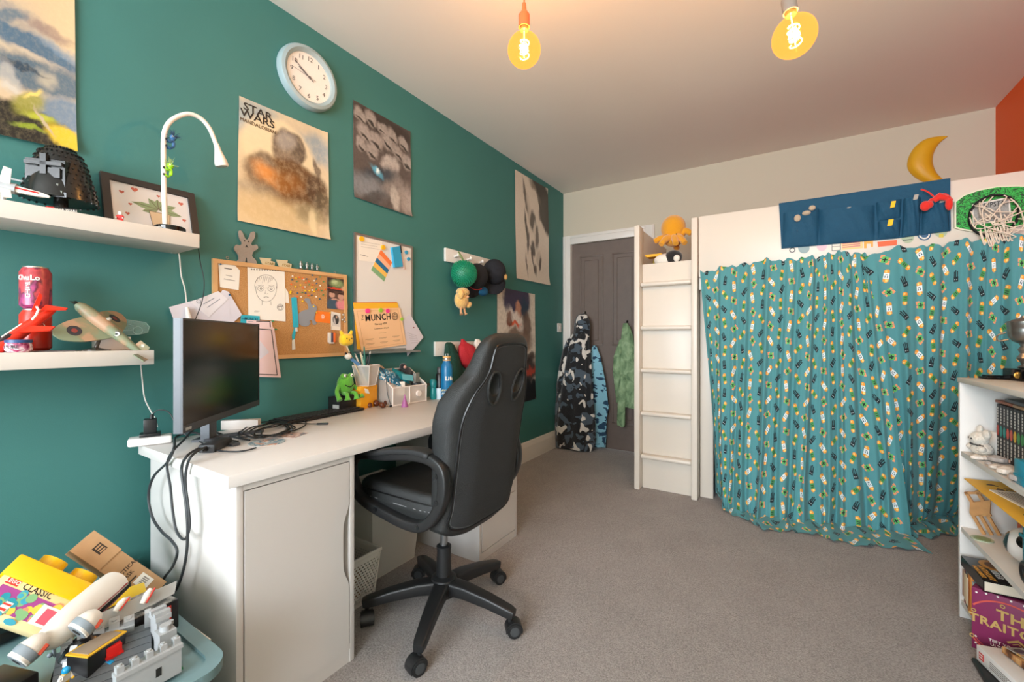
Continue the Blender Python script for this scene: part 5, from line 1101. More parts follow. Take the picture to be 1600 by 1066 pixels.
for k, (za, zb) in enumerate(((.044, .253), (.257, .466), (.47, .571), (.575, .676))):
    ya, yb = UY0 + .021, UY1 - .021; ym = (ya + yb) / 2; h = .014
    P = [(ya, za), (yb, za), (yb, zb), (ym + .062, zb), (ym + .048, zb - h * .6), (ym + .038, zb - h), (ym - .038, zb - h), (ym - .048, zb - h * .6), (ym - .062, zb), (ya, zb)]
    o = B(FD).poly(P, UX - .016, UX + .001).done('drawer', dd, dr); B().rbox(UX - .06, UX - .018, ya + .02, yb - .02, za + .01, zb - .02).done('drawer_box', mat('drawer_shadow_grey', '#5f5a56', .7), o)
# ---- power strip and adapter behind
ps = thing('power_strip', (.13, .53, DT), 'white power strip behind the monitor, carrying the black adapter', 'power strip')
B(T(.115, .562, DT + .0145, 0, 0, -20)).box((0, 0, 0), (.055, .115, .027), bev=.006).done('casing', mat('white_plastic_gloss', '#e3ddd8', .3), ps)
pb = thing('power_adapter', (.08, .56, DT + .03), 'black plug-in power adapter standing on the white power strip', 'power adapter')
blk2 = mat('satin_black_plastic', '#17181a', .35)
q0, q1 = X(228, 688, .12), X(250, 660, .12)
MA = T(.112, .562, DT + .0285, 0, 0, -20)
B(MA).box((0, 0, .006), (.052, .055, .010), bev=.002).box((0, 0, .034), (.038, .034, .048), bev=.002).done('adapter_body', blk2, pb)
B(MA).cyl((0, .004, .058), (0, .004, .072), .006).done('plug', blk2, pb)
B().tube(smooth_path([MA @ Vector((0, .004, .07)), MA @ Vector((0, .02, .085)), MA @ Vector((.01, .05, .075)), (.17, .62, DT + .05), (.2, .64, DT + .02)], 6), .0018, 6).done('black_cable', bc, None, 'thin black lead arching from the adapter to behind the monitor', 'cable')
# ---- monitor
mo = thing('monitor', (.37, .64, DT), 'black flat-screen monitor angled along the desk, reflecting the room', 'monitor')
md = Vector((-math.sin(math.radians(42.6)), math.cos(math.radians(42.6)), 0)); mn = Vector((math.cos(math.radians(42.6)), math.sin(math.radians(42.6)), 0))
# near lower front corner on the ray through the photographed bezel
def onray(u, v, d): r_ = ray(u, v); return Vector((CX + r_[0] * d, r_[1] * d, CZ + r_[2] * d))
near = onray(285, 678, 1.245); zb_, zt_ = near.z, onray(285, 497, 1.245).z
def plane_hit(u, v):
    r_ = Vector(ray(u, v)); o_ = Vector((CX, 0, CZ)); t = (near - o_).dot(mn) / r_.dot(mn); return o_ + r_ * t
far = plane_hit(405, 600); Wm = (far - near).dot(md); Hm = zt_ - zb_
FM = frame((near.x, near.y, zb_), md, (0, 0, 1)); fz = 1 if (FM.to_3x3() @ Vector((0, 0, 1))).dot(mn) > 0 else -1
if fz < 0: FM = frame((near.x + md.x * Wm, near.y + md.y * Wm, zb_), -md, (0, 0, 1))
grey = mat('dark_grey_bezel', '#43464b', .4); side_g = mat('silver_grey_edge', '#50555b', .35)
b = B(FM); b.rect(-.0, -.0, Wm, Hm, -.024, -.006, i=0); b.rect(.14, .03, Wm - .14, Hm - .10, -.040, -.024, i=0); b.done('back_housing', side_g, mo)
b = B(FM); b.rect(0, 0, Wm, .022, -.006, .001); b.rect(0, Hm - .006, Wm, Hm, -.006, .001); b.rect(0, .022, .006, Hm - .006, -.006, .001); b.rect(Wm - .006, .022, Wm, Hm - .006, -.006, .001); b.done('bezel', grey, mo)
B(FM).rect(.006, .022, Wm - .006, Hm - .006, -.006, -.0005).done('screen', mat('dark_screen', '#060606', .20, coat=.0), mo)
mc_ = near + md * Wm / 2 - mn * .06
B().rbox(-.03, .03, -.012, .012, 0, 0.001) if False else None
cx_m, cy_m = (near + md * Wm * .5).xy
bm0 = frame((cx_m, cy_m, DT), md, (0, 0, 1))
if (bm0.to_3x3() @ Vector((0, 0, 1))).dot(mn) < 0: bm0 = frame((cx_m, cy_m, DT), -md, (0, 0, 1))
B(bm0).rect(-.025, .008, .025, .20, -.075, -.047).done('stand_neck', side_g, mo)
b = B(bm0); b.poly([(-.03, 0), (.03, 0), (.03, .009), (-.03, .009)], -.10, -.03)
for s in (-1, 1): b.tube([(s * .02, .006, -.05), (s * .11, .006, .075)], [.017, .013], 8, sq=(.35, 1), up=(0, 1, 0))
b.done('stand_foot', grey, mo)
B(FM).rect(.015, .006, .045, .014, .001, .0015).done('maker_badge', mat('pale_badge', '#a9abad', .4), mo)
# ---- white leaflet / box leaning behind the monitor
q = [Z(337, 676, DT), Z(404, 672, DT)]
B().box((0, 0, 0), (.001, .001, .001)) if False else None
a_, c_ = Z(345, 672, DT), Z(403, 670, DT); d_ = (c_ - a_).normalized(); M = frame(a_, d_, (0, 0, 1))
B(M).poly([(0, 0), ((c_ - a_).length, 0), ((c_ - a_).length, .035), (.0, .035)], -.03, .0).done('white_carton', mat('eggshell_box', '#dcd3cc', .5), None, 'small white carton standing on the desk behind the monitor foot', 'box')
# ---- cables: long loops over the desk edge and the tangle on the desk
gc = mat('grey_black_cable', '#2c3033', .5)
def D_(u, v, y=DY0 - .012): return Y(u, v, y)
def cable(pts, r, lab, m=gc): return B().tube(smooth_path(pts, 7), r, 8).done('cable', m, None, lab, 'cable', recalc=True)
zt = DT + .006
cable([Z(372, 690, zt), Z(330, 684, zt), Z(300, 676, zt + .02), Z(275, 683, zt + .01), (D_(272, 700)), D_(262, 722), D_(240, 745), D_(232, 775), D_(238, 808), D_(252, 830), D_(268, 845), D_(277, 862), D_(270, 885), D_(256, 905), D_(254, 925), D_(262, 934), D_(276, 920), D_(288, 885), D_(293, 845), D_(292, 800), D_(286, 755), D_(284, 730), D_(293, 712), Z(312, 700, zt + .008), Z(335, 690, zt)], .0038, 'longest grey cable looping from the monitor foot down the desk side and back')
cable([Z(390, 688, zt), Z(350, 680, zt), Z(310, 668, zt + .03), Z(285, 690, zt + .012), D_(268, 708), D_(261, 728), D_(266, 760), D_(270, 800), D_(276, 830), D_(288, 843), D_(296, 825), D_(294, 790), D_(290, 760), D_(291, 735), D_(300, 712, DY0 - .006), Z(325, 698, zt + .012), Z(360, 690, zt)], .0035, 'shorter grey cable loop hanging down the side of the desk')
R.seed(11)
for k in range(5):
    u0, v0 = 400 + 6 * k, 672 + k * 1.5; pts = []
    n_ = 14
    for j in range(n_):
        a = 2 * PI * j / n_; pts.append(Z(410 + 6 * k + (38 - 3 * k) * math.cos(a) + R.uniform(-3, 3), 672 + (11 - k) * math.sin(a) - 6 * math.cos(a) * .8 + R.uniform(-1.2, 1.2), zt + .006 * ((j + k) % 3)))
    B().tube(smooth_path(pts, 5, True), .0028, 7, closed=True).done('coiled_cable', bc, None, ['outermost loop of the black cable coil on the desk behind the monitor', 'second loop inwards of the black cable coil on the desk', 'middle loop of the black cable coil on the desk', 'fourth loop inwards of the black cable coil on the desk', 'innermost loop of the black cable coil on the desk'][k], 'cable', 'coiled cable loops on the desk')
cable([Z(455, 650, zt), Z(472, 655, zt), Z(478, 663, zt), Z(462, 672, zt), Z(440, 676, zt)], .0026, 'thin black cable curling away from the coil towards the keyboard', bc)
us = thing('charging_cable', Z(490, 662, zt), 'black charging lead with its plug pointing towards the middle of the desk', 'cable')
B().tube(smooth_path([Z(445, 660, zt), Z(470, 662, zt), Z(495, 662.5, zt)], 5), .0022, 7).done('lead', bc, us); B().tube([Z(495, 662.5, zt), Z(513, 662, zt)], .0042, 8).done('plug', bc, us)
cable([Z(312, 690, zt), Z(335, 703, zt), Z(365, 706, zt), Z(385, 704, zt), Z(400, 700, zt)], .0026, 'thin grey cable curving along the desk front of the black adapter brick')
ab = thing('adapter_brick', Z(330, 700, DT), 'black power brick lying on the desk by the monitor foot', 'power adapter')
a_, c_ = Z(313, 700, DT), Z(340, 708, DT); B(T((a_.x + c_.x) / 2, (a_.y + c_.y) / 2 + .02, DT + .014, 0, 0, 40)).box((0, 0, 0), (.05, .11, .026), bev=.006).done('brick', mat('soft_black_brick', '#2b2c2e', .5), ab)
B(T((a_.x + c_.x) / 2, (a_.y + c_.y) / 2 + .02, DT + .014, 0, 0, 40)).cyl((0, -.055, 0), (0, -.08, 0), .007, .004).done('strain_relief', blk2, ab)
# keyboard
kb0, kb1 = Z(383, 676, DT), Z(556, 642, DT)
kA, kB_ = Vector((.205, .985, 0)), Vector((.165, 1.385, 0)); kd = (kB_ - kA).normalized(); kx = Vector((0, 0, 1)).cross(kd)
ky = thing('keyboard', (.13, 1.18, DT), 'black keyboard lying along the wall behind the cable coil', 'keyboard')
MK = frame((kA.x, kA.y, DT + .004), kd, (-kd.y * 1.0, kd.x, 0)) 
MK = frame((kA.x, kA.y, DT + .003), kd, Vector((0, 0, 1)).cross(kd)); KL, KW = .42, .125
B(MK).box((KL / 2, KW / 2, .005), (KL, KW, .011), bev=.003).done('keyboard_body', mat('black_keyboard', '#161616', .4), ky)
keyp = None; R.seed(1)
kk = []
for r_i in range(5):
    x = .012
    while x < KL - .02:
        w_ = .017 if not (r_i == 4 and .09 < x < .12) else .09
        kk.append((x, .012 + r_i * .0205, w_)); x += w_ + .0036
proto_k = {}
for (x, y, w_) in kk[:100]:
    key = w_
    if key not in proto_k:
        o = B(MK.to_3x3().to_4x4()).box((w_ / 2, .0085, .003), (w_, .0165, .006), bev=.0012, seg=1).done('key', mat('charcoal_key', '#26262a', .45), ky); proto_k[key] = (o, o.location.copy() + ky.location)
        oo = o
    else: oo = proto_k[key][0].copy(); COL.objects.link(oo)
    oo.parent = ky; oo.location = proto_k[key][1] + (MK @ Vector((x, y, .010))) - ky.location
# paper coaster, disc
a_ = Z(452, 680, DT); B(T(a_.x, a_.y, DT + .0006, 0, 0, 25)).box((0, 0, 0), (.10, .085, .001)).done('printed_card', ramp_mat('photo_card_print', [(.4, '#6d7d86'), (.5, '#c9a79a'), (.58, '#d9cfc9'), (.65, '#8a4d4a')], scale=40), None, 'rectangular printed card lying on the desk under the cable coil', 'card')
a_ = Z(417, 692, DT); B(T(a_.x, a_.y, DT + .0006)).disc(0, 0, .056, z1=.0012, n=40).disc(0, 0, .008, z0=.0012, z1=.0016, i=1).done('disc', [ramp_mat('teal_disc_print', [(.38, '#b9c4c4'), (.47, '#2c6f88'), (.55, '#d9d2c6'), (.62, '#c9764a')], scale=36, dist=1), mat('white_plastic_gloss', '#e3ddd8', .3)], None, 'round printed disc lying on the desk in front of the cable coil', 'disc')
# ---- far end of the desk
bxb = thing('black_box', (.09, 1.34, DT), 'small black carton with a white label under the green plush', 'box')
MB_ = frame((.108, 1.288, DT), (-.26, .97, 0), (0, 0, 1)); MB_ = Matrix.Translation((.118, 1.292, DT)) @ Matrix.Rotation(math.radians(8), 4, 'Z')
B(MB_).rbox(-.075, 0, 0, .118, 0, .074, bev=.001).done('carton', mat('black_carton', '#1d1b1c', .5), bxb)
B(MB_).rbox(-.045, -.004, -.0008, -.0001, .006, .036).done('paper_label', mat('pale_label', '#bcbcb8', .6), bxb)
gp_ = mat('green_plush', '#5fae35', .9, sheen=.4, bump=.4, bscale=160); fc = Vector((.085, 1.348, DT + .0745)); fr_ = thing('green_plush', fc, 'bright green round plush toy with a white tag sitting on the black box', 'plush toy')
B().ball(fc + Vector((0, 0, .055)), (.036, .042, .054), n=28).done('body', gp_, fr_)
for s in (-1, 1):
    B().tube(smooth_path([fc + Vector((0, s * .036, .052)), fc + Vector((.02, s * .062, .024)), fc + Vector((.046, s * .064, -.014))], 4), [.010] * 7 + [.012, .014], 10).done('arm', gp_, fr_)
    B().tube(smooth_path([fc + Vector((.015, s * .020, .012)), fc + Vector((.046, s * .024, .012)), fc + Vector((.054, s * .026, -.016))], 4), [.010] * 7 + [.013, .016], 10).done('leg', gp_, fr_)
    B().ball(fc + Vector((.014, s * .022, .098)), .015, n=16).done('eye_bump', gp_, fr_); B().ball(fc + Vector((.024, s * .020, .101)), .0085, n=12).done('eye', mat('white_plastic', '#e8e6e0', .4), fr_); B().ball(fc + Vector((.0305, s * .018, .101)), .0035, n=8).done('pupil', inkb, fr_)
B().tube(smooth_path([fc + Vector((.033, -.024, .056)), fc + Vector((.0375, 0, .045)), fc + Vector((.033, .024, .056))], 4), .0022, 6).done('mouth', inkb, fr_)
B(T(fc.x + .055, fc.y + .082, fc.z + .018, 0, 70, 75)).box((0, 0, 0), (.024, .062, .0008)).done('white_tag', paper, fr_)
yb_ = thing('yellow_box', (.085, 1.46, DT), 'bright yellow cardboard box under the mesh pen pot', 'box'); MY = Matrix.Translation((.130, 1.405, DT)) @ Matrix.Rotation(math.radians(12), 4, 'Z'); yel_c = mat('bright_yellow_card', '#f0a818', .5)
B(MY).rbox(-.10, 0, 0, .128, 0, .112, bev=.001).done('carton', yel_c, yb_); B(MY).rbox(-.101, .001, -.001, .129, .092, .113, bev=.001).done('lid', yel_c, yb_)
def mesh_mat(name, col, hole=.45):
    m = bpy.data.materials.new(name); m.use_nodes = True; MC[name] = m; nt = m.node_tree; nt.nodes.clear(); L = nt.links.new
    o = nt.nodes.new('ShaderNodeOutputMaterial'); mx = nt.nodes.new('ShaderNodeMixShader'); t = nt.nodes.new('ShaderNodeBsdfTransparent'); g = nt.nodes.new('ShaderNodeBsdfPrincipled')
    g.inputs['Base Color'].default_value = lin(col); g.inputs['Roughness'].default_value = .45
    mx.inputs[0].default_value = hole
    L(t.outputs[0], mx.inputs[1]); L(g.outputs[0], mx.inputs[2]); L(mx.outputs[0], o.inputs[0]); return m
wire = mat('white_powder_coat', '#e6ded6', .4); mesh_ = mesh_mat('white_wire_mesh', '#dfd8d0', .55)
ZP = DT + .1135; pcx, pcy = .088, 1.472; pt = thing('pen_pot', (pcx, pcy, ZP), 'white wire-mesh pen pot full of pens standing on the yellow box', 'pen pot')
Rz = Matrix.Rotation(math.radians(20), 3, 'Z')
def sq4(r, z): return [Vector((pcx, pcy, z)) + Rz @ Vector((sx * r, sy * r, 0)) for sx, sy in ((-1, -1), (1, -1), (1, 1), (-1, 1))]
A, Q = sq4(.034, ZP + .001), sq4(.049, ZP + .106)
b = B()
for k in range(4): b.grid(lambda u, v, k=k: A[k].lerp(A[(k + 1) % 4], u).lerp(Q[k].lerp(Q[(k + 1) % 4], u), v), 1, 1)
b.done('mesh_sides', mesh_, pt, recalc=False)
b = B(); b.tube(A, .0022, 6, closed=True).tube(Q, .003, 6, closed=True)
for k in range(4): b.tube([A[k], Q[k]], .0022, 6)
b.done('wire_frame', wire, pt)
def pen(base, tip, r, colr, lab, capc=None, nm='pen'):
    base, tip = Vector(base), Vector(tip); o = thing(nm, base, lab, 'pen', None)
    B().tube([base, tip], r, 8).done('barrel', mat('pen_' + colr.strip('#'), colr, .4), o)
    B().tube([tip, tip + (tip - base).normalized() * .014], [r * 1.05, r * .5], 8).done('cap', mat('pen_' + (capc or colr).strip('#'), capc or colr, .4), o)
pc0 = Vector((pcx, pcy, ZP + .004)); lbm = mat('light_blue_barrel', '#5f95cc', .4)
bp0 = thing('topper_pen', pc0, 'fat light blue pen with a round white animal topper leaning out of the pot', 'pen')
hp = X(544, 557, .10); B().tube([pc0 + Vector((0, .01, .03)), X(561, 570, .09), hp + (X(561, 570, .09) - hp) * .3], .0085, 12).done('barrel', lbm, bp0)
B().ball(hp, (.016, .018, .016), n=16).done('animal_head', mat('white_plush_top', '#e2dcd2', .6), bp0)
for dy in (-.013, .013): B().ball(hp + Vector((0, dy, .014)), .006, n=8).done('ear', inkb, bp0)
for (u, v, c, cp, lab) in ((563, 550, '#d9c7a8', '#5b4a3a', 'cream pen standing upright in the mesh pot'), (569, 545, '#1b6e5a', '#1b6e5a', 'dark green pen in the mesh pot'), (578, 553, '#1c1c1e', '#e8e6e0', 'black pen with a pale tip in the mesh pot'), (566, 558, '#86b9a6', '#c9d8cf', 'pale green pen in the mesh pot'), (574, 560, '#2a2a2e', '#2a2a2e', 'short black pen in the mesh pot'), (556, 556, '#efe8dc', '#a9a49a', 'white pen leaning towards the wall in the mesh pot')):
    pen(pc0 + Vector((R.uniform(-.018, .018), R.uniform(-.018, .018), .0)), X(u, v, pcx), .0042, c, lab, cp)
yp = thing('yellow_plush', X(541, 530, .10), 'small square yellow plush head with round ears on a stick in the mesh pot', 'plush toy')
yc_ = X(541, 531, .09); ypm = mat('yellow_plush', '#f2c51c', .9, sheen=.4, bump=.4, bscale=160)
B().box(yc_, (.05, .068, .060), bev=.022, seg=5).done('head', ypm, yp)
for s in (-1, 1): B().tube([yc_ + Vector((0, s * .022, .023)), yc_ + Vector((0, s * .032, .044))], [.011, .006], 8).done('ear', ypm, yp)
b = B()
for s in (-1, 1): b.ball(yc_ + Vector((.0245, s * .014, .006)), .0035, n=8)
b.ball(yc_ + Vector((.0255, 0, -.001)), .0025, n=6); b.done('face_dots', inkb, yp); B().tube([pc0 + Vector((0, -.014, 0)), yc_ - Vector((0, 0, .028))], .0035, 8).done('stick', mat('cream_stick', '#d9c7a8', .6), yp)
ch = mat('chestnut_gloss', '#5a2a16', .22, noise=.25, nscale=60)
for k, (u, v, r_) in enumerate(((577, 637, .0155), (587.5, 635, .0195), (597.5, 637.5, .0175), (605, 634, .018))):
    p = Z(u, v, DT); B(T(p.x, p.y, DT + r_ * .85, 10 * k, 20, 35 * k)).ball((0, 0, 0), (r_ * 1.08, r_, r_ * .85), n=18).done('chestnut', ch, None, ['smallest chestnut, at the end of the row nearest the yellow box', 'second chestnut from the yellow box, the largest and glossiest', 'third chestnut from the yellow box, in front of the others', 'chestnut at the end of the row nearest the mesh organizer'][k], 'chestnut', 'chestnuts on the desk')
og2 = thing('mesh_organizer', (.12, 1.67, DT), 'white wire-mesh desk organizer with a small drawer, crammed with odds and ends', 'desk organizer')
ox0, ox1, oy0, oy1, HF, HB = .035, .200, 1.552, 1.800, .105, .185; ym_ = 1.672
def side(y): return [Vector((ox0, y, DT + .004)), Vector((ox1, y, DT + .004)), Vector((ox1, y, DT + HF - .008)), Vector((ox1 - .012, y, DT + HF)), Vector((ox0 + .03, y, DT + HB)), Vector((ox0, y, DT + HB))]
b = B()
for y in (oy0, oy1): b.tube(side(y), .004, 6, closed=True)
for (x, z) in ((ox1, .004), (ox1, HF - .008), (ox0, HB)): b.tube([(x, oy0, DT + z), (x, oy1, DT + z)], .0036, 6)
b.tube([(ox1, ym_, DT + .004), (ox1, ym_, DT + HF - .008)], .0036, 6); b.rbox(ox0, ox1, oy0, oy1, DT + .001, DT + .004); b.done('wire_frame', wire, og2)
b = B()
for y in (oy0, oy1): b.bm.faces.new([b.bm.verts.new(p) for p in side(y)])
b.grid(lambda u, v: Vector((ox1, lerp(oy0, oy1, u), lerp(DT + .004, DT + HF - .008, v))), 1, 1); b.grid(lambda u, v: Vector((ox0, lerp(oy0, oy1, u), lerp(DT + .004, DT + HB, v))), 1, 1)
b.done('mesh_panels', mesh_, og2, recalc=False)
dwr = B().rbox(ox0 + .01, ox1 - .002, ym_ + .005, oy1 - .005, DT + .006, DT + HF - .014, bev=.001).done('drawer', mesh_mat('dense_white_mesh', '#dfd8d0', .75), og2)
B().cyl((ox1 - .001, 1.735, DT + .052), (ox1 + .012, 1.735, DT + .052), .016, n=20).done('knob', wire, dwr)
tb_ = ramp_mat('blue_white_packet_print', [(.42, '#135a78'), (.5, '#1f86a8'), (.56, '#e6e6e0'), (.6, '#146080')], scale=45, rough=.35, constant=True)
def packet(M, d, m, lab, nm='snack_packet', cat='packet'): 
    b = B(M); b.grid(lambda u, v: Vector(((u - .5) * d[0], (v - .5) * d[1], d[2] * math.sin(PI * u) ** .6 * math.sin(PI * v) ** .6 + .002 * math.sin(u * 23 + v * 15))), 12, 12); b.grid(lambda u, v: Vector(((.5 - u) * d[0], (v - .5) * d[1], -.3 * d[2] * math.sin(PI * u) ** .6 * math.sin(PI * v) ** .6)), 12, 12); b.done(nm, m, None, lab, cat)
packet(T(.12, 1.605, DT + .150, 40, 22, 70), (.135, .10, .022), tb_, 'blue and white patterned packet on top of the mesh organizer')
packet(T(.115, 1.685, DT + .150, 30, 30, 60), (.11, .08, .016), mat('teal_packet', '#12808c', .35), 'plain teal packet on top of the mesh organizer, beside the patterned one')
B(T(.165, 1.69, DT + .142, 50, 10, 70)).box((0, 0, 0), (.065, .04, .004)).done('small_teal_card', mat('teal_card_white', '#5aa5ae', .5), None, 'little teal and white card wedged at the front of the organizer', 'card')
B(T(.15, 1.600, DT + .105, 80, 0, 95)).box((0, 0, 0), (.05, .085, .006)).done('red_white_sachet', ramp_mat('red_white_print', [(.45, '#e2dcd4'), (.55, '#b5453a'), (.62, '#2d8a5a')], scale=60, constant=True), None, 'red and white sachet poking up at the front of the organizer', 'sachet')
B(T(.165, 1.64, DT + .085, 85, 0, 60)).box((0, 0, 0), (.045, .075, .002)).done('paper_slip', paper, None, 'white paper slip standing behind the front mesh of the organizer', 'paper')
B(frame((.030, 1.565, DT + .155), (0, 1, 0), (0, 0, 1))).disc(.03, .0, .058, z1=.004, n=36).done('wooden_disc', mat('pale_wood_disc', '#c9a98a', .6), None, 'pale round wooden disc standing behind the patterned packet', 'disc')
bm2 = thing('black_plush', (.09, 1.745, DT + .12), 'small black plush animal with a pale muzzle slumped at the back of the organizer', 'plush toy'); bpm = mat('black_fur', '#141315', .9, sheen=.5, bump=.4, bscale=160)
B().ball((.075, 1.752, DT + .165), (.032, .048, .034), n=18).ball((.10, 1.785, DT + .135), (.018, .016, .038), n=12).done('body', bpm, bm2); B().ball((.085, 1.732, DT + .198), (.020, .022, .020), n=14).done('head', bpm, bm2); B().ball((.103, 1.729, DT + .196), (.006, .011, .009), n=10).done('muzzle', mat('pale_pink_muzzle', '#d9a898', .7), bm2)
gt = thing('glass_trophy', (.16, 1.757, DT + HF - .012), 'small clear engraved glass block on a black base standing on the organizer', 'ornament')
B(T(.165, 1.757, DT + HF - .012, 0, 0, 20)).box((0, 0, .007), (.034, .060, .014), bev=.001).done('black_base', blk2, gt); B(T(.165, 1.757, DT + HF + .002, 0, 0, 20)).box((0, 0, .029), (.016, .054, .058), bev=.002).done('glass_block', glass('smoky_glass', '#c9cdc8', .03, .35), gt)
cn = mat('purple_glitter', '#a05a90', .35, noise=.35, nscale=300); p = Z(632.5, 636, DT); B().lathe([(.019, 0), (.0005, .068)], (p.x, p.y, DT), n=20).done('party_cone', cn, None, 'small purple glitter cone standing on the desk in front of the organizer', 'cone')
B().tube(smooth_path([(.09, 1.535, ZP + .11), (.15, 1.542, ZP + .06), (.172, 1.540, DT + .07), (.195, 1.541, DT + .012)], 6), .0018, 6).done('black_cable', bc, None, 'thin black cable hanging between the yellow box and the organizer', 'cable')
B().box((.198, 1.540, DT + .006), (.009, .014, .010), bev=.002).done('cable_plug', bc, None, 'tiny black plug at the foot of the organizer', 'plug')
bl_ = mat('blue_steel_bottle', '#0f6a9a', .35); c = Z(698, 624, DT); stl = mat('steel', '#9a9a96', .35, .9); K_ = 1.22
bt = thing('water_bottle', c, 'blue steel water bottle with bamboo lid and white zigzags', 'bottle'); pr_ = lambda P: [(r * 1.08, z * K_ * 1.1) for r, z in P]
B().lathe(pr_([(.030, 0), (.032, .004), (.032, .140), (.028, .155), (.021, .162), (.021, .170)]), tuple(c), n=32).done('body', bl_, bt)
B().lathe(pr_([(.022, .1701), (.022, .176)]), tuple(c), n=28).lathe(pr_([(.0225, .182), (.0225, .191)]), tuple(c), n=28).done('bamboo_lid', mat('bamboo', '#c79b62', .5), bt); B().lathe(pr_([(.0215, .176), (.0215, .182)]), tuple(c), n=28).done('steel_ring', stl, bt)
h_ = .252
B().tube([(c.x, c.y - .012, c.z + h_), (c.x, c.y - .011, c.z + h_ + .018), (c.x, c.y + .011, c.z + h_ + .018), (c.x, c.y + .012, c.z + h_)], .0014, 6).done('wire_handle', stl, bt)
b = B(); va = math.atan2(-c.y, CX - c.x); rb_ = .0348
for k, m_ in enumerate((.055, .036)):
    pts = []
    for j in range(13): a = va - .9 + 1.8 * j / 12; pts.append((c.x + rb_ * math.cos(a), c.y + rb_ * math.sin(a), c.z + m_ + (.006 if j % 2 else -.004)))
    b.tube(pts, .003, 5, i=k)
b.done('zigzag_print', [mat('pale_yellow_print', '#d8cf9a', .5), mat('white_print', '#e6e3da', .5)], bt)
b = B()
for k, t_ in enumerate('Life'): a = va + .0 + k * .32; b.bold(t_, .034, frame((c.x + rb_ * math.cos(a), c.y + rb_ * math.sin(a), c.z + .125), (-math.sin(a), math.cos(a), 0), (0, 0, 1)), w=.12)
b.done('lettering', mat('white_print', '#e6e3da', .5), bt)
c = Z(687, 623.5, DT); dd_ = thing('deodorant_can', c, 'black and white spray can between the teal and the blue bottle', 'spray can')
B().lathe([(.021, 0), (.022, .05), (.022, .065)], tuple(c), n=24).done('lower_body', mat('white_sky_print', '#c9d9e2', .3), dd_); B().lathe([(.022, .0651), (.022, .145), (.015, .155)], tuple(c), n=24).done('upper_body', blk2, dd_); B().lathe([(.0155, .155), (.0155, .185), (.012, .19)], tuple(c), n=20).done('cap', mat('charcoal_cap', '#3a3a3c', .4), dd_)
c = Z(677, 624, DT); tl_ = thing('teal_tube', c, 'small teal rounded bottle beside the mesh organizer', 'bottle')
B().lathe([(.017, 0), (.021, .012), (.019, .045), (.017, .068)], tuple(c), n=20).done('body', mat('teal_plastic', '#117f80', .35), tl_); B().lathe([(.019, .0681), (.022, .082), (.0215, .108), (.012, .12)], tuple(c), n=20).done('cap', mat('teal_plastic_dark', '#0f6f72', .35), tl_)
c = Z(692, 632, DT); B().disc(c.x + .03, c.y + .02, .06, z0=DT, z1=DT + .005, n=36).done('glass_coaster', glass('pale_blue_glass', '#bfe0ea', .05, .4), None, 'pale clear coaster under the bottles at the far end of the desk', 'coaster')
ns = B()
for k in range(5): ns.tube(smooth_path([(.07 + .01 * k, 1.84, DT + .004 + .02 * k), (.08, 1.86 + .01 * k, DT + .06 + .01 * k), (.11, 1.875, DT + .105 - .012 * k), (.14, 1.855 + .012 * k, DT + .09)], 5), .0026, 6)
ns.done('bronze_cords', mat('bronze_cord', '#6a5a44', .6), None, 'small heap of bronze cords behind the teal bottle', 'cords')
# ============================================================ hook rails on the wall
def rail(u0, v0, v1, y1, lab):
    y, z1_ = W(u0, v0, .015); z0_ = W(u0, v1, .015)[1]
    r = thing('hook_rail', (.001, (y + y1) / 2, z0_), lab, 'coat rack'); B().rbox(.0008, .018, y, y1, z0_, z1_, bev=.002).done('rail_board', white_gloss, r)
    n = 4
    for k in range(n):
        yy = lerp(y + .09, y1 - .09, k / (n - 1)); zz = (z0_ + z1_) / 2
        B().cyl((.018, yy, zz), (.045, yy, zz + .004), .008, .007, n=12).ball((.052, yy, zz + .006), (.011, .014, .014), n=12).done('peg', white_gloss, r)
    for yy in (y + .03, y1 - .03): B().cyl((.018, yy, (z0_ + z1_) / 2), (.0186, yy, (z0_ + z1_) / 2), .003, n=8).done('screw', mat('screw_grey', '#7a766f', .5), r)
    return y, y1, z0_, z1_
r1 = rail(696, 387, 408, 2.78, 'upper white peg rail on the wall, holding the caps and green ball')
r2 = rail(680, 534, 557, 2.70, 'lower white peg rail on the wall, holding the red and green bags')
# green rubbery spiky ball in a net
gb_ = thing('spiky_ball', (.09, 2.32, 1.5), 'green rubber spiky ball hanging on the upper peg rail', 'ball')
gc_ = X(724, 428, .09); gr = .092
B().ball(gc_, gr * .93, n=32).done('ball', mat('sea_green_rubber', '#0f7d5c', .5), gb_)
b = B(); n_ = 520
for k in range(n_):
    zz = 1 - 2 * (k + .5) / n_; a = k * 2.399963; rr_ = math.sqrt(1 - zz * zz); d = Vector((rr_ * math.cos(a), rr_ * math.sin(a), zz))
    if d.x < -.45: continue
    b.cyl(gc_ + d * gr * .9, gc_ + d * gr * 1.04, .0036, .0018, n=5)
o = b.done('spikes', mat('green_rubber', '#138a62', .5), gb_); o['kind'] = 'stuff'
B().tube(smooth_path([gc_ + Vector((0, 0, gr * .9)), (.06, gc_.y - .01, gc_.z + .14), (.05, gc_.y, r1[2] + .075), (.062, gc_.y + .012, gc_.z + .13), gc_ + Vector((0, .01, gr * .9))], 5), .003, 6).done('hanging_cord', mat('olive_cord', '#6d8a4a', .7), gb_)
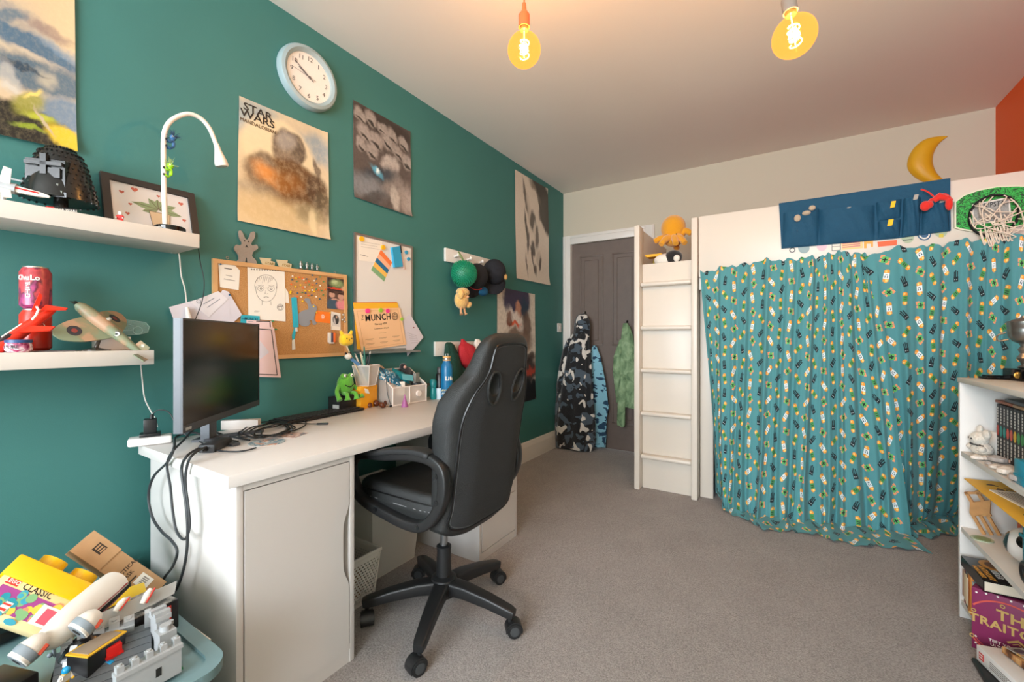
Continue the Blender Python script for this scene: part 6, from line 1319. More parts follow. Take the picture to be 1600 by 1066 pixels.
# yellow plush bird with hanging legs
yb2 = thing('chick_plush', X(722, 470, .09), 'pale yellow plush bird with long beige legs hanging under the green ball', 'plush toy')
cpm = mat('pale_yellow_plush', '#e6b86a', .95, sheen=.5, bump=.8, bscale=120); c = X(721, 469, .08)
B().ball(c + Vector((0, 0, .0)), (.042, .058, .062), n=22).done('body', cpm, yb2); B().ball(c + Vector((.012, .0, .052)), (.04, .055, .032), n=20).done('head', cpm, yb2)
B().ball(c + Vector((.03, -.045, .035)), (.022, .02, .034), n=14).done('wing', cpm, yb2); B().ball(c + Vector((.02, .055, -.03)), (.02, .028, .018), n=14, rot=(40, 0, 0)).done('wing', cpm, yb2)
bl2 = mat('tan_plush', '#c99a72', .9)
for s in (-1, 1): B().tube(smooth_path([c + Vector((.01, s * .018, -.05)), c + Vector((.012, s * .02, -.08)), c + Vector((.02, s * .024, -.10))], 4), [.008] * 6 + [.009, .012, .014], 9).done('leg', bl2, yb2)
B().ball(c + Vector((.045, .01, .02)), (.012, .008, .01), n=10).done('beak', bl2, yb2); B().ball(c + Vector((.048, -.004, .04)), .0035, n=8).done('eye', inkb, yb2)
# caps
def cap(c, r, m, lab, tilt, brimdir, badge=None, stripe=None, nm='baseball_cap'):
    o = thing(nm, c, lab, 'cap'); c = Vector(c); M = T(c.x, c.y, c.z, *tilt)
    B(M).grid(lambda u, v: Vector((r * math.cos(2 * PI * u) * math.cos(v * PI / 2 * .98) , r * 1.1 * math.sin(2 * PI * u) * math.cos(v * PI / 2 * .98), r * .95 * math.sin(v * PI / 2))), 28, 10, wrap=True).done('crown', m, o, ang=80)
    a0 = brimdir
    def fn(u, v):
        a = a0 + (u - .5) * 2.0; e = 1 + .75 * v * (math.cos((u - .5) * 2.0) ** 1.5); return Vector((r * e * math.cos(a), r * 1.08 * e * math.sin(a), -.012 * v + .02 * v * abs(u - .5) * -2))
    b = B(M); b.grid(fn, 18, 6); b.grid(lambda u, v: fn(1 - u, v) + Vector((0, 0, .003)), 18, 6); b.done('brim', m, o, ang=80)
    B(M).ball((0, 0, r * .95), (.007, .007, .004), n=8).done('button', m, o)
    if badge: badge(o, M)
    if stripe: B(M).tube([(r * 1.005 * math.cos(a), r * 1.105 * math.sin(a), .022 + .0 * k) for k, a in enumerate([a0 - .9 + .2 * j for j in range(10)])], .0022, 6).done('piping', stripe, o)
capb = mat('black_twill', '#17171a', .85, bump=.3, bscale=200); capn = mat('navy_black_twill', '#14171f', .85, bump=.3, bscale=200)
q = X(745, 432, .08); cap((.075, q.y, q.z + .0), .085, capb, 'black baseball cap with red piping hanging between the green ball and the other cap', (100, 0, 60), -PI / 2 - .4, stripe=mat('red_piping', '#b02a22', .6))
q = X(772, 425, .09)
def bad(o, M): B(M).ball((.075, -.045, .045), (.014, .022, .016), n=12).done('gold_badge', mat('gold_embroidery', '#b98a4e', .6), o)
cap((.085, q.y + .01, q.z), .09, capn, 'black baseball cap with a small gold badge, farthest along the upper rail', (85, 0, 50), -PI / 2, badge=bad)
q = X(754, 455, .06); B().ball((.06, q.y, q.z), (.03, .06, .035), n=18).done('visor_cap', mat('deep_blue_twill', '#135a86', .85), None, 'blue cap brim showing below the two black caps', 'cap')
# green bag and red bag on the lower rail
def drape(name, m, secs, lab, cat, folds=5, amp=.06, n=48, par=None, seed=0, kind=None):
    """secs: (cx, cy, z, half_x, half_y); soft cloth hanging in folds"""
    b = B(); K = 24
    def fn(u, v):
        t = v * (len(secs) - 1); j = min(int(t), len(secs) - 2); f = t - j; s = [lerp(a, c_, f) for a, c_ in zip(secs[j], secs[j + 1])]
        a = 2 * PI * u; g = 1 + amp * (.3 + v) * math.sin(folds * a + seed + 2.0 * v) + amp * .5 * math.sin(folds * 2.3 * a + 1 + seed)
        return Vector((s[0] + s[3] * g * math.cos(a), s[1] + s[4] * g * math.sin(a), s[2] + .006 * math.sin(a * 3 + seed) * v))
    b.grid(fn, n, K, wrap=True)
    V = b.bm.verts; V.ensure_lookup_table(); b.bm.faces.new([V[k] for k in range(n)]); b.bm.faces.new([V[K * n + k] for k in range(n)])
    return b.done(name, m, par, lab, cat, ang=75) if par is None else b.done(name, m, par, ang=75)
q = X(706, 545, .06); gbm = mat('bottle_green_cloth', '#0d3f33', .8, bump=.3, bscale=90)
gy = X(704, 545, .06).y
drape('drawstring_bag', gbm, [(.045, gy, 1.065, .012, .018), (.05, gy, 1.05, .02, .04), (.05, gy + .02, .98, .028, .065), (.055, gy + .04, .86, .035, .085), (.055, gy + .05, .755, .035, .09)], 'dark green cloth bag hanging on the lower peg rail behind the blue bottle', 'bag')
ry = X(733, 570, .07).y; rdm = mat('crimson_cloth', '#b3202c', .75, bump=.3, bscale=90)
drape('drawstring_bag', rdm, [(.05, ry - .05, 1.085, .008, .012), (.05, ry - .035, 1.06, .018, .03), (.055, ry - .01, 1.035, .035, .08), (.06, ry + .01, .97, .05, .105), (.06, ry + .02, .91, .045, .085), (.06, ry + .02, .875, .02, .03)], 'red cloth bag hanging on the lower peg rail beside the green one', 'bag', folds=4, amp=.04)
q = X(752, 545, .06); wbm = mat('white_cloth', '#e3ddd4', .8)
drape('face_mask', wbm, [(.05, ry + .12, 1.085, .01, .02), (.055, ry + .13, 1.05, .025, .05), (.06, ry + .14, 1.0, .03, .06)], 'white cloth item hanging beside the red bag, mostly hidden by the chair', 'cloth')
# ============================================================ under the desk: basket and tub
bk0 = thing('storage_basket', (.38, 1.12, 0), 'white plastic basket with round holes on the carpet beside the door cabinet', 'basket')
bwm = mat('white_basket_plastic', '#ddd8d0', .4)
def perforated():
    """plastic wall with a real grid of holes"""
    m = bpy.data.materials.new('perforated_white_plastic'); m.use_nodes = True; nt = m.node_tree; nt.nodes.clear(); L = nt.links.new
    o = nt.nodes.new('ShaderNodeOutputMaterial'); mx = nt.nodes.new('ShaderNodeMixShader'); t = nt.nodes.new('ShaderNodeBsdfTransparent'); g = nt.nodes.new('ShaderNodeBsdfPrincipled'); g.inputs['Base Color'].default_value = lin('#ddd8d0'); g.inputs['Roughness'].default_value = .4
    uv = nt.nodes.new('ShaderNodeUVMap'); s = nt.nodes.new('ShaderNodeSeparateXYZ'); L(uv.outputs[0], s.inputs[0])
    def mth(op, a, b_=None):
        n = nt.nodes.new('ShaderNodeMath'); n.operation = op
        for k, v in enumerate((a, b_)):
            if v is None: continue
            if isinstance(v, (int, float)): n.inputs[k].default_value = v
            else: L(v, n.inputs[k])
        return n.outputs[0]
    fy = mth('DIVIDE', s.outputs[1], .012); row = mth('FLOOR', fy); sh = mth('MULTIPLY', mth('ABSOLUTE', mth('MODULO', row, 2.0)), .5)
    fx = mth('SUBTRACT', mth('FRACT', mth('ADD', mth('DIVIDE', s.outputs[0], .0135), sh)), .5); fy2 = mth('SUBTRACT', mth('FRACT', fy), .5)
    rr = mth('SQRT', mth('ADD', mth('MULTIPLY', fx, fx), mth('MULTIPLY', fy2, fy2))); hole = mth('GREATER_THAN', rr, .27)
    band = mth('GREATER_THAN', s.outputs[1], .175); band2 = mth('LESS_THAN', s.outputs[1], .012)
    L(mth('MAXIMUM', mth('MAXIMUM', hole, band), band2), mx.inputs[0]); L(t.outputs[0], mx.inputs[1]); L(g.outputs[0], mx.inputs[2]); L(mx.outputs[0], o.inputs[0]); return m
x0, x1, y0, y1 = .20, .50, .955, 1.215; h = .205; ins = .02
A = [Vector(p) for p in ((x0 + ins, y0 + ins, .002), (x1 - ins, y0 + ins, .002), (x1 - ins, y1 - ins, .002), (x0 + ins, y1 - ins, .002))]; Q = [Vector(p) for p in ((x0, y0, h), (x1, y0, h), (x1, y1, h), (x0, y1, h))]
b = B()
for k in range(4):
    L_ = (A[(k + 1) % 4] - A[k]).length; b.grid(lambda u, v, k=k: A[k].lerp(A[(k + 1) % 4], u).lerp(Q[k].lerp(Q[(k + 1) % 4], u), v), 2, 2, uv=lambda u, v, L_=L_: (u * L_, v * .205))
b.done('perforated_walls', perforated(), bk0, recalc=False)
b = B(); b.tube(Q, .010, 8, closed=True, sq=(.7, .7)); b.rbox(x0 + ins, x1 - ins, y0 + ins, y1 - ins, .0, .004)
for k in range(4): b.tube([A[k], Q[k]], .004, 8)
b.done('rim_and_base', bwm, bk0)
B().rbox(.25, .44, .99, 1.17, .005, .15, bev=.01).done('wooden_box', mat('dark_oak', '#6b4a24', .6), None, 'dark brown box inside the white perforated basket', 'box')
tp = thing('storage_tub', (.3, 1.4, 0), 'tall translucent white plastic tub under the desk behind the basket', 'storage tub')
clr = glass('translucent_white_plastic', '#e9e9e4', .3, .62)
x0, x1, y0, y1, h, ins = .11, .41, 1.245, 1.56, .38, .03
A = [Vector(p) for p in ((x0 + ins, y0 + ins, .002), (x1 - ins, y0 + ins, .002), (x1 - ins, y1 - ins, .002), (x0 + ins, y1 - ins, .002))]; Q = [Vector(p) for p in ((x0, y0, h), (x1, y0, h), (x1, y1, h), (x0, y1, h))]
b = B()
for k in range(4): b.grid(lambda u, v, k=k: A[k].lerp(A[(k + 1) % 4], u).lerp(Q[k].lerp(Q[(k + 1) % 4], u), v), 2, 2)
b.done('walls', clr, tp, recalc=False); b = B(); b.tube(Q, .009, 8, closed=True, sq=(.7, .7)); b.rbox(x0 + ins, x1 - ins, y0 + ins, y1 - ins, .0, .004); b.done('rim_and_base', bwm, tp)
# ============================================================ gaming chair
leather = mat('black_leatherette', '#1e2020', .42, bump=.35, bscale=420)
fabric = mat('black_mesh_fabric', '#232526', .75, bump=.6, bscale=520)
plas = mat('black_nylon_plastic', '#1b1c1d', .42, bump=.08, bscale=300)
HX, HY = .80, 1.275
chr_ = thing('office_chair', (HX, HY, 0), 'black racing-style office chair with padded back and loop armrests, facing the desk', 'chair')
B().lathe([(.030, .075), (.050, .085), (.055, .12), (.048, .150), (.034, .158)], (HX, HY, 0), n=32).done('base_hub', plas, chr_)
for k in range(5):
    a = math.radians(7.7 + 72 * k); d = Vector((math.cos(a), math.sin(a), 0)); c = Vector((HX, HY, 0))
    lg = B().tube([c + d * .03 + Vector((0, 0, .118)), c + d * .10 + Vector((0, 0, .118)), c + d * .20 + Vector((0, 0, .104)), c + d * .285 + Vector((0, 0, .086)), c + d * .305 + Vector((0, 0, .082))], [.034, .031, .027, .023, .018], 16, sq=(.78, .92), up=(0, 0, 1)).done('base_leg', plas, chr_)
    e = c + d * .29; sw = a + math.radians((35, -20, 60, 100, -40)[k]); ax_ = Vector((-math.sin(sw), math.cos(sw), 0)); f_ = Vector((math.cos(sw), math.sin(sw), 0)); w = e + f_ * .012
    cs = B().cyl(w + ax_ * .004 + Vector((0, 0, .027)), w + ax_ * .024 + Vector((0, 0, .027)), .026, n=28).cyl(w - ax_ * .004 + Vector((0, 0, .027)), w - ax_ * .024 + Vector((0, 0, .027)), .026, n=28).cyl(w - ax_ * .004 + Vector((0, 0, .027)), w + ax_ * .004 + Vector((0, 0, .027)), .010).done('caster', plas, chr_)
    b = B(); P = [(.031 * math.cos(t), .031 * math.sin(t)) for t in [math.radians(-20 + 12 * j) for j in range(19)]]
    b.poly(P + [(-.02, .0)], -.021, .021, M=frame(w + Vector((0, 0, .027)), f_, (0, 0, 1))); b.cyl(e + Vector((0, 0, .05)), e + Vector((0, 0, .075)), .008)
    b.done('caster_hood', plas, cs)
    B().cyl(w + ax_ * .0241 + Vector((0, 0, .027)), w + ax_ * .0255 + Vector((0, 0, .027)), .017, n=24).cyl(w - ax_ * .0241 + Vector((0, 0, .027)), w - ax_ * .0255 + Vector((0, 0, .027)), .017, n=24).done('wheel_cap', mat('satin_grey_cap', '#3c3f41', .3), cs)
B().cyl((HX, HY, .15), (HX, HY, .265), .030, .027, n=28).lathe([(.029, .262), (.029, .272), (.022, .276)], (HX, HY, 0), n=28).done('gas_lift_cover', plas, chr_)
B().cyl((HX, HY, .27), (HX, HY, .43), .0145, n=24).done('gas_lift_piston', mat('steel_piston', '#8d9092', .28, .9), chr_)
B().rbox(HX - .12, HX + .10, HY - .10, HY + .10, .415, .452, bev=.01).tube([(HX, HY + .08, .43), (HX - .05, HY + .22, .425)], .006, 8).done('tilt_mechanism', mat('black_steel', '#1b1b1b', .4, .6), chr_)
# seat cushion
SX0, SX1, SY0, SY1 = .52, 1.00, 1.055, 1.495
def seat(u, v):                       # closed super-ellipse rings
    a = 2 * PI * u; ca, sa = math.cos(a), math.sin(a); q = .38
    sx_, sy_ = math.copysign(abs(ca) ** q, ca), math.copysign(abs(sa) ** q, sa)
    z, k = interp([(0, (.448, .80)), (.12, (.446, .94)), (.3, (.462, 1.0)), (.55, (.500, 1.02)), (.72, (.535, .99)), (.82, (.548, .94)), (.92, (.545, .70)), (1, (.538, .30))], v)
    x = (SX0 + SX1) / 2 + sx_ * (SX1 - SX0) / 2 * k; y = (SY0 + SY1) / 2 + sy_ * (SY1 - SY0) / 2 * k
    if v > .6: z += .022 * max(0, abs(sy_ * k) - .45) - .02 * max(0, -(sx_ * k) - .6)
    return Vector((x, y, z))
b = B(); b.grid(seat, 72, 22, wrap=True); V = b.bm.verts; V.ensure_lookup_table(); b.bm.faces.new([V[k] for k in range(72)]); b.bm.faces.new([V[22 * 72 + k] for k in range(72)])
st_o = b.done('seat', leather, chr_, ang=60)
b = B(); b.tube([seat(k / 60, .62) * 1 + Vector((0, 0, .002)) for k in range(60)], .0028, 6, closed=True); b.done('seat_piping', mat('black_piping', '#0e0e0f', .35), st_o)
b = B(); 
for k in range(70):
    p = seat(.5 + .25 * (k / 70) + .125 * 0 , .58) if False else seat((k + .5) / 70, .57); b.tube([p, seat((k + .85) / 70, .57)], .0011, 4)
b.done('seat_stitching', mat('pale_stitch', '#8f9090', .6), st_o)
# backrest : bucket outline, closed cross sections
BW = [(.40, .10), (.415, .165), (.44, .205), (.50, .206), (.60, .212), (.72, .222), (.82, .232), (.88, .226), (.93, .200), (.97, .168), (1.01, .152), (1.05, .142), (1.08, .128), (1.098, .105), (1.108, .070)]
def bxc(z): return interp([(.38, .975), (.50, 1.000), (.65, 1.018), (.80, 1.040), (.95, 1.075), (1.11, 1.115)], z)
BYC = 1.268
def back(u, v):
    z = interp([(0, .40), (.04, .415), (.08, .44), (.2, .50), (.45, .72), (.6, .84), (.72, .93), (.8, .98), (.88, 1.04), (.94, 1.08), (.975, 1.098), (1, 1.108)], v); hw = interp(BW, z)
    a = 2 * PI * u; ca, sa = math.cos(a), math.sin(a)
    y = math.copysign(abs(sa) ** .55, sa) * hw; th = interp([(.40, .018), (.44, .038), (.55, .046), (.95, .044), (1.06, .036), (1.095, .024), (1.108, .008)], z)
    t = abs(y) / .24
    fw = -.036 * max(0, t - .45) ** 1.3 * 2.0 * (1 if z < .93 else interp([(.93, 1), (1.02, .4), (1.2, .2)], z))     # side bolsters reach forward
    x = bxc(z) + math.copysign(abs(ca) ** .62, ca) * th + fw * (1.6 if ca < 0 else .9) - .012
    if ca < 0: x -= .018 * max(0, t - .5) 
    return Vector((x, BYC + y, z))
b = B(); NU = 80; b.grid(back, NU, 60, wrap=True); V = b.bm.verts; V.ensure_lookup_table(); b.bm.faces.new([V[k] for k in range(NU)]); b.bm.faces.new([V[60 * NU + k] for k in range(NU)])
bo = b.done('backrest', [leather, fabric], chr_, ang=75)
# two oval openings cut right through the head section
holes = [(-.075, .920, .034, .056, -12), (.075, .920, .034, .056, 12)]
wb2 = bo.location + chr_.location
hm2 = mat('dark_lining', '#0c0c0d', .7)
cut = B()
for (dy, z, ry, rz, rt) in holes:
    M = frame((bxc(z) + .3, BYC + dy, z), (0, 1, 0), (.10, 0, 1)); cut.disc(0, 0, ry, rz, z0=-.6, z1=.1, n=40, M=M, rot=math.radians(rt * -1))
co_ = cut.done('cutter', hm2)
md_ = bo.modifiers.new('cut', 'BOOLEAN'); md_.operation = 'DIFFERENCE'; md_.object = co_; md_.solver = 'EXACT'
bpy.context.view_layer.update()
dg = bpy.context.evaluated_depsgraph_get(); nm_ = bpy.data.meshes.new_from_object(bo.evaluated_get(dg)); bo.modifiers.clear(); bo.data = nm_
bpy.data.objects.remove(co_)
def rear(y, z):                    # point on the rear surface
    best = None
    hw = interp(BW, z)
    t = max(-1, min(1, (y / hw))); sa = math.copysign(abs(t) ** (1 / .55), t); ca = math.sqrt(max(0, 1 - sa * sa))
    th = interp([(.40, .018), (.44, .038), (.55, .046), (.95, .044), (1.06, .036), (1.095, .024), (1.108, .008)], z); tt = abs(y) / .24
    fw = -.036 * max(0, tt - .45) ** 1.3 * 2.0 * (1 if z < .93 else interp([(.93, 1), (1.02, .4), (1.2, .2)], z))
    return Vector((bxc(z) + ca ** .62 * th + fw * .9 - .012, BYC + y, z))
for (dy, z, ry, rz, rt) in holes:
    pts = []
    for k in range(40):
        a = 2 * PI * k / 40; c, s = math.cos(math.radians(-rt)), math.sin(math.radians(-rt)); yy, zz = ry * math.cos(a), rz * math.sin(a); yy, zz = yy * c - zz * s, yy * s + zz * c
        pts.append(rear(dy + yy * 1.04, z + zz * 1.04) + Vector((.001, 0, 0)))
    B().tube(pts, .0055, 8, closed=True).done('opening_trim', leather, chr_)
# seams on the rear face
seam = [(-.185, .455), (-.190, .52), (-.190, .65), (-.192, .76), (-.186, .84), (-.163, .905), (-.132, .95), (-.112, .99), (-.103, 1.04), (-.085, 1.066), (0, 1.073)]
path = [(y, z) for y, z in seam] + [(-y, z) for y, z in seam[::-1][1:]] + [(.10, .432), (0, .43), (-.10, .432)]
sp_ = smooth_path([(p[0], p[1], 0) for p in path], 5, True)
B().tube([rear(p.x, p.y) + Vector((.0012, 0, 0)) for p in sp_], .0042, 7, closed=True).done('rear_piping', mat('black_piping', '#0e0e0f', .35), chr_)
B().tube([rear(p.x * .965, .75 + (p.y - .75) * .975) + Vector((.0008, 0, 0)) for p in sp_], .0012, 5, closed=True).done('rear_stitching', mat('grey_stitch', '#4e5051', .6), chr_)
b = B(); Nn = 24
def pan(u, v):
    z = lerp(.438, 1.066, v); hw = interp([(.438, .16), (.455, .180), (.52, .186), (.65, .187), (.76, .188), (.84, .182), (.905, .159), (.95, .128), (.99, .108), (1.04, .099), (1.066, .080)], z); return rear((2 * u - 1) * hw, z) + Vector((.0007 + .0012 * math.sin(PI * u), 0, 0))
b.grid(pan, 40, 60)
dl = []
for f in b.bm.faces:
    c = f.calc_center_median(); 
    for (dy, z, ry, rz, rt) in holes:
        cc_, ss_ = math.cos(math.radians(rt)), math.sin(math.radians(rt)); yy, zz = c.y - BYC - dy, c.z - z; yy, zz = yy * cc_ - zz * ss_, yy * ss_ + zz * cc_
        if (yy / (ry * 1.02)) ** 2 + (zz / (rz * 1.02)) ** 2 < 1: dl.append(f); break
bmesh.ops.delete(b.bm, geom=dl, context='FACES')
b.done('rear_panel', fabric, chr_, ang=80)
# armrests: closed loops bolted to seat and back
def arm(y, s):
    P = [(1.004, .655), (.975, .682), (.925, .694), (.84, .690), (.74, .674), (.64, .664), (.585, .652), (.553, .628), (.545, .600), (.556, .552), (.588, .508), (.65, .482), (.74, .466), (.83, .455), (.90, .458), (.945, .482), (.985, .53), (1.008, .59)]
    pts = smooth_path([(x, y, z) for x, z in P], 5, True)
    lo = B().tube(pts, .0185, 14, closed=True, sq=(.95, .95), up=(0, 1, 0)).done('armrest', plas, chr_, ang=50)
    B().tube(smooth_path([(.955, y, .704), (.90, y, .710), (.80, y, .700), (.70, y, .680), (.60, y, .670)], 5), [.020] + [.025] * 19 + [.018], 14, sq=(1.05, .42), up=(0, 1, 0)).done('arm_pad', mat('soft_black_pad', '#202122', .6), lo, ang=50)
    for x, z in ((.987, .645), (.990, .56), (.905, .462), (.70, .478)):
        B().cyl((x, y + s * .0165, z), (x, y + s * .0195, z), .0085, n=18).cyl((x, y + s * .0196, z), (x, y + s * .0205, z), .004, n=6).done('screw', mat('dull_screw', '#3d4042', .25, .8), lo)
arm(1.040, -1); arm(1.485, 1)
# ============================================================ robes on the door
def camo(name, base, layers, rough=.95, bump=.6):
    m = mat(name, base, rough, bump=bump, bscale=180, sheen=.3); nt = m.node_tree; L = nt.links.new; bs = nt.nodes['Principled BSDF']; tc = nt.nodes.new('ShaderNodeTexCoord')
    c = nt.nodes.new('ShaderNodeRGB'); c.outputs[0].default_value = lin(base); cur = c.outputs[0]
    for k, (colr, scl, thr, st) in enumerate(layers):
        mp = nt.nodes.new('ShaderNodeMapping'); mp.inputs['Location'].default_value = (3.7 * k + 1, 1.3 * k, 5.1 * k); mp.inputs['Scale'].default_value = st
        n = nt.nodes.new('ShaderNodeTexNoise'); n.inputs['Scale'].default_value = scl; n.inputs['Detail'].default_value = 1.5; n.inputs['Distortion'].default_value = .5
        g = nt.nodes.new('ShaderNodeMath'); g.operation = 'GREATER_THAN'; g.inputs[1].default_value = thr; mx = nt.nodes.new('ShaderNodeMix'); mx.data_type = 'RGBA'; mx.inputs[7].default_value = lin(colr)
        L(tc.outputs['Object'], mp.inputs['Vector']); L(mp.outputs['Vector'], n.inputs['Vector']); L(n.outputs['Fac'], g.inputs[0]); L(g.outputs[0], mx.inputs[0]); L(cur, mx.inputs[6]); cur = mx.outputs[2]
    L(cur, bs.inputs['Base Color']); return m
robe_camo = camo('camouflage_fleece', '#16181b', [('#4b5965', 10, .54, (1, 1, 1)), ('#1b1e22', 13, .58, (1, 1, 1)), ('#dcd6cd', 13, .60, (1, 1, .8))])
rc_ = thing('hooded_robe', (.30, 3.9, .02), 'long black, grey and white camouflage hooded robe hanging on the door', 'robe')
def part_drape(nm, m, secs, par, folds, amp, seed): return drape(nm, m, secs, None, None, folds=folds, amp=amp, seed=seed, par=par, n=64)
part_drape('robe_body', robe_camo, [(.245, 3.93, 1.17, .06, .03), (.235, 3.91, 1.10, .10, .05), (.22, 3.9, 1.0, .125, .06), (.215, 3.875, .8, .150, .065), (.205, 3.86, .55, .180, .075), (.20, 3.85, .3, .205, .083), (.195, 3.85, .1, .215, .085), (.19, 3.85, .015, .20, .08)], rc_, 6, .055, .4)
part_drape('hood', robe_camo, [(.235, 3.965, 1.335, .018, .012), (.24, 3.955, 1.32, .05, .025), (.25, 3.94, 1.26, .075, .045), (.25, 3.935, 1.19, .08, .05), (.245, 3.93, 1.11, .085, .05), (.24, 3.93, 1.07, .06, .04)], rc_, 4, .06, 1.0)
part_drape('sleeve', robe_camo, [(.145, 3.90, 1.09, .03, .03), (.115, 3.885, .98, .045, .04), (.085, 3.87, .80, .048, .045), (.065, 3.86, .62, .052, .045), (.06, 3.86, .5, .045, .04)], rc_, 3, .06, 2)
sb_m = camo('blue_shark_fleece', '#86bfd2', [('#1f4460', 15, .55, (1, 1, 1.6))])
drape('fleece_towel', sb_m, [(.36, 3.985, 1.02, .02, .015), (.37, 3.98, .9, .06, .022), (.385, 3.978, .65, .10, .026), (.39, 3.976, .42, .125, .028), (.375, 3.976, .32, .12, .028), (.37, 3.976, .12, .115, .03), (.365, 3.976, .03, .11, .03)], 'pale blue fleece with dark shark shapes hanging behind the camouflage robe', 'towel', folds=5, amp=.06, seed=3)
gn = ramp_mat('sage_tie_dye', [(.35, '#5d7a58'), (.5, '#7f9c74'), (.62, '#9ab48c')], scale=14, rough=.9, detail=4, dist=1, stretch=(1, 1, .7), bump=.2)
gr_ = thing('tie_dye_shirt', (.68, 3.95, .5), 'sage green tie-dye long-sleeved top hanging on the door beside the ladder', 'top')
part_drape('shirt_body', gn, [(.665, 4.0, 1.235, .02, .012), (.675, 3.99, 1.2, .035, .02), (.685, 3.985, 1.12, .055, .03), (.70, 3.98, .95, .07, .035), (.70, 3.975, .75, .085, .04), (.70, 3.975, .55, .09, .045), (.705, 3.975, .44, .085, .04)], gr_, 5, .06, .7)
part_drape('sleeve', gn, [(.635, 3.985, 1.08, .02, .02), (.60, 3.975, .92, .04, .025), (.595, 3.97, .78, .04, .025), (.61, 3.965, .62, .035, .025), (.625, 3.965, .48, .03, .025)], gr_, 3, .05, 1.7)
part_drape('hanging_sleeve', gn, [(.66, 3.94, .75, .03, .02), (.655, 3.935, .6, .038, .022), (.65, 3.93, .45, .036, .022), (.648, 3.93, .30, .038, .022), (.65, 3.93, .265, .034, .02)], gr_, 3, .05, 2.2)
for x, z, lab in ((.238, 1.345, 'small door hook holding the camouflage robe'), (.668, 1.245, 'small door hook holding the green top')):
    b = B(); b.cyl((x, RY1 + .028, z), (x, RY1 - .02, z), .004, n=8).ball((x, RY1 - .024, z + .003), .008, n=10).rbox(x - .008, x + .008, RY1 + .024, RY1 + .0295, z - .02, z + .02)
    b.done('door_hook', mat('steel', '#9a9a96', .35, .9), None, lab, 'hook')
# ============================================================ bookcase on the right
bkm = mat('white_bookcase_foil', '#d6d5d1', .45)
KX0, KX1, KY0, KY1, KH = 2.515, 2.86, 1.30, 2.365, .936
kc = thing('bookcase', (2.69, 1.83, 0), 'low white open bookcase at the right, a silver trophy on top', 'bookcase')
B().rbox(KX0, KX1, KY1 - .018, KY1, 0, KH - .0185, bev=.001).done('side_panel', bkm, kc); B().rbox(KX0, KX1, KY0, KY0 + .018, 0, KH - .0185, bev=.001).done('side_panel', bkm, kc)
B().rbox(KX0 - .002, KX1, KY0 - .004, KY1 + .003, KH - .018, KH, bev=.001).done('top_board', bkm, kc); B().rbox(KX1 - .008, KX1, KY0 + .018, KY1 - .018, 0, KH - .018).done('back_panel', bkm, kc)
for z in (.65, .355, .07): B().rbox(KX0 + .003, KX1 - .008, KY0 + .0185 if z > .1 else 2.15, KY1 - .0185, z - .018, z).done('shelf_board', bkm, kc)
# --- on top
trm = mat('tarnished_silver', '#8e8c88', .28, .9); blkg = mat('gloss_black', '#0e0d0d', .12)
tr = thing('trophy', (2.67, 2.30, KH), 'silver cup trophy with twisted stem on a black plinth on top of the bookcase', 'trophy')
B(T(2.67, 2.30, KH, 0, 0, 20)).box((0, 0, .022), (.075, .075, .044), bev=.002).done('plinth', blkg, tr)
B().lathe([(.012, .044), (.020, .05), (.008, .058), (.012, .07), (.020, .082), (.011, .10), (.017, .114), (.010, .125), (.013, .135), (.030, .145), (.040, .160), (.043, .185), (.0425, .195), (.044, .197), (.045, .215), (.041, .218), (.038, .215), (.028, .224), (.010, .229), (.008, .236)], (2.67, 2.30, KH), n=32).done('cup', trm, tr)
for s in (-1, 1): B().tube(smooth_path([(2.67 + s * .042, 2.30 - s * .012, KH + .175), (2.67 + s * .062, 2.30 - s * .018, KH + .165), (2.67 + s * .060, 2.30 - s * .018, KH + .145), (2.67 + s * .036, 2.30 - s * .01, KH + .15)], 4), .003, 6).done('cup_handle', trm, tr)
gold = mat('gold_emblem', '#c79a4a', .35, .8)
B(frame((2.655 - .0, 2.2655, KH + .022), (.94, .34, 0), (0, 0, 1)) @ T(-.015, 0, 0)).ball((0, 0, 0), (.012, .012, .003), n=12).ball((0, .006, .002), (.006, .006, .003), n=8).done('gold_emblem', gold, tr)
B(T(2.60, 2.335, KH, 0, 0, 15)).box((0, 0, .005), (.06, .045, .010), bev=.002).box((0, 0, .013), (.045, .035, .006), bev=.002).done('black_plaque', blkg, None, 'flat stepped black plaque lying beside the trophy plinth', 'plaque')
B(T(2.695, 2.215, KH, 0, 0, 25)).box((0, 0, .022), (.06, .045, .044), bev=.003).done('black_casket', blkg, None, 'small black box with a gold ornament beside the trophy', 'box')
oc = bpy.data.objects['black_casket']; B(T(2.663, 2.20, KH + .024)).ball((0, 0, 0), (.008, .018, .014), n=12).ball((-.004, 0, .004), (.006, .010, .010), n=10).done('gold_ornament', gold, oc)
wk = thing('pewter_ornament', (2.70, 2.14, KH), 'white and grey stepped ornament at the right edge on top of the bookcase', 'ornament')
B().lathe([(.035, 0), (.035, .008), (.028, .012), (.026, .018)], (2.70, 2.14, KH), n=24).done('base', mat('grey_stone', '#7f817f', .4), wk); B().lathe([(.018, .018), (.018, .05), (.022, .052), (.022, .062), (.014, .064)], (2.70, 2.14, KH), n=20).done('tower', mat('chalk_white', '#dcdad4', .6), wk)
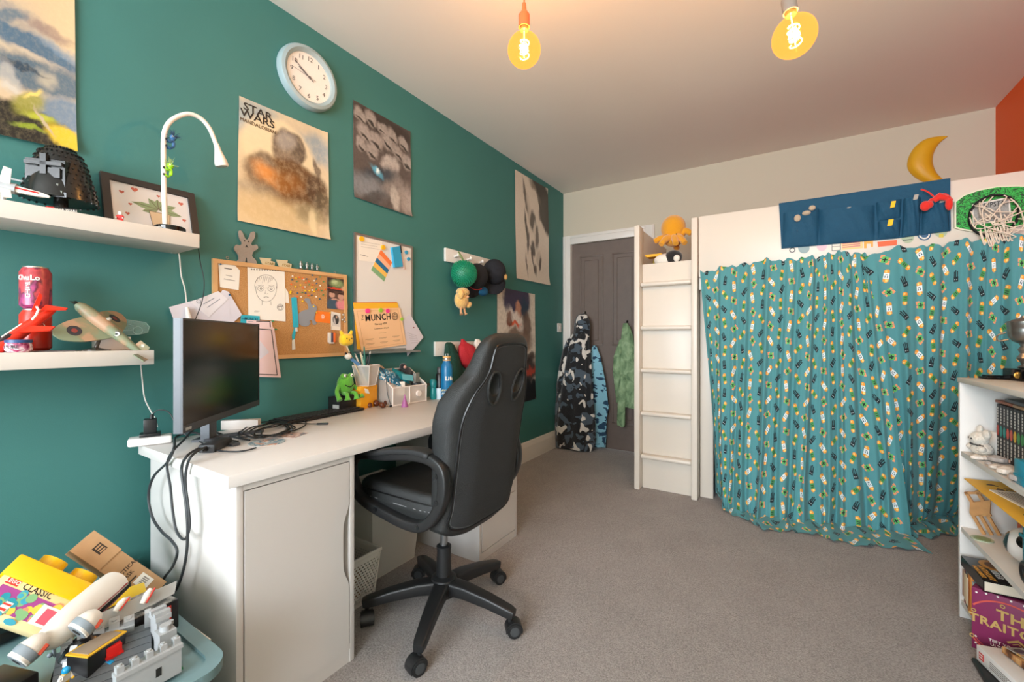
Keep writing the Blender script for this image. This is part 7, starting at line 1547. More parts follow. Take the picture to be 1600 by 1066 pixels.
# --- upper compartment
ZA = .6502
ser = [mat('charcoal_spine', '#2a292b', .6)]
colours = ['#b04438', '#2f8f86', '#2f8f86', '#c4584a', '#c4584a', '#d8b23c', '#3f8a4e', '#3f8a4e']
for k in range(8):
    y1 = 2.300 - k * .0275; x0 = 2.60; o = thing('hardback_book', (x0 + .065, y1 - .0125, ZA), ['charcoal hardback with a red mark, far end of the row of eight', 'charcoal hardback with a teal mark, second from the far end of the row', 'charcoal hardback with a teal mark, third in the row', 'charcoal hardback with a coral mark, fourth in the row', 'charcoal hardback with a coral mark, fifth in the row', 'charcoal hardback with a yellow mark, sixth in the row', 'charcoal hardback with a green mark, seventh in the row', 'charcoal hardback with a green mark, nearest the frame edge'][k], 'book', 'row of charcoal hardbacks')
    B().rbox(x0, x0 + .13, y1 - .0255, y1, ZA, ZA + .198, bev=.003).done('cover', ser[0], o)
    b = B(frame((x0 - .0002, y1 - .0128, ZA + .1), (0, -1, 0), (0, 0, 1))); 
    for q_ in range(5): b.rect(-.003, -.085 + q_ * .013, .004, -.076 + q_ * .013, 0, .0006)
    for q_ in range(6): b.rect(-.004, .03 + q_ * .010, .003, .037 + q_ * .010, 0, .0006)
    b.done('spine_print', mat('pale_grey_print', '#c9c6c0', .6), o); b = B(frame((x0 - .0002, y1 - .0128, ZA + .1), (0, -1, 0), (0, 0, 1))); b.disc(0, .002, .010, .020, 0, .0007, n=9); b.done('spine_emblem', mat('spine_' + colours[k].strip('#'), colours[k], .6), o)
B().rbox(2.602, 2.74, 2.18, 2.318, ZA + .2015, ZA + .211, bev=.001).done('flat_book', mat('rust_cover', '#9c5a3e', .6), None, 'rust brown thin book lying on top of the charcoal row', 'book')
B().rbox(2.606, 2.73, 2.10, 2.25, ZA + .2115, ZA + .223, bev=.001).done('flat_book', mat('slate_cover', '#5c6064', .6), None, 'slate grey book lying on the rust brown one above the charcoal row', 'book')
B().rbox(2.60, 2.72, 2.07, 2.170, ZA + .2015, ZA + .2105, bev=.001).done('flat_book', mat('tan_cover', '#b08a66', .6), None, 'tan book lying above the charcoal row nearest the frame edge', 'book')
wp = mat('ivory_plush', '#ded8cc', .92, sheen=.5, bump=.6, bscale=130); mf = thing('white_plush', (2.575, 2.29, ZA), 'small white plush animal with long ears and a dark stitched collar beside the books', 'plush toy')
c = Vector((2.562, 2.298, ZA))
B().ball(c + Vector((0, 0, .024)), (.030, .036, .026), n=20).done('body', wp, mf); B().ball(c + Vector((-.006, .006, .060)), (.026, .032, .027), n=20).done('head', wp, mf)
B().ball(c + Vector((.0, .020, .090)), (.010, .013, .022), n=12, rot=(20, 0, 0)).done('ear', wp, mf); B().ball(c + Vector((.006, -.020, .082)), (.012, .022, .018), n=12, rot=(-30, 0, 0)).done('ear', wp, mf)
B().ball(c + Vector((-.01, -.030, .028)), (.014, .018, .012), n=12).done('arm', wp, mf); B().ball(c + Vector((-.02, .03, .026)), (.014, .016, .012), n=12).done('arm', wp, mf)
b = B()
for k in range(9): a = math.radians(150 + k * 13); b.box(c + Vector((.029 * math.cos(a), .034 * math.sin(a), .041 + .0015 * (k % 2))), (.005, .005, .004))
for dy in (-.010, .016): b.ball(c + Vector((-.031, dy, .062)), .0028, n=8)
b.done('stitched_marks', inkb, mf); mf.children[-1]['kind'] = 'stuff'
B(T(2.592, 2.322, ZA, 0, 0, 20)).box((0, 0, .045), (.006, .05, .09), bev=.002).done('white_card_frame', white_gloss, None, 'white rounded card standing behind the white plush', 'card')
shm = [mat('shell_white', '#e0d6ca', .5, noise=.15, nscale=60), mat('shell_grey', '#b4aeab', .45, noise=.2, nscale=50), mat('shell_pink', '#d8b8a4', .5, noise=.2, nscale=60)]
shell_lab = ['cream ribbed seashell in front of the white plush', 'flat white shell next to the cream ribbed one', 'dark grey small shell near the shelf edge, below the plush', 'large pale grey stone-like shell in the middle of the shelf', 'small white shell at the shelf edge in the middle', 'peach speckled shell beside the book row', 'big white shell at the shelf edge near the frame edge', 'largest grey shell, farthest right on the shelf', 'brown tipped shell between the two big white ones']
for k, (u, v, r_, m_) in enumerate(((1527, 715, .016, 0), (1541, 716, .015, 0), (1545, 724, .010, 1), (1558, 718, .022, 1), (1556, 730, .014, 0), (1585, 722, .016, 2), (1574, 736, .024, 0), (1597, 748, .026, 1), (1583, 745, .010, 2))):
    p = Z(u, v, ZA + r_ * .5); b = B(T(p.x, p.y, ZA + r_ * .56, 0, 0, 40 * k))
    b.grid(lambda a, c_: Vector((r_ * 1.25 * math.cos(2 * PI * a) * math.sin(PI * c_) * (1 + .06 * math.cos(14 * PI * a)), r_ * math.sin(2 * PI * a) * math.sin(PI * c_) * (1 + .06 * math.cos(14 * PI * a)), r_ * .55 * math.cos(PI * c_) + .15 * r_ * math.sin(6 * PI * c_) * math.sin(PI * c_))), 28, 12, wrap=True)
    b.done('seashell', shm[m_], None, shell_lab[k], 'seashell', 'seashells on the shelf', ang=80)
# --- middle compartment
ZB = .3552
hb = [('#c8552e', 'orange'), ('#2a7f96', 'teal'), ('#e0c9a4', 'cream'), ('#1f5d86', 'blue'), ('#b8402c', 'red'), ('#3b7f63', 'green')]
for k, (c_, n_) in enumerate(hb):
    y1 = 2.215 - k * .032; o = thing('upright_book', (2.70, y1 - .015, ZB), '%s paperback standing at the back of the middle shelf, behind the white robot' % n_, 'book', None)
    B().rbox(2.625, 2.75, y1 - .030, y1, ZB, ZB + .180 + .004 * (k % 2), bev=.002).done('cover', mat('cover_' + n_ + '_b', c_, .6), o)
yc = mat('golden_card', '#e8b83c', .6)
b = B(); M = frame((2.519, 2.317, .552), (-.012, -1, -.0), (1, 0, .03)); b.M = M; b.rect(0, 0, .55, .20, -.003, 0, i=0)
for k, (x, y, w_, h_) in enumerate(((.05, .05, .02, .02), (.10, .06, .025, .015), (.16, .05, .05, .012), (.28, .06, .03, .02))): b.poly([(x, y), (x + w_, y - .01), (x + w_ * 1.4, y + h_), (x + w_ * .3, y + h_ * .7)], 0, .0005, i=1)
b.bold('VOL', .028, T(.115, .085, .0, 0, 0, 0), 1, w=.1)
b.done('yellow_comic', [yc, mat('brown_comic_ink', '#5b4426', .6)], None, 'large yellow comic lying flat across the tops of the paperbacks', 'comic')
b = B(frame((2.545, 2.17, .5536), (.15, -1, 0), (1, .15, .0))); b.rect(0, 0, .30, .09, 0, .004, i=0); b.rect(.0, .09, .30, .10, 0, .004, i=1)
for k in range(8): b.rect(.02, .012 + k * .009, .28, .0145 + k * .009, .004, .0044, i=2)
b.done('notebook', [paper, yc, pencil], None, 'white lined notebook lying on the yellow comic', 'notebook')
wd_ = mat('plywood_letters', '#b98a58', .6, noise=.1, nscale=40); sg = thing('wooden_word_sign', (2.585, 2.29, ZB), 'laser-cut wooden word sign leaning on the far panel of the middle shelf', 'sign')
MS = frame((2.565, 2.30, ZB), (.72, -.62, .33), (-.25, -.12, .95)); b = B(MS)
b.rect(.0, .0, .010, .075, 0, .006).rect(.022, .0, .032, .075, 0, .006).rect(.044, .0, .054, .075, 0, .006).rect(0, .070, .060, .082, 0, .006).poly([(.0, .082), (.06, .082), (.085, .13), (.02, .12)], 0, .006).rect(.02, .12, .03, .16, 0, .006).rect(.055, .125, .065, .165, 0, .006).rect(.02, .152, .075, .160, 0, .006); b.done('cut_letters', wd_, sg)
B(T(2.545, 2.235, ZB)).disc(0, 0, .030, z1=.003, n=30).disc(0, 0, .022, z0=.003, z1=.0042, i=1).done('green_coaster', [mat('sage_glass', '#a9b8a0', .2), mat('leaf_print_green', '#6f8a5c', .3)], None, 'round pale green patterned disc lying at the front of the middle shelf', 'disc')
rbt = thing('robot_toy', (2.61, 2.04, ZB), 'glossy white rounded robot head toy with a black oval eye on the middle shelf', 'toy')
gw = mat('gloss_white_plastic', '#dcdad6', .12, coat=.5)
c = Vector((2.615, 2.045, ZB + .062)); B().ball(c, (.070, .082, .060), n=36).done('shell', gw, rbt)
dv = Vector((-.80, -.05, -.02)); 
def onball(az, el, k=1.0): 
    a, e = math.radians(az), math.radians(el); return c + Vector((.070 * math.cos(e) * math.cos(a), .082 * math.cos(e) * math.sin(a), .060 * math.sin(e))) * k
def patch(az, el, ra, re, m_, nm, k=1.012):
    b = B(); 
    def fn(u, v): r_ = v; t = 2 * PI * u; return onball(az + ra * r_ * math.cos(t), el + re * r_ * math.sin(t), k)
    b.grid(fn, 28, 6, wrap=True); return b.done(nm, m_, rbt, ang=80, recalc=True)
patch(163, 3, 27, 34, blkg, 'eye_panel'); patch(163, 12, 9, 11, mat('pale_ring', '#c9c6c0', .3), 'eye_ring', 1.016); patch(163, 12, 6, 7.5, blkg, 'pupil', 1.02)
patch(225, 38, 20, 26, blkg, 'side_panel', 1.012)
B(T(c.x - .0, c.y + .0, c.z + .055, 0, 0, 20)).box((0, -.004, .010), (.028, .05, .026), bev=.008).done('top_handle', blkg, rbt)
mt = thing('teal_toy', (2.585, 1.90, ZB), 'metallic teal toy machine with a black wheel at the frame edge of the middle shelf', 'toy')
mtm = mat('metallic_teal', '#0f8aa0', .22, .5)
B(T(2.60, 1.895, ZB, 0, 0, 10)).box((0, 0, .125), (.10, .10, .17), bev=.018, seg=3).box((0, 0, .135), (.104, .104, .012), bev=.003).done('body', mtm, mt)
B(frame((2.548, 1.90, ZB + .034), (0, 1, 0), (0, 0, 1))).tube([(.026 * math.cos(2 * PI * k / 24), .026 * math.sin(2 * PI * k / 24), 0) for k in range(24)], .010, 10, closed=True).disc(0, 0, .02, z0=-.004, z1=.004).done('wheel', blk2, mt)
B(T(2.585, 1.955, ZB)).rbox(-.01, .01, -.01, .01, .0, .085, bev=.004).done('side_strut', blk2, mt)
# blue item poking out at the frame edge of the upper shelf
B(T(2.545, 1.905, ZA)).rbox(-.018, .02, -.05, .02, 0, .075, bev=.004).rbox(-.02, .0, -.05, .018, .024, .03).done('blue_tin', mat('cyan_tin', '#128aa8', .3), None, 'cyan blue tin at the frame edge of the upper shelf', 'tin')
# --- bottom compartment: books upright and a thick paperback on top
bt_cols = [('#8f3a44', 'maroon'), ('#4b5f6a', 'grey-blue'), ('#d88a3a', 'orange'), ('#3f8fb0', 'sky blue'), ('#24586c', 'dark teal')]
for k, (c_, n_) in enumerate(bt_cols):
    y1 = 2.330 - k * .034; o = thing('tall_book', (2.6, y1 - .015, .0702), '%s tall book upright in the bottom of the bookcase, %s' % (n_, ['nearest the side panel', 'second from the side panel', 'in the middle of the five', 'fourth from the side panel', 'nearest the purple box'][k]), 'book', 'tall books on the bottom shelf')
    B().rbox(2.522 - .004 * (k % 3), 2.70, y1 - .032, y1, .0702, .219 - .004 * (k % 2), bev=.002).done('cover', mat('cover_' + n_, c_, .5), o)
    B(frame((2.5175 - .004 * (k % 3), y1 - .016, .18), (0, -1, 0), (0, 0, 1))).rect(-.010, -.08, .010, .02, 0, .0012).done('spine_label', mat('spine_label_%d' % k, ['#c2a08a', '#d9c9a4', '#f1e0c4', '#bfe0ea', '#7fb0bc'][k], .5), o)
ax = thing('thick_paperback', (2.57, 2.2, .2195), 'thick black paperback with gold lettering lying on top of the upright books', 'book')
MA_ = frame((2.508, 2.305, .2195 + .036), (.02, -1, 0), (-1, -.02, 0)) @ T(0, -.13, 0); MA_ = frame((2.508, 2.305, .2195), (.02, -1, 0), (1, .02, 0))
# the local z of this frame points down or up depending on handedness: work with zs
zs = 1 if (MA_.to_3x3() @ Vector((0, 0, 1))).z > 0 else -1
b = B(MA_); b.rect(0, 0, .20, .13, .035 * zs, .038 * zs, i=0); b.rect(0, 0, .20, .13, 0, .003 * zs, i=0); b.rect(0, 0, .20, .003, .003 * zs, .035 * zs, i=0); b.done('cover', blkg, ax)
B(MA_).rect(.003, .0032, .198, .128, .0032 * zs, .0348 * zs).done('pages', mat('page_cream', '#d9cdb8', .8), ax)
MT = frame(MA_ @ Vector((0, 0, .0381 * zs)), (.02, -1, 0), (1, .02, 0)) if zs > 0 else frame(MA_ @ Vector((0, .13, -.0381)), (.02, -1, 0), (1, .02, 0))
MT = Matrix.Translation((2.508, 2.305, .2578)) @ Matrix.Rotation(math.radians(-89), 4, 'Z')      # x towards the viewer's end, y into the shelf
b = B(MT); b.disc(.05, .07, .045, .036, 0, .0006, i=0); b.disc(.05, .07, .028, .022, .0006, .0011, i=1)
b.bold('ALEX', .034, T(.125, .088, 0), 2, w=.1); b.bold('RIDER', .024, T(.125, .056, 0), 2, w=.1); b.bold('ANTHONY', .022, T(.128, .030, 0), 0, w=.12); b.bold('HOROWITZ', .016, T(.128, .011, 0), 0, w=.12)
b.done('cover_print', [mat('gold_cover_ink', '#c98a32', .4), mat('dark_gold_ink', '#6b4218', .4), mat('pale_grey_print', '#c9c6c0', .6)], ax)
# purple game box standing in front
pu = mat('plum_box', '#7a2450', .45); tb2 = thing('game_box', (2.60, 2.09, 0), 'plum coloured THE TRAITORS game box standing on the carpet against the bookcase', 'game box')
dirp = Vector((.90, -.437, 0)).normalized(); o_ = Vector((2.492, 2.137, .001)); MP = frame(o_, dirp, (0, 0, 1))
if (MP.to_3x3() @ Vector((0, 0, 1))).y > 0: MP = MP @ Matrix.Scale(-1, 4, (0, 0, 1))
MP = Matrix(((dirp.x, 0, -.437, o_.x), (dirp.y, 0, -.90, o_.y), (0, 1, 0, o_.z), (0, 0, 0, 1)))
PH, PW = .214, .178
B(MP).box((PW / 2, PH / 2, -.021), (PW, PH, .041), bev=.002).done('carton', pu, tb2)
b = B(MP); b.bold('THE', .046, T(.103, .148, 0), 0, w=.16); b.bold('TRAITORS', .039, T(.090, .108, 0), 0, w=.16)
for k, s_ in enumerate(('TEST YOUR', 'ULTIMATE', 'LOGIC')): b.bold(s_, .0125, T(.075, .052 - k * .014, 0), 2, w=.12)
def arcp(r, q, a0, a1, w, i): 
    P = [(x, y) for x, y in [(.09 + r * math.cos(math.radians(a)), .095 + q * math.sin(math.radians(a))) for a in range(a0, a1, 6)] if .002 < x < PW - .002 and .002 < y < PH - .002]
    b.line(P, w, 0, .0006, i=i)
arcp(.105, .10, 60, 160, .005, 1); arcp(.105, .10, 186, 262, .005, 1); arcp(.10, .09, 186, 250, .002, 1)
for a in (150, 100, 62, 205): b.ring(.09 + .098 * math.cos(math.radians(a)), .085 + .098 * math.sin(math.radians(a)), .005, .0016, .0006, i=0)
for x, y in ((.012, .200), (.035, .206), (.062, .209), (.092, .209), (.12, .208), (.15, .204), (.01, .022), (.03, .010), (.01, .045)): b.disc(x, y, .003, z1=.0006, i=2)
b.line([(.085, .068), (.108, .084), (.131, .068)], .006, 0, .0006, i=0); b.line([(.096, .066), (.108, .074), (.12, .066)], .003, 0, .0007, i=0)
b.done('front_print', [mat('antique_gold', '#b99a5a', .4), mat('coral_ring', '#d4574a', .5), mat('white_print', '#e6e3da', .5)], tb2)
# white box, brown carton and glossy leaflet at the corner
wx = thing('white_game_box', (2.53, 1.95, 0), 'white box with a small red logo lying in front of the plum game box', 'box')
q = Z(1548, 1040, .06); MW = frame((2.475, 2.03, .045), (.25, -.97, 0), (.97, .25, 0)); B(MW).box((.14, .05, .0), (.28, .10, .05), bev=.002).done('carton', mat('cool_white_card', '#dddcd9', .5), wx)
b = B(frame(MW @ Vector((0, 0, 0)), (.25, -.97, 0), (0, 0, 1))); b.rect(.014, -.012, .034, .010, -.0012, .0012, i=0); b.line([(.018, 0.004), (.030, .004)], .003, -.0016, .0016, i=1); b.line([(.018, -.004), (.030, -.004)], .003, -.0016, .0016, i=1)
for k in range(4): b.line([(.06, .008 - k * .006), (.15 - .02 * (k % 2), .008 - k * .006)], .0016, -.0011, .0011, i=2)
b.done('front_print', [mat('logo_red', '#b83a36', .5), mat('white_print', '#e6e3da', .5), pencil], wx)
B(T(2.50, 1.97, .0)).rbox(-.035, .02, -.11, .075, 0, .018, bev=.008).done('black_tray', blk2, None, 'black plastic tray on the carpet below the white box', 'tray')
B(frame((2.52, 2.02, .0725), (.35, -.93, 0), (.93, .35, 0))).box((.12, .05, .012), (.22, .09, .02), bev=.001).done('brown_book', ramp_mat('wood_cover_print', [(.4, '#5c3a22'), (.5, '#a06a3c'), (.6, '#c89a64')], scale=18, stretch=(1, 4, 1)), None, 'brown picture book lying on the white box', 'book')
B(frame((2.53, 1.99, .0965), (.45, -.89, 0.1), (.89, .45, 0))).box((.09, .045, .002), (.20, .07, .003)).done('glossy_leaflet', ramp_mat('leaflet_print', [(.4, '#3b3a38'), (.5, '#9a948a'), (.6, '#cfa85a')], scale=22, rough=.15), None, 'glossy dark leaflet lying on the brown picture book', 'leaflet')
# ============================================================ the pile of toys bottom left
PN = Vector((.9, 0, .43)).normalized(); PP = Vector((.35, 0, .36)); CAM = Vector((CX, 0, CZ))
def PL(u, v, off=0.0):
    r_ = Vector(ray(u, v)); t = ((PP + PN * off) - CAM).dot(PN) / r_.dot(PN); return CAM + r_ * t
# the big storage box everything lies on
tbm = mat('dusty_teal_plastic', '#68868a', .4, noise=.05, nscale=10); tbx = thing('lidded_storage_box', (.44, .1, 0), 'large dusty teal lidded storage box on the carpet, under the pile of brick toys', 'storage box')
LX0, LX1, LY0, LY1, LZ = .03, .862, -.30, .482, .352
def rr(x0, x1, y0, y1, r, n=8):
    P = []
    for (cx, cy, a0) in ((x1 - r, y1 - r, 0), (x0 + r, y1 - r, 90), (x0 + r, y0 + r, 180), (x1 - r, y0 + r, 270)):
        for k in range(n + 1): a = math.radians(a0 + 90 * k / n); P.append((cx + r * math.cos(a), cy + r * math.sin(a)))
    return P
b = B(); P0 = rr(LX0 + .05, LX1 - .05, LY0 + .05, LY1 - .05, .04); P1 = rr(LX0 + .02, LX1 - .02, LY0 + .02, LY1 - .02, .05)
n = len(P0); A = [b.bm.verts.new((*p, .002)) for p in P0]; Q = [b.bm.verts.new((*p, LZ - .018)) for p in P1]; b.bm.faces.new(A[::-1]); b.bm.faces.new(Q)
for k in range(n): b.bm.faces.new((A[k], A[(k + 1) % n], Q[(k + 1) % n], Q[k]))
b.done('box_body', glass('translucent_teal_plastic', '#8fb0b0', .25, .8), tbx)
b = B(); b.poly(rr(LX0, LX1, LY0, LY1, .06), LZ - .022, LZ - .008)
O = rr(LX0, LX1, LY0, LY1, .06); I = rr(LX0 + .03, LX1 - .03, LY0 + .03, LY1 - .03, .04)
for k in range(len(O)): k2 = (k + 1) % len(O); b.poly([O[k], O[k2], I[k2], I[k]], LZ - .008, LZ)
b.done('lid', tbm, tbx, ang=30)
B(T(LX1 + .002, .2, LZ - .03)).rbox(-.004, .012, -.09, .09, -.05, .012, bev=.004).done('clip_handle', tbm, tbx)
ZT = LZ + .0005
# hidden support below the pile: boxes that can be glimpsed between the toys
dkb = mat('black_game_box', '#171516', .35)
B(T(.20, .08, ZT, 0, 0, 4)).box((0, 0, .0125), (.30, .30, .025), bev=.003).done('black_toy_box', dkb, None, 'flat black toy box at the bottom of the pile, under the yellow brick box', 'box')
# yellow brick storage carton "CLASSIC"
ycm = mat('bright_yellow_plastic', '#eab408', .3); ccm = mat('cream_card', '#ecd29a', .6)
bx = thing('brick_toy_box', (.25, .25, ZT + .07), 'yellow LEGO CLASSIC brick box with a studded lid, tilted on the pile', 'toy box')
p_bl, p_br, p_tr, p_tl = [PL(*p, .10) for p in ((-52, 955), (65, 993), (125, 935), (8, 888))]
xd = (p_tr - p_tl).normalized(); wd2 = (p_tr - p_tl).length; hd2 = (p_tl - p_bl).length; MB2 = frame(p_bl, xd, PN.cross(xd)); hd2 = (p_tl - p_bl).dot(PN.cross(xd))
if (MB2.to_3x3() @ Vector((0, 0, 1))).dot(PN) < 0: MB2 = frame(p_bl, xd, -PN.cross(xd)); hd2 = -hd2
B(MB2).box((wd2 / 2, hd2 / 2, -.035), (wd2, hd2, .07), bev=.002).done('carton', ccm, bx)
B(MB2).box((wd2 / 2, hd2 + .012, -.035), (wd2 + .014, .046, .082), bev=.004).done('lid', ycm, bx)
for k, fx in enumerate((.36, .80)): B(MB2).tube([(wd2 * fx, hd2 + .035, -.036), (wd2 * fx, hd2 + .056, -.036)], .029, 28).done('lid_stud', ycm, bx)
b = B(MB2); b.rect(.012, hd2 * .18, wd2 - .002, hd2 * .70, 0, .0006, i=0)
R.seed(4); cols = 12
for k in range(46):
    x, y = R.uniform(.03, wd2 - .02), R.uniform(hd2 * .22, hd2 * .66); ci = 3 + int((x / wd2) * 5 + R.uniform(-1, 1.5)); ci = max(3, min(9, ci)); b.disc(x, y, R.uniform(.005, .011), z0=.0006 + k * 2e-5, z1=.0009 + k * 2e-5, n=10, i=ci)
b.rect(.012, hd2 * .74, .038, hd2 * .89, 0, .0008, i=1); b.bold('LEGO', .011, T(.025, hd2 * .815, .0008), 2, w=.1); b.bold('CLASSIC', .0195, T(.080, hd2 * .81, .0), 10, w=.08, sx=.85)
b.rect(wd2 - .062, hd2 * .16, wd2 - .016, hd2 * .62, .0016, .0022, i=2); b.rect(wd2 - .050, hd2 * .22, wd2 - .028, hd2 * .56, .0022, .0027, i=11)
b.poly([(.035, -.0 + .008), (.055, .008), (.06, hd2 * .42), (.045, hd2 * .42)], .0016, .0021, i=2); b.disc(.045, .012, .012, .006, .0021, .0026, i=4); b.disc(.08, .006, .012, .006, .0021, .0026, i=4)
b.rect(.040, hd2 * .22, .056, hd2 * .27, .0021, .0025, i=1); b.rect(.042, hd2 * .34, .058, hd2 * .38, .0021, .0025, i=1)
nmz = [mat('print_plum', '#a0408a', .5), mat('logo_red_bright', '#d8392e', .5), mat('white_print', '#e6e3da', .5), mat('print_teal', '#1b8fa0', .5), mat('print_blue', '#3aa0b8', .5), mat('print_green', '#7fb07a', .5), mat('print_yellow', '#edc24a', .5), mat('print_coral', '#ee8a6a', .5), mat('print_pink', '#e86a86', .5), mat('print_purple', '#8f4fa0', .5), inkb, mat('print_red_pink', '#e2556a', .5)]
b.done('front_print', nmz, bx)
# brown mailer
kr_ = mat('kraft_card', '#b88f66', .75, noise=.05, nscale=30); mk = thing('cardboard_box', (.28, .44, ZT), 'brown TACTICAL MASK cardboard box leaning on the pile against the wall', 'box')
f0, f1, f2, f3 = PL(147, 829, .03), PL(262, 908, .03), PL(203, 942, .03), PL(108, 861, .03)
xd = (f1 - f0).normalized(); yd = PN.cross(xd); Lk = (f1 - f0).length; Wk = abs((f3 - f0).dot(yd)); MM_ = frame(f0, xd, yd if (f3 - f0).dot(yd) < 0 else yd)
sy = 1 if (f3 - f0).dot(yd) > 0 else -1
MK2 = frame(f0, xd, yd); nz_ = 1 if (MK2.to_3x3() @ Vector((0, 0, 1))).dot(PN) > 0 else -1
B(MK2).rect(0, 0, Lk * .36, sy * Wk, -.002 * nz_, .0015 * nz_).done('lid_flap', kr_, mk)
B(MK2).rect(0, sy * .002, Lk, sy * (Wk), -.052 * nz_, -.0025 * nz_).done('carton', kr_, mk)
b = B(MK2); M_ = T(0, 0, .0018 * nz_) if nz_ > 0 else T(0, 0, .0018 * nz_, 180)
b.bold('TACTICAL', .0140, T(Lk * .56, sy * Wk * .50, -.0022, 0, 0, 90), 0, w=.08); b.bold('MASK', .0140, T(Lk * .625, sy * Wk * .66, -.0022, 0, 0, 90), 0, w=.08); b.rect(Lk * .685, sy * Wk * .45, Lk * .70, sy * Wk * .88, -.0024, -.0014, i=0)
b.done('print', mat('dark_brown_ink', '#3b2c20', .7), mk)
b = B(MK2); b.rect(Lk * .14, sy * Wk * .22, Lk * .24, sy * Wk * .58, .0015, .002, i=0)
for k in range(3): b.rect(Lk * (.155 + .03 * k), sy * Wk * .27, Lk * (.172 + .03 * k), sy * Wk * .5, .002, .0024, i=3)
b.done('square_emblem', [mat('dark_brown_ink', '#3b2c20', .7), paper, inkb, kr_], mk)
b = B(MK2); b.rect(Lk * .72, sy * Wk * .22, Lk * .87, sy * Wk * .72, -.0024, -.001, i=0)
for k in range(14): b.rect(Lk * .76, sy * Wk * (.28 + .026 * k), Lk * .83, sy * Wk * (.292 + .026 * k), -.001, -.0006, i=1) if k % 3 else None
b.done('barcode_label', [paper, inkb], mk)
# airliner model
aw = mat('airliner_white', '#d9d2c8', .3); ag = mat('airliner_grey', '#7d868c', .35); al = thing('toy_airliner', (.42, .33, ZT + .07), 'white toy airliner with grey engines, red stripe and folded wings lying across the pile', 'toy plane')
nz0, tl0 = PL(62, 1012, .29), PL(184, 908, .19); ad = (tl0 - nz0); 
B().tube([nz0 + ad * t for t in (0, .03, .10, .25, .5, .8, .95, 1.0)], [.004, .014, .025, .032, .035, .0345, .032, .020], 24).done('fuselage', aw, al)
PQ = PN.copy(); ah = ad.normalized(); PN2 = (PN - ah * PN.dot(ah)).normalized(); sd = ah.cross(PN2).normalized()
if sd.y < 0: sd = -sd
b = B(); q0 = nz0 + ad * .46 + PN2 * .0252 + sd * .0252; 
for k in range(20): p = q0 + ad * (.026 * k); b.box((0, 0, 0), (.0038, .009, .002), M=frame(p, ad, (sd - PN2)), i=0)
b.tube([nz0 + ad * .46 + PN2 * .031 + sd * .018, nz0 + ad * .93 + PN2 * .029 + sd * .017], .0016, 5, i=1); b.tube([nz0 + ad * .50 + PN2 * .018 + sd * .031, nz0 + ad * .93 + PN2 * .017 + sd * .029], .0016, 5, i=1)
b.done('windows_and_stripe', [inkb, mat('deep_red_stripe', '#8f2c28', .4)], al); al.children[-1]['kind'] = 'stuff'
def engine(u0, v0, u1, v1, off, r):
    a, c_ = PL(u0, v0, off), PL(u1, v1, off); d = c_ - a
    e = B().tube([a, a + d * .03, a + d * .45, a + d * .8, a + d], [r * .92, r, r * 1.02, r * .8, r * .45], 24).done('engine', aw, al)
    B().tube([a - d * .02, a + d * .2, a + d * .42], [r * .90, r * 1.05, r * 1.06], 24).done('intake_cowl', ag, e); B().tube([a - d * .03, a - d * .015], r * .42, 18).done('intake', inkb, e)
    B().tube([a + d * .45 + PN * r * .6 + sd * r * .82, a + d * .8 + PN * r * .5 + sd * r * .68], .005, 6).done('red_flash', mat('orange_red_mark', '#c8503a', .5), e)
engine(26, 1034, 72, 992, .30, .022); engine(120, 988, 154, 956, .325, .023)
wq = [PL(148, 962, .29), PL(160, 984, .29), PL(272, 928, .28), PL(276, 908, .28)]; plate(wq, .006, mat('airliner_wing_grey', '#a9a9a6', .35), 'wing', al)
for (u0, v0, u1, v1) in ((196, 935, 180, 956), (236, 920, 222, 944)):
    a, c_ = PL(u0, v0, .297), PL(u1, v1, .297); f = B().tube([a, a.lerp(c_, .4), c_], [.0045, .0085, .006], 12).done('flap_fairing', aw, al); B().tube([a + PN * .003 + Vector((.004, .006, 0)), c_ + PN * .003 + Vector((.004, .006, 0))], .002, 5).done('red_line', mat('red_stripe', '#c23a2e', .4), f)
B().ball(PL(78, 1024, .24), .005, n=10).tube([PL(84, 1014, .25), PL(86, 1026, .235)], .003, 6).done('nose_wheel', ag, al)
# black cartons in the middle of the pile
lb = thing('black_brick_carton', (.58, .41, ZT), 'black LEGO carton with a red logo square and grey photo top, nearest the desk', 'box')
ML = T(.585, .395, ZT, 0, 0, 8)
B(ML).box((0, 0, .036), (.10, .12, .072), bev=.002).done('carton', mat('gloss_black_card', '#171416', .3), lb)
B(ML).box((-.005, .0, .0737), (.105, .11, .003)).done('photo_top', ramp_mat('grey_photo_print', [(.4, '#4c4a48'), (.5, '#8f8b86'), (.58, '#b8b4ae'), (.64, '#5c5854')], scale=40), lb)
B(ML).box((.051, .02, .046), (.002, .044, .038)).done('red_logo', mat('logo_red_bright', '#d8392e', .5), lb)
B(ML @ frame((.0522, .02, .046), (0, 1, 0), (0, 0, 1))).bold('LEGO', .015, T(0, 0, 0, 0, 0, 90), w=.12).done('logo_lettering', mat('white_print', '#e6e3da', .5), lb)
B(ML).box((.0562, .03, .028), (.001, .03, .03)).done('white_sticker', paper, lb) if False else None
B(T(.485, .375, ZT, 0, 0, -12)).box((0, 0, .035), (.09, .12, .07), bev=.002).done('yellow_black_box', [mat('signal_yellow_card', '#f0c418', .5)], None, 'small yellow box glimpsed below the airliner wing', 'box')
yb3 = thing('open_carton', (.56, .30, ZT), 'flat black carton with a yellow edged open top in the middle of the pile', 'box')
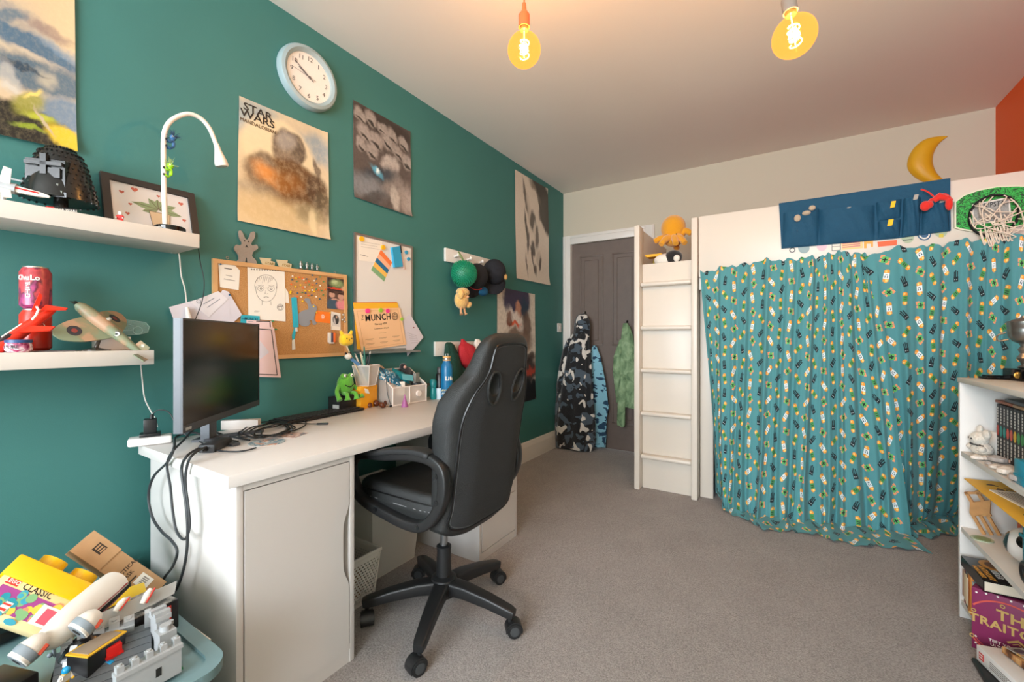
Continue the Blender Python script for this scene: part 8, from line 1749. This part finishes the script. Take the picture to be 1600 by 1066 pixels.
qo = Z(152, 1006, ZT + .07); MO = T(qo.x, qo.y, ZT, 0, 0, 25); B(MO).box((0, 0, .035), (.052, .078, .07), bev=.002).done('carton', dkb, yb3); B(MO).box((0, 0, .0715), (.054, .080, .003)).done('yellow_edge', mat('gold_yellow_card', '#d8a828', .5), yb3); B(MO).box((0, 0, .0735), (.042, .068, .001)).done('inner_card', mat('brown_grey_card', '#8f7f6c', .7), yb3)
# curved black mask
mk2 = thing('black_mask', (.66, .27, ZT), 'smooth black curved visor-like mask with two white stickers in front of the castle', 'mask')
cmk = Z(146, 1062, ZT); cmk = Vector((cmk.x - .03, cmk.y, ZT)); b = B()
def fmk(u, v):
    a = lerp(-1.25, 1.25, u); e = v * 1.35; r_ = .062; return cmk + Vector((r_ * .8 * math.cos(a) * math.cos(e) - .02, r_ * math.sin(a) * math.cos(e), .085 * math.sin(e)))
b.grid(fmk, 24, 14); b.grid(lambda u, v: fmk(1 - u, v) - Vector((.003, 0, .0)), 24, 14); b.done('visor', mat('black_visor', '#131314', .22), mk2, ang=80, recalc=False)
B(frame(fmk(.2, .35) + Vector((.001, -.001, 0)), (.65, .75, 0), (-.25, .2, 1))).rect(-.007, -.016, .007, .016, 0, .001).done('white_sticker', mat('grey_white_sticker', '#c4c6c8', .5), mk2); B(frame(fmk(.2, .7) + Vector((.001, -.001, 0)), (.65, .75, 0), (-.45, .3, 1))).rect(-.006, -.008, .006, .008, 0, .001).done('white_sticker', mat('grey_white_sticker', '#c4c6c8', .5), mk2)
B(T(.62, .16, ZT, 0, 0, 20)).box((0, 0, .03), (.10, .08, .06), bev=.003).done('black_speaker_box', dkb, None, 'black box with small round marks beside the curved mask', 'box')
# castle
lg_ = bk('light_grey', '#a9abab'); dg_ = bk('dark_grey', '#55595c'); cs_ = thing('brick_castle', (.72, .35, ZT), 'light grey brick castle with battlements and a dark plank floor on the box lid', 'toy castle')
wA, wB = Z(281, 1048, ZT), Z(178, 1106, ZT); wd_v = (wB - wA); wl = wd_v.length; MC_ = frame(wA, wd_v, (0, 0, 1)); zc = (MC_.to_3x3() @ Vector((0, 0, 1))); out = 1 if zc.x > 0 else -1
b = B(MC_); b.rect(0, 0, wl, .055, -.008, .008); b.rect(-.002, .055, wl, .064, -.012 , .012)
k = 0; x = 0.0
while x < wl - .01: b.rect(x, .064, x + .012, .076, -.004, .011); b.tube([(x + .006, .076, .004), (x + .006, .0785, .004)], .004, 8); x += .024
for x in (.036, .105, .15): b.rect(x, .018, x + .010, .036, .008 * out, .0086 * out, i=1)
b.done('battlement_wall', [lg_, inkb], cs_)
B(MC_).rect(-.006, -.001, wl, .004, -.05 if out > 0 else .0, .012 if out > 0 else .05).done('green_baseplate', bk('green', '#1f8a52'), cs_)
fl0 = thing('x', (0, 0, 0), None, None) if False else None
qf = Z(236, 972, ZT + .06); qg = Z(182, 990, ZT + .06); Mf = frame(qf, (qg - qf), Vector((.93, .12, -.35))); b = B(Mf)
for k in range(7): b.rect(0, .018 * k, .155, .018 * k + .0168, -.006, 0)
b.done('plank_floor', dg_, cs_)
b = B(Mf); b.rect(.0, .0, .012, .012, 0, .045); 
for (x, y, h) in ((.03, -.012, .03), (.055, -.016, .035), (.08, -.014, .028), (.105, -.012, .034), (.13, -.012, .026)): b.rect(x, y, x + .018, y + .016, -.004, h); b.tube([(x + .009, y + .008, h), (x + .009, y + .008, h + .003)], .005, 8)
b.rect(.03, -.008, .148, .008, -.01, .016); b.done('rear_battlement', lg_, cs_)
qt = Z(247, 1030, ZT); b = B(T(qt.x - .02, qt.y + .01, ZT)); b.rbox(-.018, .018, -.012, .012, 0, .088); b.rbox(-.022, .022, -.015, .015, .084, .094)
for s in (-1, 1): b.rbox(s * .012 - .006, s * .012 + .006, -.015, .015, .094, .102)
b.done('corner_tower', lg_, cs_)
qt = Z(262, 1030, ZT); b = B(T(qt.x, qt.y, ZT)); b.rbox(-.016, .016, -.02, .012, 0, .07); b.cyl((0, -.004, .07), (0, -.004, .082), .011, n=16).cyl((-.014, .01, .07), (-.014, .01, .078), .006, n=12); b.done('round_turret', lg_, cs_)
qt = Z(184, 1060, ZT); rdp = B(T(qt.x - .03, qt.y, ZT)).rbox(-.010, .010, -.013, .013, 0, .062, bev=.001).rbox(-.012, .012, -.015, .015, .040, .044); rdp.done('red_panel', bk('red', '#d0261c'), cs_)
# brick figures on the pile
bkc = dict(r=bk('red', '#d0261c'), y=bk('yellow', '#f0b818'), b=bk('blue', '#1c8fc4'), g=bk('light_grey', '#a9abab'), w=bk('white', '#dedad2'), k=bk('black', '#1a1a1b'), s=bk('skin', '#f2b23c'), n=bk('brown', '#7a4a2a'), t=bk('green', '#1f8a52'))
figs = [((.70, .318, ZT + .03), 80, 200, 'b', 'b', 's', 'g', 'blue-clad brick figure lying on the castle plank floor'), ((.618, .36, ZT + .083), 60, 160, 'r', 'b', 'y', 'g', 'red and blue brick figure lying on the rear battlement'), ((.71, .235, ZT + .035), 15, 30, 'y', 'w', 'y', 'b', 'yellow and white brick figure in front of the red castle panel'),
        ((.735, .155, ZT + .03), 55, 90, 'b', 'b', 'y', 'g', 'blue brick figure with a grey helmet at the bottom edge of the pile'), ((.70, .150, ZT + .075), 60, 20, 'n', 'r', 'y', 'n', 'brown and red brick figure with a round shield under the airliner nose'), ((.70, .055, ZT + .06), 50, 70, 'b', 'y', 'y', 'g', 'yellow and blue brick figure at the left edge of the pile')]
for k, (p, rx, rz, l, bd, h, ht, lab) in enumerate(figs): minifig(T(p[0], p[1], p[2], 0, rx, rz), bkc[l], bkc[bd], bkc[h], lab, hat=bkc[ht], s=1.15)
sh = thing('round_shield', (.715, .15, ZT + .09), 'round brown and blue toy shield with a yellow boss under the airliner nose', 'toy shield')
MSH = frame((.735, .148, ZT + .088), (.3, .9, .2), (-.4, .1, .9)); B(MSH).disc(0, 0, .017, z1=.003, n=20).done('shield_face', bkc['n'], sh); B(MSH).rect(-.012, -.004, .012, .004, .003, .0045).done('blue_band', bkc['b'], sh); B(MSH).ball((0, .006, .005), .005, n=10).done('boss', bkc['y'], sh)
# second castle fragment and loose bricks along the bottom edge
cf = thing('castle_fragment', (.74, .08, ZT), 'light grey brick castle fragment with stepped blocks at the bottom left corner', 'toy castle')
b = B(T(.77, .13, ZT, 0, 0, -15))
for k in range(5): b.rbox(-.014, .012, -.05 + .024 * k, -.038 + .024 * k, .03 if k % 2 else .034, .046); b.tube([(0, -.044 + .024 * k, .046), (0, -.044 + .024 * k, .049)], .004, 8)
b.rbox(-.016, .014, -.055, .062, 0, .034); b.done('block_wall', lg_, cf)
b = B(T(.755, .045, ZT, 0, 0, 10)); b.rbox(-.02, .02, -.03, .03, 0, .05); 
for k in range(3): b.rbox(-.02, .02, -.03 + .024 * k, -.018 + .024 * k, .05, .062)
b.done('stepped_wall', lg_, cf); B(T(.775, .088, ZT)).rbox(-.01, .01, -.010, .012, 0, .03, bev=.002).done('green_brick', bkc['t'], cf)
R.seed(9)
bl_lab = ['grey', 'dark grey', 'white', 'blue']
spots = [((.62, .33), 'g', 'grey loose brick beside the open carton'), ((.635, .315), 'k', 'black loose brick beside the open carton'), ((.60, .345), 'b', 'blue loose brick behind the open carton'), ((.68, .11), 'k', 'black loose brick left of the mask'), ((.665, .09), 'n', 'brown loose brick left of the mask'), ((.69, .085), 'g', 'grey loose brick left of the mask')]
for k, ((x, y), c_, lab) in enumerate(spots):
    b = B(T(x, y, ZT, 0, 0, 30 * k)); b.rbox(-.012, .012, -.008, .008, 0, .0096)
    for i_ in (-1, 0, 1):
        for j_ in (-1, 1): b.cyl((i_ * .008, j_ * .004, .0096), (i_ * .008, j_ * .004, .0114), .0024, n=8)
    b.done('loose_brick', bkc[c_], None, lab, 'toy brick', 'loose toy bricks')
# printed strip leaning between box and desk
q0, q1 = Y(285, 986, .495), Y(328, 1019, .495); b = B(frame(q0, q1 - q0, (0, .10, 1))); w9 = (q1 - q0).length; b.rect(0, 0, w9, .030, 0, .002, i=0); b.rect(w9 * .5, .0, w9 * .68, .028, .0, .0026, i=1); b.disc(w9 * .33, .016, .005, z0=-.0006, z1=.0026, i=2); b.line([(w9 * .62, .006), (w9 * .64, .02)], .003, -.001, .003, i=0)
b.M = I4; b.done('printed_strip', [paper, mat('slate_print', '#5c6068', .5), mat('rust_print', '#a06a54', .5)], None, 'white printed card strip standing between the storage box and the desk', 'card')
